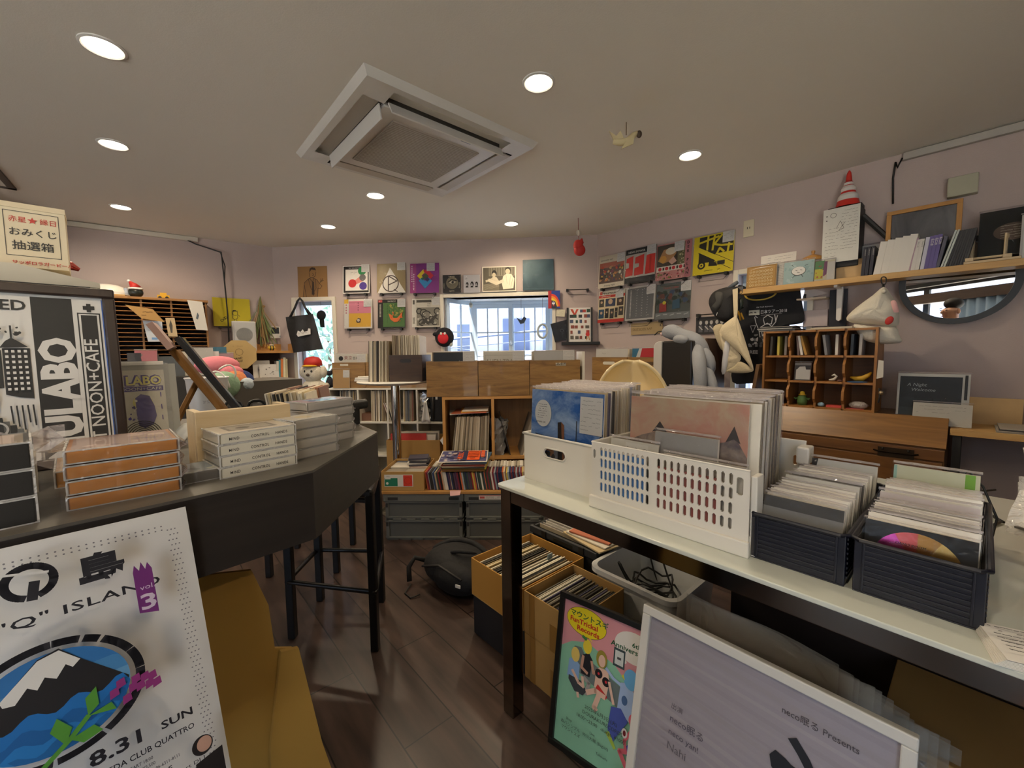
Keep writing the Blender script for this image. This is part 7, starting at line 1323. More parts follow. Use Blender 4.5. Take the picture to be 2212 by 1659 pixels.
a.text('島',U(-.264),V(1.051),.080,K,bold=.035,sx=1.15);a.text('"Q" ISLAND',U(-.322),V(1.0235),.034,K,bold=.012,sx=1.52,sp=1.08);a.text('MAGICAL',U(-.335),V(1.0235),.034,K,'r',bold=.012,sx=1.4)
fu,fv = U(-.223),V(.990);a.poly([(fu,fv + .012),(fu + .055,fv),(fu + .055,fv + .13),(fu + .044,fv + .15),(fu + .036,fv + .132),(fu + .026,fv + .155),(fu + .018,fv + .132),(fu + .006,fv + .15),(fu,fv + .13),(fu,fv)],'#6d2a72');a.text('vol.',fu + .012,fv + .075,.02,'#d8c9dc',sx=1.1);a.text('3',fu + .008,fv + .018,.062,'#d8c9dc',bold=.02,sx=1.25);
cu, cv, cr = U(-.295), V(.932), .190
def circ(r,n=48,a0=0,a1=360):return [(cu + r * cos(radians(a0 + (a1 - a0) * k / n)),cv + r * .99 * pw_ / ph_ * sin(radians(a0 + (a1 - a0) * k / n))) for k in range(n + 1)]
for k, c in enumerate(('#2a6aa8', '#3f7cb2', '#5c92be', '#86acc6', '#b3c6cc')):
    q_ = circ(cr, 40); lim = cv + (.11 - k * .045); a.poly([(u, min(v, lim + .0)) if k else (u, v) for u, v in q_], c)
a.poly([(max(cu - cr * .99,0),cv - .02),(cu - .14,cv + .03),(cu - .02,cv + .125),(cu + .03,cv + .135),(cu + .08,cv + .085),(cu + cr * .98,cv - .01),(cu + cr * .9,cv - .06),(cu - cr * .9,cv - .08)],'#1d1b1e')
a.poly([(cu - .11,cv + .055),(cu - .02,cv + .122),(cu + .03,cv + .13),(cu + .075,cv + .088),(cu + .055,cv + .074),(cu + .04,cv + .088),(cu + .015,cv + .06),(cu - .01,cv + .075),(cu - .03,cv + .05),(cu - .05,cv + .065),(cu - .08,cv + .035),(cu - .105,cv + .04)],'#e6e4de')
for k, (c, dz) in enumerate((('#1a6ab2', -.02), ('#145a9c', -.055), ('#1f74bc', -.085), ('#175f9f', -.11))):
    top = [(cu - cr + 2 * cr * j / 20, cv + dz + .012 * sin(j * 1.1 + k) + .014 * (j / 20)) for j in range(21)]
    top = [(u,v) for u,v in top if hypot(u - cu,(v - cv) * ph_ / pw_) < cr];arc = [(cu + cr * cos(radians(q_)),cv + cr * pw_ / ph_ * sin(radians(q_))) for q_ in range(-10,-171,-8) if cv + cr * pw_ / ph_ * sin(radians(q_)) < cv + dz]
    a.poly(top + arc, c)
for a0,a1 in ((-58,-2),(2,22),(26,50),(56,64),(70,84),(88,132),(138,150),(156,200),(206,262),(268,296)):a.ring(cu,cv,cr + .028,.026,K,12,a0,a1)
gl = '#4f8f34';a.line([(cu - .06,cv - .16),(cu + .02,cv - .11),(cu + .07,cv - .07)],.016,gl);a.poly([(cu + .01,cv - .12),(cu - .02,cv - .07),(cu + .0,cv - .04),(cu + .03,cv - .08)],gl);a.poly([(cu + .02,cv - .11),(cu + .08,cv - .10),(cu + .1,cv - .125),(cu + .05,cv - .135)],gl);a.poly([(cu + .07,cv - .07),(cu + .07,cv - .02),(cu + .1,cv + .0),(cu + .1,cv - .05)],gl);a.poly([(cu + .07,cv - .07),(cu + .13,cv - .06),(cu + .14,cv - .085)],gl)
for k,(du,dv) in enumerate(((.14,-.045),(.17,-.075),(.16,-.025),(.19,-.05),(.21,-.055),(.235,-.06),(.255,-.065),(.2,-.03),(.225,-.035),(.245,-.04))):a.poly([(cu + du - .012,cv + dv - .01),(cu + du - .01,cv + dv + .014),(cu + du + .012,cv + dv + .018),(cu + du + .014,cv + dv - .004)],'#8a2f74')
a.text('8.31',U(-.279),V(.842),.056,K,bold=.025,sx=1.1);a.text('SUN',U(-.222),V(.843),.034,K,bold=.02,sx=1.05);a.text('UMEDA CLUB QUATTRO',U(-.278),V(.824),.0245,K,bold=.012,sx=.72)
for k,s_ in enumerate(('OPEN 17:00 / START 18:00','ADV ¥4,500 / (U-22) ¥2,500','UMEDA CLUB QUATTRO 06-6311-8111')):a.text(s_,U(-.276),V(.813 - .008 * k),.0145,'#3a3940',bold=.005,sx=.62)
a.text('NOW ON SALE',U(-.270),V(.785),.022,K,bold=.015,sx=.8);a.text('[ Support DJ ]',U(-.230),V(.774),.017,K);a.text('DODDODO',U(-.230),V(.763),.022,K,bold=.01);a.text('AM',U(-.218),V(.749),.02,K,bold=.01);a.text('MS)',U(-.318),V(.772),.026,K,bold=.015)
hu_,hv_ = U(-.190),V(.79);a.ell(hu_,hv_ + .01,.034,'#241f1e',.032);a.ell(hu_ + .006,hv_ + .012,.024,'#c9a08c',.025);a.poly([(hu_ - .03,hv_ - .04),(hu_ + .06,hv_ - .025),(hu_ + .06,hv_ - .14),(hu_ - .03,hv_ - .14)],'#231f1f');a.build(pt,'printed_poster')
# flattened cardboard leaning below the counter
cdm = mat('#b08a3e',.8,0,.06,4);t = T('flattened_carton','flattened yellow brown carton leaning under the counter beside the event poster','cardboard',CT.at(-.028,.17,.035,0,4))
MB().prism([(-.20,-.035),(.09,-.035),(.088,.40),(.066,.47),(.026,.725),(-.004,.742),(-.012,.83),(-.036,.905),(-.12,.93),(-.20,.93)],0,.006,cdm,'y').build('board',t);MB().prism([(-.02,-.035),(.098,-.035),(.096,.40),(.072,.50),(.032,.728),(.002,.738),(-.02,.56)],-.012,-.004,cdm,'y').build('folded_flap',t)
# stools
m_blk = mat('#121110', .35, 0, .1, 8)
def stool(name, label, legs, zs, zf, m=m_blk):
    c = Vector((sum(l[0] for l in legs) / 4,sum(l[1] for l in legs) / 4,0));t = T(name,label,'stool',Matrix.Translation(c));L = [Vector((x,y,0)) - c for x,y in legs]
    for l in L: MB().box(l.x - .017, l.x + .017, l.y - .017, l.y + .017, 0, zs - .03, m).build('leg', t, bevel=.004)
    o = [l * 1.06 for l in L];MB().tube([q_ + Vector((0,0,zf)) for k in range(4) for q_ in (o[k] * .93 + o[k - 1] * .07,o[k],o[k] * .93 + o[(k + 1) % 4] * .07)],.011,m,8,True).build('footrest',t,smooth=1)
    sp_ = [l * 1.12 for l in L];b = MB();b.prism([(q_.x,q_.y) for k in range(4) for q_ in (sp_[k] * .85 + sp_[k - 1] * .15,sp_[k] * .985 + sp_[k - 1] * .015,sp_[k] * .85 + sp_[(k + 1) % 4] * .15)],zs - .045,zs,m);b.build('seat',t,bevel=.015)
    MB().tube([l * .98 + Vector((0, 0, zs - .06)) for l in L], .012, m, 6, True).build('seat_frame', t)
stool('bar_stool', 'black square bar stool tucked under the right end of the counter', [(-.615, 1.742), (-.70, 2.10), (-1.03, 2.12), (-1.025, 1.83)], .73, .27)
stool('bar_stool', 'black bar stool standing farther back beneath the work desk', [(-1.06, 2.40), (-1.10, 2.76), (-1.46, 2.72), (-1.44, 2.36)], .70, .40)
# cassettes and disc cases along the counter edge
m_edge_glint = film('#f2f0ea', .45, .06, .3, 90); m_case = film('#c4c4c4', .94, .05, .0)
def tape(x, y, z, rz, label, group, spine, top, w=.109, d=.070, h=.0165, name='cassette', cat='cassette', txt=None, frost=True, body=None):
    t = T(name, label, cat, CT.at(x, y, z, rz), group)
    MB().box(.002, w - .002, .001, d - .001, .0008, h - .0008, mat(body or spine, .5, 0, .06, 30)).build('inlay', t)
    q = MB().box(0, w, 0, d, 0, h, m_case); q.build('clear_case', t, bevel=.0008); e = .0014
    MB().box(-.0004,w + .0004,-.0005,e,h - e,h + .0004,m_edge_glint).box(-.0004,w + .0004,-.0005,e,-.0002,e,m_edge_glint).box(-.0004,e,-.0005,e,e,h - e,m_edge_glint).box(w - e,w + .0004,-.0005,e,e,h - e,m_edge_glint).box(-.0004,e,e,d,h - e,h + .0004,m_edge_glint).box(w - e,w + .0004,e,d,h - e,h + .0004,m_edge_glint).build('case_edges',t)  # whitish strips in place of the highlights along the case edges
    a = Art(w - .006, h - .003, .003, .0015, .0); a.rect(0, 0, 1, 1, spine)
    if txt:
        for s_, u in zip(txt, (.1, .38, .72)): a.text(s_, u, .28, .46, '#26231f', sx=.82, sp=1.12, bold=.01)
    a.build(t, 'spine_card')
    if top:
        b = Art(w - .012, d - .012, .006, .0, 0); b.fn = lambda u, v, q_: (q_[0], .006 + v * (d - .012), h - .0006 + (-q_[1]) * .05); top(b); b.build(t, 'cover_card')
    return t
def wrap(t, w, d, h, seed=1):
    rn = random.Random(seed); q = MB(); e = .004
    q.sheet(lambda i,j:(-e - .001 + i * (w + 2 * e),-.002 - .001 * rn.random(),j * h),10,4,m_wrap);q.sheet(lambda i,j:(w + .001 + .010 * rn.random() * (1 - abs(2 * j - 1)),i * d,j * h),5,5,m_film_s);q.build('plastic_wrap',t,smooth=1,recalc=False)
EY = 48.7
for k in range(3):tape(-.415,.028,ZK + k * .031,1,['bottom black case of the stack at the picture left edge','middle black case of the stack at the picture left edge','top black case with a framed print at the picture left edge'][k],'black cases on the counter','#17140f',(lambda a:a.rect(0,0,1,1,'#8a7a68').rect(.06,.08,.94,.92,'#b8a49a').blobs(.1,.1,.9,.9,10,['#9a8a90','#c9b8a8'],.05,.1)) if k == 2 else None,.125,.10,.030,'disc_box','disc',body='#17140f')
for k in range(4):wrap(tape(-.268 + .001 * (k % 2),.052,ZK + k * .0188,-4,['bottom orange spined cassette in clear wrap on the counter','second orange cassette from the counter top','third orange cassette from the counter top','top orange cassette with a pinkish cover in its stack'][k],'orange cassettes on the counter','#b5762e',(lambda a:a.rect(0,0,1,1,'#9a8078').blobs(.02,.02,.98,.98,14,['#b59a90','#7d6a70','#c2aaa0'],.05,.12)) if k == 3 else None,body='#a86a2c',d=.108),.109,.108,.0165,k)
wrap(tape(-.186,.068,ZK,1,'single grey blue cassette between the orange stack and the white lettered stack',None,'#77736a',lambda a:a.rect(0,0,1,1,'#7d8890').blobs(.02,.02,.98,.98,12,['#b8b8a8','#5d6a74','#98a4a8'],.05,.13),.098,body='#4a4a48'),.098,.07,.0165,9)
tape(-.275,.19,ZK,-2,'kraft coloured flat disc box behind the grey blue cassette',None,'#b5823e',lambda a:a.rect(0,0,1,1,'#c9a878').blobs(.02,.02,.98,.98,14,['#b8946a','#d8bc90','#8a6a4a'],.05,.14),.14,.125,.024,'disc_box','disc',body='#b5823e')
for k in range(4):tape(-.111 + .001 * (k % 2),.058,ZK + k * .0172,1.5,['bottom white cassette lettered MIND CONTROL HANDS','second white MIND CONTROL HANDS cassette from the bottom','third white MIND CONTROL HANDS cassette from the bottom','top white MIND CONTROL HANDS cassette with its cover visible'][k],'MIND CONTROL HANDS cassettes','#cfcab8',(lambda a:a.rect(0,0,1,1,'#c9bfb0').rect(.14,.2,.86,.9,'#77716a').rect(.2,.3,.8,.8,'#a39c90').ell(.4,.5,.1,'#4a4642')) if k == 3 else None,.111,txt=('MIND','CONTROL','HANDS'),body='#cfcab8',d=.088)
t = T('wooden_box','pale wooden tray standing behind the white lettered cassettes','box',CT.at(-.118,.150,ZK));MB().box(0,.145,0,.014,0,.094,w_pale).build('front_panel',t,bevel=.001);MB().box(0,.01,.014,.06,0,.094,w_pale).build('side_panel',t);MB().box(.135,.145,.014,.06,0,.094,w_pale).build('side_panel',t)
for k in range(4):wrap(tape(.006 + .002 * (k % 2),.088,ZK + k * .0178,10,['bottom clear cassette beside the white lettered stack','second clear cassette beside the white lettered stack','third clear cassette beside the white lettered stack','top clear cassette with a cream cover beside the lettered stack'][k],'clear cassettes in the shorter stack','#d6d1c6',(lambda a:a.rect(0,0,1,1,'#c9c4ba').ell(.45,.5,.2,'#c9b88a')) if k == 3 else None,.086,body='#cfcabf'),.086,.07,.0165,20 + k)
for k in range(5):wrap(tape(.066 + .002 * (k % 2),.172,ZK + k * .0182,14,['bottom clear cassette in the taller stack at the counter corner','second clear cassette in the taller corner stack','middle clear cassette in the taller corner stack','fourth clear cassette in the taller corner stack','top clear cassette with a pink and blue cover at the counter corner'][k],'clear cassettes in the taller stack','#dcd8d2',(lambda a:a.rect(0,0,1,1,'#c2a8b4').poly([(.3,.1),(.9,.2),(.7,.7),(.2,.8)],'#9ac4e6').blobs(.2,.2,.8,.8,6,['#5a7ab0','#d8dce4'],.05,.1)) if k == 4 else None,.112,body='#d6d2ca'),.112,.07,.0165,30 + k)
t = T('film_bag','crinkled clear bag of cases behind the black cases at the picture edge','bag',CT.at(-.36,.17,ZK));rn = random.Random(2);MB().box(.01,.07,.02,.08,0,.05,mat('#b8b4a8',.4)).build('case',t);MB().sheet(lambda i,j:(-.04 + i * .14,-.005 + j * .09 + rn.uniform(-.012,.012),.03 + .05 * sin(pi * j) + rn.uniform(-.012,.012)),9,7,m_film_s).build('film',t)
# black framed concert poster
fx0,fz0 = -.178 - .30,ZK + .001;fp = T('framed_poster','dark wood framed black and white concert poster standing on the counter','poster',CT.at(fx0,.345,fz0,0,-9));fw,fh = .30,.312;w_fr = wood('#1d1410','#33241c',2,5.,.35,9.,.3)
b = MB();b.box(0,fw,0,.014,0,.017,w_fr).box(0,fw,0,.014,fh - .017,fh,w_fr).box(0,.017,0,.014,.017,fh - .017,w_fr).box(fw - .017,fw,0,.014,.017,fh - .017,w_fr);b.build('frame',fp,bevel=.003);MB().box(.015,fw - .015,.008,.013,.015,fh - .015,m_dark).build('backing',fp)
a = Art(fw - .034, fh - .034, .017, .017, .008); S_ = '#d2d0ca'; a.rect(0, 0, 1, 1, S_); D = '#242422'
def fu_(px, py): q_ = cp(px, py, .365); return (q_[0] - fx0 - .017) / (fw - .034), (q_[1] - fz0 - .017) / (fh - .034)
a.rect(.675,.0,.855,.985,D);a.text('NULABO',.845,-.02,.205,S_,'l',90,.045,.92);a.rect(.875,.0,.985,.9,D);a.rect(.882,.0,.978,.892,S_);a.rect(.892,0,.968,.885,D);a.text('AT NOON+CAFE',.958,.02,.088,S_,'l',90,.008,1.05);a.rect(.905,.92,.96,.945,D);a.rect(.922,.905,.943,.96,D)
a.text('WED', .655, .90, .085, D, 'r', 0, .02, 1.0); a.text('THU', .40, .90, .085, D, 'r', 0, .02)
a.poly([(.5, .44), (.5, .66), (.54, .66), (.54, .44)], D); a.poly([(.545, .40), (.545, .67), (.655, .67), (.655, .37), (.60, .38)], D)
for r in range(8):
    for k in range(4): a.rect(.555 + k * .025, .645 - r * .032, .568 + k * .025, .66 - r * .032, S_)
a.poly([(.535, .67), (.56, .71), (.585, .73), (.61, .71), (.65, .675)], D); a.line([(.585, .73), (.585, .8)], .008, D); a.rect(.30, .3, .45, .58, D)
for k in range(6): a.line([(.45 + .012 * k, .36 - .008 * k), (.45 + .012 * k, .54 - .02 * k)], .008, D)
for k in range(5): a.line([(.56 + k * .022, .33), (.565 + k * .022, .23 - .02 * (k % 3))], .007, D)
rn = random.Random(8)
for k in range(9): a.poly([(.42 + k * .026, .34 - k * .024), (.445 + k * .026, .34 - k * .024), (.48 + k * .022, .04), (.45 + k * .02, .04)], D if k % 2 else '#5a5a56')
a.blobs(.5,.74,.65,.82,9,[D],.006,.015);a.ring(.5,.2,.04,.01,S_);a.rect(.50,.0,.66,.10,S_);a.text('EM',.52,.035,.06,D,bold=.03,sx=1.1);a.text('O+1D',.53,.0,.03,D,sx=1.3);a.build(fp,'printed_poster')
for px_, tx in ((0, 'blue_edge'),): MB().box(fw - .0185, fw - .0165, .0065, .0078, .02, fh - .02, P('#3a5a9a')).build('blue_edge', fp)
# small flyer in a clear bag with its grey board
x0,z0 = cp(262,950,.50);t = T('framed_flyer','cream flyer lettered LABO in a clear bag beside the big framed poster','flyer',CT.at(-.215,.49,ZK,0,-7));MB().box(0,.138,.0,.006,0,.17,mat('#a8a89f',.7)).build('grey_board',t);MB().box(-.01,.118,-.001,.008,.168,.176,m_white).build('top_rail',t)
a = Art(.115,.155,.002,.002,-.0008);pu = '#4a3f8a';a.rect(0,0,1,1,'#d6d3c4');a.rect(0,.86,1,.9,'#d6d3c4');a.text('LABO',.96,.80,.17,pu,'r',0,.10,.88);a.text('LABO',.955,.80,.165,'#e6e08a','r',0,.03,.90);a.rect(.1,.71,.97,.775,pu);a.text('NOON+CAFE',.95,.722,.06,'#d6d3c4','r',0,0,1.2);a.ell(.66,.55,.14,'#e6e08a');a.rect(.12,.05,.28,.68,'#dcd89a');a.poly([(.56,.62),(.64,.67),(.76,.64),(.82,.5),(.84,.36),(.78,.24),(.66,.2),(.58,.24),(.56,.4)],pu);a.blobs(.36,.3,.6,.6,16,[pu,'#d6d3c4'],.015,.03)
for k in range(7): a.ring(.62, .1, .06 + .035 * k, .012, D, 14, 10, 170)
for v in (.3, .45, .62): a.line([(.32, v), (.32, v + .06)], .012, pu); a.line([(.92, v), (.92, v + .06)], .012, pu)
a.build(t,'printed_face');MB().add([(-.002,-.004,0),(.125,-.004,0),(.125,-.004,.172),(-.002,-.004,.172)],[(0,1,2,3)],film('#ffffff',.90,.08,.5,30)).build('clear_bag',t,recalc=False)
# small easel with a leaning dark frame seen edge on
ez = T('table_easel', 'small wooden easel seen from the side on the counter', 'easel', CT.at(.07, .62, ZK, -14)); w_e = wood('#8a6234', '#a87c46', 2, 4.)
MB().tube([(-.015,0,.005),(-.13,0,.20)],.009,w_e,6).build('front_leg',ez);MB().tube([(-.015,.12,.005),(-.13,.12,.20)],.009,w_e,6).build('front_leg',ez);MB().tube([(-.14,.06,.004),(-.085,.06,.12)],.008,w_e,6).build('rear_leg',ez);MB().box(-.02,.03,-.01,.14,.0,.012,w_e).build('ledge',ez,bevel=.003)
tag(MB().box(0,.012,0,.13,0,.25,m_black).box(.012,.016,.004,.126,.004,.246,mat('#3a4048',.2,.3)).build('small_painting',M=CT.at(.07,.60,ZK + .014,-14,0,-31)),'dark framed picture leaning on the small easel, seen edge on','picture');tag(MB().box(0,.014,0,.10,0,.07,mat('#c9a8a0',.4)).build('disc_case',M=CT.at(-.072,.61,ZK + .20,-14,0,-31)),'pinkish disc case caught at the top of the small easel','disc')
t = T('open_book','small white open booklet lying behind the pale wooden tray','booklet',CT.at(-.09,.40,ZK,12));MB().sheet(lambda i,j:((i) * .09,j * .06,.008 + .03 * sin(pi * min(i * 1.3,1))),10,3,P('#d8d6cc')).build('pages',t,smooth=1,solid=.004)
t = T('framed_print','white framed blue lettered print lying flat behind the cassettes','print',CT.at(.03,.50,ZK,-10));MB().box(0,.21,0,.15,0,.022,m_white).build('frame',t,bevel=.003);a = Art(.19,.13,.01,.01);a.fn = lambda u,v,q_:(q_[0],.01 + v * .13,.0222 - q_[1] * .05);a.rect(0,0,1,1,'#dcdad2');a.text('NULABO',.2,.3,.4,'#4a5aa8',bold=.03,sx=1.05);a.rect(0,0,.18,1,'#8a6a9a');a.build(t,'printed_face')
t = T('black_clamp','black clamp head on a short stem at the far counter corner','clamp',CT.at(.262,.36,ZK));MB().box(-.012,.012,-.012,.012,0,.045,m_black).build('stem',t,bevel=.003);MB().cyl((-.025,0,.05),(.035,.0,.052),.013,m_black,n=14).build('knob',t,smooth=40)
# lottery box, hood, helmet behind the framed poster
sb = T('small_cabinet','charcoal cabinet behind the framed concert poster','cabinet',CT.at(-.62,.52,ZK));MB().box(0,.42,0,.3,0,.325,m_dark).build('carcass',sb)
tag(MB().prism([(0,0),(.16,0),(.16,.01),(.05,.034),(0,.034)],0,.15,mat('#cfc8b4',.5),'y').build('cream_device',M=CT.at(-.345,.53,ZK + .3255)),'cream wedge shaped device under the lottery box','device')
lx0, lz0 = cp(0, 590, .6); lx1, lz1 = cp(136, 470, .6)
lb = T('lottery_box','cream paper lottery box with red and black Japanese characters','box',CT.at(-.318,.59,ZK + .362,-4));lw,lh = .094,.12;MB().box(0,lw,0,.09,0,lh,mat('#dccfb0',.7)).build('carton',lb);MB().box(-.001,lw + .001,-.001,.091,lh - .008,lh + .002,mat('#d8c9a8',.7)).build('rim_tape',lb);MB().box(-.07,.0,.002,.09,0,lh,mat('#b03a26',.7)).build('red_side',lb)
a = Art(lw,lh);a.line([(.14,.1 + .08),(.9,.18),(.9,.88),(.14,.88)],.012,'#4a463e',True);rd = '#b8382c';a.text('赤星',.20,.72,.10,rd,bold=.005);a.text('縁日',.63,.72,.10,rd,bold=.005)
a.poly([(.53 + (.075 if k % 2 == 0 else .03) * sin(radians(36 * k)),.755 + (.058 if k % 2 == 0 else .024) * cos(radians(36 * k))) for k in range(10)],rd);a.text('おみくじ',.2,.51,.135,'#2c2a26',bold=.008);a.text('抽選箱',.22,.29,.155,'#2c2a26',bold=.008);a.text('サッポロラガービール',.2,.05,.062,rd,bold=.02,sx=1.1);a.build(lb,'printed_face')
x,z = cp(152,570,.75);tag(MB().tube([(0,0,0),(.02,0,-.004),(.034,0,-.012)],[.008,.01,.004],mat('#b03024',.5),8).lathe([(.02,-.09),(.018,-.02),(.008,-.004)],mat('#2a4a86',.5),14).build('bird_figurine',M=CT.at(x - .02,.75,z)),'small blue figurine with a red beak behind the lottery box','figurine')
hd = T('range_hood','grey metal hood box hanging from the ceiling behind the lottery box','hood',LW.at(.42,-.62,HC - .30,0));MB().box(0,.85,0,.6,0,.30,mat('#5a554e',.35,.6,.05,4)).build('hood_box',hd,bevel=.004);MB().box(.842,.852,-.004,.01,.0,.30,m_steel).build('corner_strip',hd)
# wooden pigeonhole rack on the left wall
w_s = wood('#8a5f30', '#a87b42', 0, 4., .5, 8.); w_sv = wood('#7a5228', '#986c38', 2, 4., .5, 8.)
rk = T('pigeonhole_rack', 'wide wooden paper rack with many thin shelves on the left wall', 'rack', LW.at(1.80, -.30, 1.26)); rw_, rh_ = .66, .545
MB().box(0,rw_,.285,.295,0,rh_,wood('#4a3018','#5f4022',0,4.)).build('back_panel',rk);MB().box(-.01,rw_ + .012,-.01,.295,rh_ - .02,rh_,w_s).build('top_panel',rk,bevel=.002)
for k, x in enumerate((0, .20, .40, .60, rw_ - .014)):
    if k != 3: MB().box(x, x + .014, 0 if k in (0, 4) else .012, .285, 0, rh_ - .02, w_sv).build('side_panel' if k in (0, 4) else 'divider', rk)
for j in range(14): MB().box(.014, rw_ - .014, .004, .285, .02 + j * .0365, .025 + j * .0365, w_s).build('thin_shelf', rk)
hm = T('white_helmet','white helmet resting on cardboard on top of the pigeonhole rack','helmet',LW.at(1.80,-.16,1.805));MB().box(-.16,.11,-.12,.1,0,.014,m_kraft).build('cardboard',hm);MB().lathe([(.135,.014),(.128,.045),(.105,.08),(.065,.10),(.001,.108)],mat('#e0ddd4',.25,0,.02,4,coat=.4),32,(0,0,0),1.0,.85).build('shell',hm,smooth=1);MB().lathe([(.135,.012),(.15,.014),(.15,.02),(.134,.022)],mat('#e0ddd4',.3),32,(0,0,0),1.0,.85).build('brim',hm,smooth=1)
x = LW.p(292,615,-.2)[0];t = T('santa_ornament','small dark ornament in a red Santa hat on top of the rack','ornament',LW.at(x,-.2,1.806));MB().ball((0,0,.045),(.052,.045,.045),mat('#1f2622',.3),16,10).build('body',t,smooth=1);MB().lathe([(.05,.068),(.052,.078),(.045,.084)],m_white,16).build('hat_band',t,smooth=1);MB().tube([(0,0,.08),(-.015,0,.11),(-.035,0,.135)],[.042,.025,.008],m_red,12).build('hat',t,smooth=1);MB().ball((-.04,0,.14),.012,m_white,10,6).build('pompom',t,smooth=1)
x = LW.p(270,612,-.2)[0];tag(MB().lathe([(.001,0),(.022,0),(.024,.04),(.014,.055),(.012,.075),(.001,.08)],film('#c4d2e6',.5,.05,0),16).build('glass_figure',M=LW.at(x,-.2,1.806),smooth=1),'tiny clear bottle left of the Santa ornament','bottle')
x = LW.p(352,635,-.2)[0];tag(MB().box(-.04,.045,-.02,.02,.012,.035,mat('#d0a01f',.4)).box(-.02,.025,-.018,.018,.035,.055,mat('#d0a01f',.4)).cyl((-.022,-.024,.012),(-.022,.024,.012),.012,m_black).cyl((.026,-.024,.012),(.026,.024,.012),.012,m_black).build('toy_car',M=LW.at(x,-.2,1.806)),'small yellow toy car on top of the rack','toy')
def paper(px, y, pts, label, c, fn=None, name='paper_sheet', rx=-4):
    X0 = LW.p(pts[0][0],pts[0][1],y);L = [LW.p(a_,b_,y) for a_,b_ in pts];t = T(name,label,'paper',LW.M);MB().prism(L,y - .001,y,P(c),'y').build('sheet',t)
    if fn:
        x0,x1 = min(l[0] for l in L),max(l[0] for l in L);z0,z1 = min(l[1] for l in L),max(l[1] for l in L);a = Art(x1 - x0,z1 - z0,x0,z0,y - .001);fn(a);a.build(t,'printed_marks')
paper(0,-.33,[(308,692),(350,694),(353,738),(320,738)],'pale blue white paper sticking out of the rack with faint writing','#c9d0d8',lambda a:a.scrawl(.25,.5,.8,.7,2,'#6a7484',.02).rect(.4,.1,.7,.2,'#6a94c4'));paper(0,-.33,[(357,687),(377,687),(384,727),(364,727)],'small tan card with a dark figure on the rack','#c2ac86',lambda a:a.poly([(.4,.2),(.3,.6),(.45,.9),(.6,.6),(.55,.2)],'#4a463e'))
paper(0,-.33,[(404,648),(437,652),(449,714),(424,712)],'white sheet with a small print hanging on the rack right end','#d6d2c8',lambda a:a.poly([(.4,.4),(.5,.6),(.58,.5),(.5,.36)],'#55606a'));paper(0,-.37,[(270,658),(330,668),(356,696),(306,688)],'kraft envelope flap tilting out of the rack','#b0884c',lambda a:a.scrawl(.4,.3,.7,.7,2,'#6a4a24',.02),'kraft_envelope')
# things on the back desk
ZD = .981
def dk(px, py, y): q_ = cp(px, py, y); return q_
x = cp(450,860,1.40)[0];t = T('white_bucket','white metal bucket lettered SAP behind the easel','bucket',CT.at(x,1.40,ZD));MB().lathe([(.001,0),(.055,0),(.068,.16),(.072,.22),(.077,.23),(.074,.232),(.067,.22),(.05,.01),(.001,.01)],mat('#cfcfd0',.3,.1,.03,6),36).build('bucket_body',t,smooth=40)
a = Art(.2,.2);a.fn = lambda u,v,q_:((.058 + .014 * v) * sin((u - .5) * 2.4),-(.0585 + .0145 * v) * cos((u - .5) * 2.4) - .001,.02 + v * .18);a.text('SAPPORO',.62,.3,.17,'#2c2c30',bold=.02);a.scrawl(.3,.6,.5,.68,2,'#8a8a90',.01);a.build(t,'lettering')
def pom(px, py, y, r, c, label, name='felt_ball'):
    q_ = cp(px,py,y);b = MB();b.ball((0,0,0),r,mat(c,.95,0,.15,40,.5,90),18,12);return tag(b.build(name,M=CT.at(q_[0],y,q_[1]),smooth=1),label,'ball')
hp = T('wire_basket','shallow grey basket heaped with balls and cords on the back desk','basket',CT.at(cp(500,850,1.5)[0] - .12,1.38,ZD));MB().box(.10,.42,.10,.40,0,.20,mat('#55504a',.6)).build('basket_body',hp)
pom(484,832,1.50,.062,'#8aa88c','pale green felt ball above the white bucket');pom(505,824,1.56,.055,'#d8875a','orange felt ball between the green and blue balls');pom(521,824,1.62,.055,'#24386e','navy blue felt ball right of the orange ball');pom(534,830,1.50,.03,'#b8c4d0','small pale plastic ball below the navy ball','plastic_ball')
q_ = cp(470,790,1.62);t = T('pink_plush','round pink plush toy lying on the heap beside the cardboard sign','plush toy',CT.at(q_[0],1.62,q_[1]));mpk = mat('#d8808c',.95,0,.06,12,.3,90);MB().ball((0,0,0),(.09,.06,.045),mpk,20,12).build('body',t,smooth=1);MB().ball((.04,-.05,-.03),(.05,.035,.03),mpk,16,10).build('paw',t,smooth=1)
t = T('charging_cable', 'loose white cord coiled over the felt balls', 'cord', CT.M)
def c3(px, py, y): q_ = cp(px, py, y); return (q_[0], y, q_[1])
MB().tube([c3(450,808,1.42),c3(465,800,1.42),c3(480,806,1.40),c3(492,822,1.40),c3(497,840,1.40)],.005,m_white,6).build('strand',t,smooth=1,sub=1);MB().tube([c3(470,800,1.45),c3(490,786,1.45),c3(505,790,1.45),c3(511,806,1.45),c3(506,818,1.45)],.005,m_white,6).build('strand',t,smooth=1,sub=1)
t = T('goggles', 'black framed goggles on the black record pile', 'goggles', CT.at(.19, .98, ZD + .122, -30));  # goggle shapes stand in for a black outlined plastic bag
for s_ in (-1,1):MB().tube([(s_ * .035 + .026 * cos(k * pi / 5),0,.022 + .018 * sin(k * pi / 5)) for k in range(10)],.005,m_black,6,True).build('rim',t);MB().ball((s_ * .035,.01,.022),(.024,.01,.017),mat('#77726c',.2),12,8).build('lens',t,smooth=1)
t = T('flat_record_pile','flat black pile of record cases behind the white framed print','record case',CT.at(.0,.91,ZD,-20));MB().box(0,.30,0,.28,0,.118,mat('#1f1e1d',.5)).build('case_body',t,bevel=.003)
g = MB()
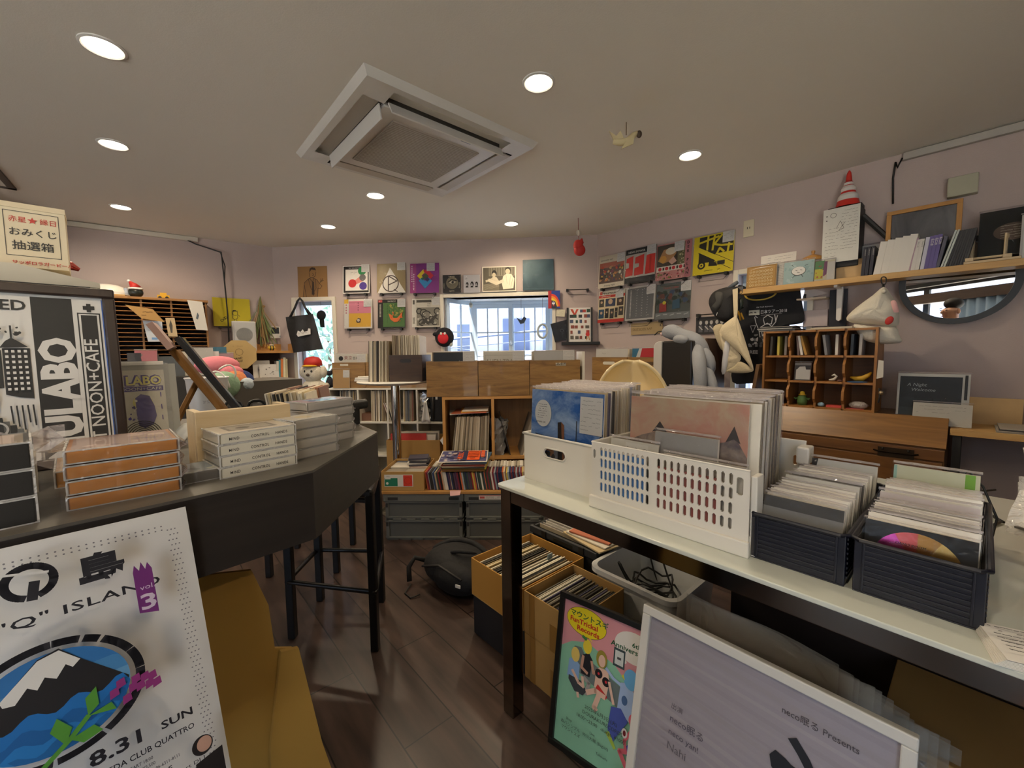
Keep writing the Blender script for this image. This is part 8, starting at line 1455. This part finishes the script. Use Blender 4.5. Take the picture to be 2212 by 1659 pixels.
for k in range(7): g.box(-.002, .302, -.002, .282, .012 + k * .0155, .017 + k * .0155, m_black)
g.build('case_ribs', t)
SG = Fr((CT.o + CT.x * .235 + CT.y * .95)[:2], 12)
sgb = T('singles_box', 'low open box of seven inch records on the back desk', 'box', SG.at(0, -.02, ZD)); open_box(.17, .42, .05, .006, m_dark).build('tray', sgb)
def sing(fr, x0, x1, y, label, group, seed, pal): spines(fr, x0, x1, y, ZD + .008, .178, .16, pal, label, group, seed, -8, (.005, .006), 'seven_inch_record', 'record')
sing(SG,.03,.162,.0,'seven inch record in the front row on the back desk','seven inch records in the front row',101,['#e0d8c2','#3a3632','#c9b890','#d8d2c6','#8a7a5c','#b8a888','#26231f']);sing(SG,.03,.162,.20,'seven inch record in the back row on the back desk','seven inch records in the back row',102,['#a8785a','#d8cfb8','#7a4a3a','#c9c0a8','#3a3632','#8a6a5a'])
# oak shelf with books on the left wall, cardboard sign, flowers
os_ = T('oak_wall_shelf','small two tier oak shelf on the left wall under the intercom','shelf',LW.at(2.62,-.27,1.035));MB().box(0,.55,0,.26,0,.022,w_oakx).build('shelf_board',os_);MB().box(0,.55,0,.26,.285,.307,w_oakx).build('shelf_board',os_);MB().box(0,.55,.24,.26,.307,.38,w_oakx).build('back_panel',os_);MB().box(.53,.55,0,.24,.307,.38,w_oak).build('side_panel',os_);MB().box(.02,.04,.02,.24,.022,.285,w_oak).build('side_panel',os_);MB().box(.0,.55,.255,.27,-.2,.285,mat('#4a3c30',.6)).build('dark_back',os_)
for k,(px,w,h,lb) in enumerate(((547,.15,.19,'left white drawing card on the small oak shelf'),(560,.17,.15,'front white card with an ink drawing on the small oak shelf'))):x = LW.p(px,800,-.2)[0];cover(LW,x,-.20 - .03 * k,1.058,w,h,lambda a:a.rect(0,0,1,1,'#d2cfc8').blobs(.25,.3,.85,.8,16,['#77746e','#a8a49c','#d2cfc8','#4a4844'],.02,.05).scrawl(.1,.08,.9,.16,1,'#77746e',.01),'drawing_card',lb,'card',-8,.004,plastic=False)
for k,(px,c,lb) in enumerate(((596,'#c9c4b4','cream book on the small oak shelf'),(601,'#3a8a94','teal book on the small oak shelf'),(605,'#c8743a','orange spined book on the small oak shelf'),(611,'#d8d2b0','pale lettered book at the right of the small oak shelf'),(616,'#b8b08a','last pale green book on the small oak shelf'))):put('book',slab(.022,.14,.18 + .012 * k if k < 4 else .2,c),LW.at(LW.p(px,800,-.22)[0],-.22,1.058,0,0,3 - 2 * (k == 4)),lb,'book',None)
q_ = LW.p(517,766,-.34);t = T('cardboard_sign','eight sided cardboard sign with ink lettering in front of the small oak shelf','sign',LW.at(q_[0],-.34,q_[1]));R_ = .145
MB().prism([(R_ * cos(radians(k * 45 + 22)) * 1.05,R_ * sin(radians(k * 45 + 22))) for k in range(8)],0,.008,mat('#b59a66',.8,0,.06,10),'y').build('board',t);a = Art(.2,.2,-.1,-.1);a.ring(.5,.62,.16,.015,'#5a4a30',8);a.text('HAND',.24,.25,.13,'#3a2f1e',bold=.02,slant=.3,rot=8);a.text('SHAKE',.26,.12,.12,'#3a2f1e',bold=.02,slant=.3,rot=8);a.scrawl(.15,.85,.85,.95,1,'#8a744a',.012);a.build(t,'lettering');MB().box(-.01,.01,.008,.014,-.46,0,m_kraft).build('stick',t)
t = T('dried_flowers','bunch of dried flowers hanging upside down on the left wall','dried flowers',LW.M);rn = random.Random(6);b = MB();x,z = LW.p(562,640,-.03);g1,g2 = mat('#6d7a4c',.8),mat('#9a7a4c',.8)
for k in range(46):
    dx = rn.gauss(0,.06);L = rn.uniform(.3,.52);b.tube([(x,-.03,z),(x + dx * .25,-.04 - rn.random() * .03,z - L * .5),(x + dx + .03,-.04 - rn.random() * .05,z - L)],[.003,.0035,.006],rn.choice((g1,g1,g2)),4)
b.build('stems', t); MB().tube([(x - .02, -.03, z - .10), (x + .02, -.05, z - .11), (x + .03, -.03, z - .1)], .012, g2, 6).build('binding', t); t['kind'] = 'thing'
t = T('bee_ornament','small striped bee ornament at the front of the oak wall shelf','ornament',LW.at(LW.p(587,757,-.25)[0],-.25,1.345));MB().ball((0,0,.028),(.034,.026,.026),mat('#c9a02a',.6),14,8).build('body',t,smooth=1)
for k in (-1,1):MB().lathe([(.0262,-.004),(.027,0),(.0262,.004)],m_black,14).build('stripe',t,M=at(.012 * k,0,.028,0,0,90));MB().ball((.0,.02 * k,.055),(.02,.012,.006),m_cream,8,5).build('wing',t,smooth=1)
# plain white plush with a red cap by the narrow window
kc = T('corner_cabinet','small dark cabinet in the corner under the white plush toy','cabinet',BW.at(.42,-.42,0));MB().box(0,.34,0,.34,0,.80,m_dark).build('carcass',kc);MB().box(-.005,.345,-.005,.345,.80,.815,m_black).build('cabinet_top',kc)
pl = T('white_plush','fluffy white plush toy wearing a red and yellow cap by the narrow window','plush toy',BW.at(.545,-.25,.816));mfz = mat('#d8d2c2',.98,0,.08,30,1.,140)
b = MB(); b.ball((0, 0, .12), (.13, .11, .125), mfz, 20, 12); b.ball((0, -.01, .30), (.095, .09, .105), mfz, 20, 12); b.build('body', pl, smooth=1);
for s_ in (-1,1):MB().ball((s_ * .105,.0,.31),(.035,.04,.06),mfz,12,8).build('ear',pl,smooth=1);MB().tube([(s_ * .10,-.03,.18),(s_ * .15,-.06,.17),(s_ * .18,-.08,.18)],[.04,.035,.03],mfz,10).build('arm',pl,smooth=1);MB().ball((s_ * .035,-.092,.32),(.01,.006,.012),m_black,8,6).build('eye',pl,smooth=1)
MB().ball((0,-.10,.285),(.02,.012,.014),mat('#4a3a30',.6),10,6).build('nose',pl,smooth=1);MB().lathe([(.088,.372),(.085,.42),(.06,.455),(.001,.468)],m_red,24,(0,0,0),1,.95).build('cap_crown',pl,smooth=1);MB().ball((0,-.06,.372),(.075,.07,.012),mat('#d8a82a',.7),18,6).build('cap_peak',pl,smooth=1)
t = T('yellow_toy','small yellow cup toy left of the white plush','toy',BW.at(.445,-.36,.816));MB().lathe([(.001,0),(.04,0),(.03,.06),(.018,.08),(.02,.1),(.001,.1)],mat('#d0b02a',.5),14).ball((0,0,.115),(.03,.03,.022),mat('#d0b090',.6),12,8).build('body',t,smooth=1);MB().tube([(.03,0,.1),(.06,0,.09),(.05,0,.05),(.03,0,.04)],.007,mat('#d0b02a',.5),6).build('handle',t,smooth=1)
# paper goods between the rack and the back desk
rn = random.Random(17);
tw = T('side_cupboard', 'low dark cupboard under the pigeonhole rack', 'cupboard', LW.at(1.6, -.72, 0)); MB().box(0, 1.0, 0, .70, 0, 1.13, m_dark).build('carcass', tw)
for k,(px,w,h,c,lb,tl) in enumerate(((275,.10,.20,'#3a3a3e','dark record sleeve below the rack beside the framed poster',4),(290,.14,.22,'#c87a80','pink record sleeve in glitter wrap below the rack',-3),(306,.11,.19,'#4a3f42','brown grey box below the rack',8),(330,.20,.17,'#44484a','slate grey folder leaning below the rack',0),(376,.09,.21,'#b8b0a0','cream book with dark lettering below the rack',3),(395,.09,.19,'#8f8f94','grey patterned book below the rack',3),(412,.16,.24,'#d8d4cc','tall white sleeve below the rack right end',0),(428,.15,.21,'#c9c0bc','white sleeve with a small dark picture below the rack',0),(440,.22,.19,'#c29aa0','pale pink sleeve with dark spots near the pink plush',0),(455,.12,.25,'#2f5f74','teal box under the yellow penguin cover',-2),(465,.09,.16,'#c83a4a','red card under the teal box',2),(474,.09,.2,'#cfd0cc','pale case leaning under the wall speaker',12))):
    x = LW.p(px,760,-.5)[0];cover(LW,x,-.55 + .008 * k,1.131,w,h,(lambda a,c=c:a.rect(0,0,1,1,c).blobs(.1,.1,.9,.9,7,[c,'#8a8680','#4a4648'],.03,.09)) if k in (1,5,7,8) else (lambda a,c=c:a.rect(0,0,1,1,c)),'record_sleeve' if k in (0,1,6,7,8) else 'paper_box',lb,'record' if k in (0,1,6,7,8) else 'box',-8,.012,tl,plastic=k in (1,6,8))
# ================================================================ the person seen in the round mirror, and what the mirror shows behind
pr_ = T('person', 'person with short dark hair looking down, seen in the round mirror', 'person', at(.0, -.40, .03))
m_skin = mat('#c4957a', .55, 0, .05, 12, name='skin'); m_hair = mat('#17130f', .7, 0, .2, 60); m_tee = mat('#d8d4ca', .9, 0, .06, 14); m_trs = mat('#2a2c34', .9)
def skin(name, pts, edges, rad, m, sub=2):
    me = bpy.data.meshes.new(name); me.from_pydata(pts, edges, []); me.materials.append(m); o = bpy.data.objects.new(name, me); COL.objects.link(o); o.parent = pr_
    s = o.modifiers.new('skin', 'SKIN'); s.use_smooth_shade = True; d = me.skin_vertices[0].data
    for i, r in enumerate(rad): d[i].radius = (r, r) if not isinstance(r, tuple) else r
    d[0].use_root = True; sb_ = o.modifiers.new('round', 'SUBSURF'); sb_.levels = sb_.render_levels = sub; return o
P_ = [(0,0,.96),(0,.0,1.15),(0,-.01,1.34),(0,0,1.47),(0,.03,1.55),(0,.06,1.66),(0,.06,1.73)];R_ = [(.14,.10),(.13,.085),(.155,.09),(.07,.058),.05,(.072,.085),(.07,.085)];E_ = [(k,k + 1) for k in range(6)]
for s in (-1, 1):
    n = len(P_);P_ += [(s * .17,0,1.40),(s * .22,.03,1.17),(s * .14,.28,1.235),(s * .085,.34,1.265),(s * .10,0,.90),(s * .11,.02,.50),(s * .11,-.02,.10),(s * .12,.12,.035)]
    R_ += [.062,.045,.034,(.034,.022),.085,.062,.042,.035];E_ += [(2,n),(n,n + 1),(n + 1,n + 2),(n + 2,n + 3),(0,n + 4),(n + 4,n + 5),(n + 5,n + 6),(n + 6,n + 7)]
    for k in range(5):      # fingers curled round the phone, thumb from the side of the palm
        a0 = Vector((s * (.075 if k < 4 else .10),(.352 if k < 4 else .345),(1.245 + .017 * k if k < 4 else 1.30)));d = Vector((-s * .035,.018,0));skin('finger' if k < 4 else 'thumb',[a0,a0 + d * (.8 if k < 4 else .6),a0 + d * 1.4 + Vector((0,-.008,0))],[(0,1),(1,2)],[.009,.008,.007],m_skin,1)
skin('body', P_, E_, R_, m_skin)
skin('t_shirt',[(0,0,.84),(0,0,1.12),(0,-.01,1.35),(0,.01,1.46),(-.18,0,1.39),(-.225,.02,1.24),(.18,0,1.39),(.225,.02,1.24)],[(0,1),(1,2),(2,3),(2,4),(4,5),(2,6),(6,7)],[(.205,.15),(.19,.135),(.21,.13),(.085,.075),.085,.068,.085,.068],m_tee)
skin('trousers',[(0,0,.94),(-.10,0,.86),(-.11,.02,.50),(-.11,-.01,.10),(.10,0,.86),(.11,.02,.50),(.11,-.01,.10)],[(0,1),(1,2),(2,3),(0,4),(4,5),(5,6)],[(.175,.12),.10,.078,.062,.10,.078,.062],m_trs)
MB().ball((0,.022,1.768),(.079,.092,.066),m_hair,20,12).build('hair',pr_,smooth=1);MB().tube([(0,.145,1.695),(0,.172,1.66),(0,.152,1.652)],[.010,.014,.008],m_skin,8).build('nose',pr_,smooth=1,sub=1);MB().ball((0,.148,1.620),(.022,.008,.006),mat('#8f5a50',.6),10,6).build('mouth',pr_,smooth=1)
for s in (-1,1):MB().ball((s * .031,.138,1.692),(.013,.008,.005),m_hair,10,6).build('eye',pr_,smooth=1);MB().ball((s * .031,.141,1.714),(.02,.007,.004),m_hair,10,6).build('eyebrow',pr_,smooth=1);MB().ball((s * .080,.05,1.675),(.012,.022,.032),m_skin,10,8).build('ear',pr_,smooth=1);MB().box(s * .12 - .05,s * .12 + .05,-.09,.17,0,.05,m_dark).build('shoe',pr_,bevel=.02)
tag(MB().box(-.075,.075,.372,.380,1.265,1.34,m_black).build('smartphone',M=at(0,-.40,0),bevel=.002),'black phone held up by the person reflected in the mirror','phone')
m_cur = mat('#9fb6cc', .9, 0, .06, 10)
for k, x in enumerate((-2.6, -1.35)):
    t = T('curtain',['pale blue curtain hanging by the street window, farther from the door','pale blue curtain hanging by the street window, nearer the door'][k],'curtain',at(x,Y0 + .10,0));MB().sheet(lambda i,j:(i * .75,.03 * sin(i * 40),.05 + j * 1.95),50,4,m_cur).build('folds',t,smooth=1,solid=.003)
tag(MB().box(0,2.6,0,.12,1.98,2.12,wood('#3a2a20','#4d392b',0,4.)).build('curtain_pelmet',M=at(-2.9,Y0 + .02,0)),'dark brown wooden pelmet over the pale blue curtains','pelmet')
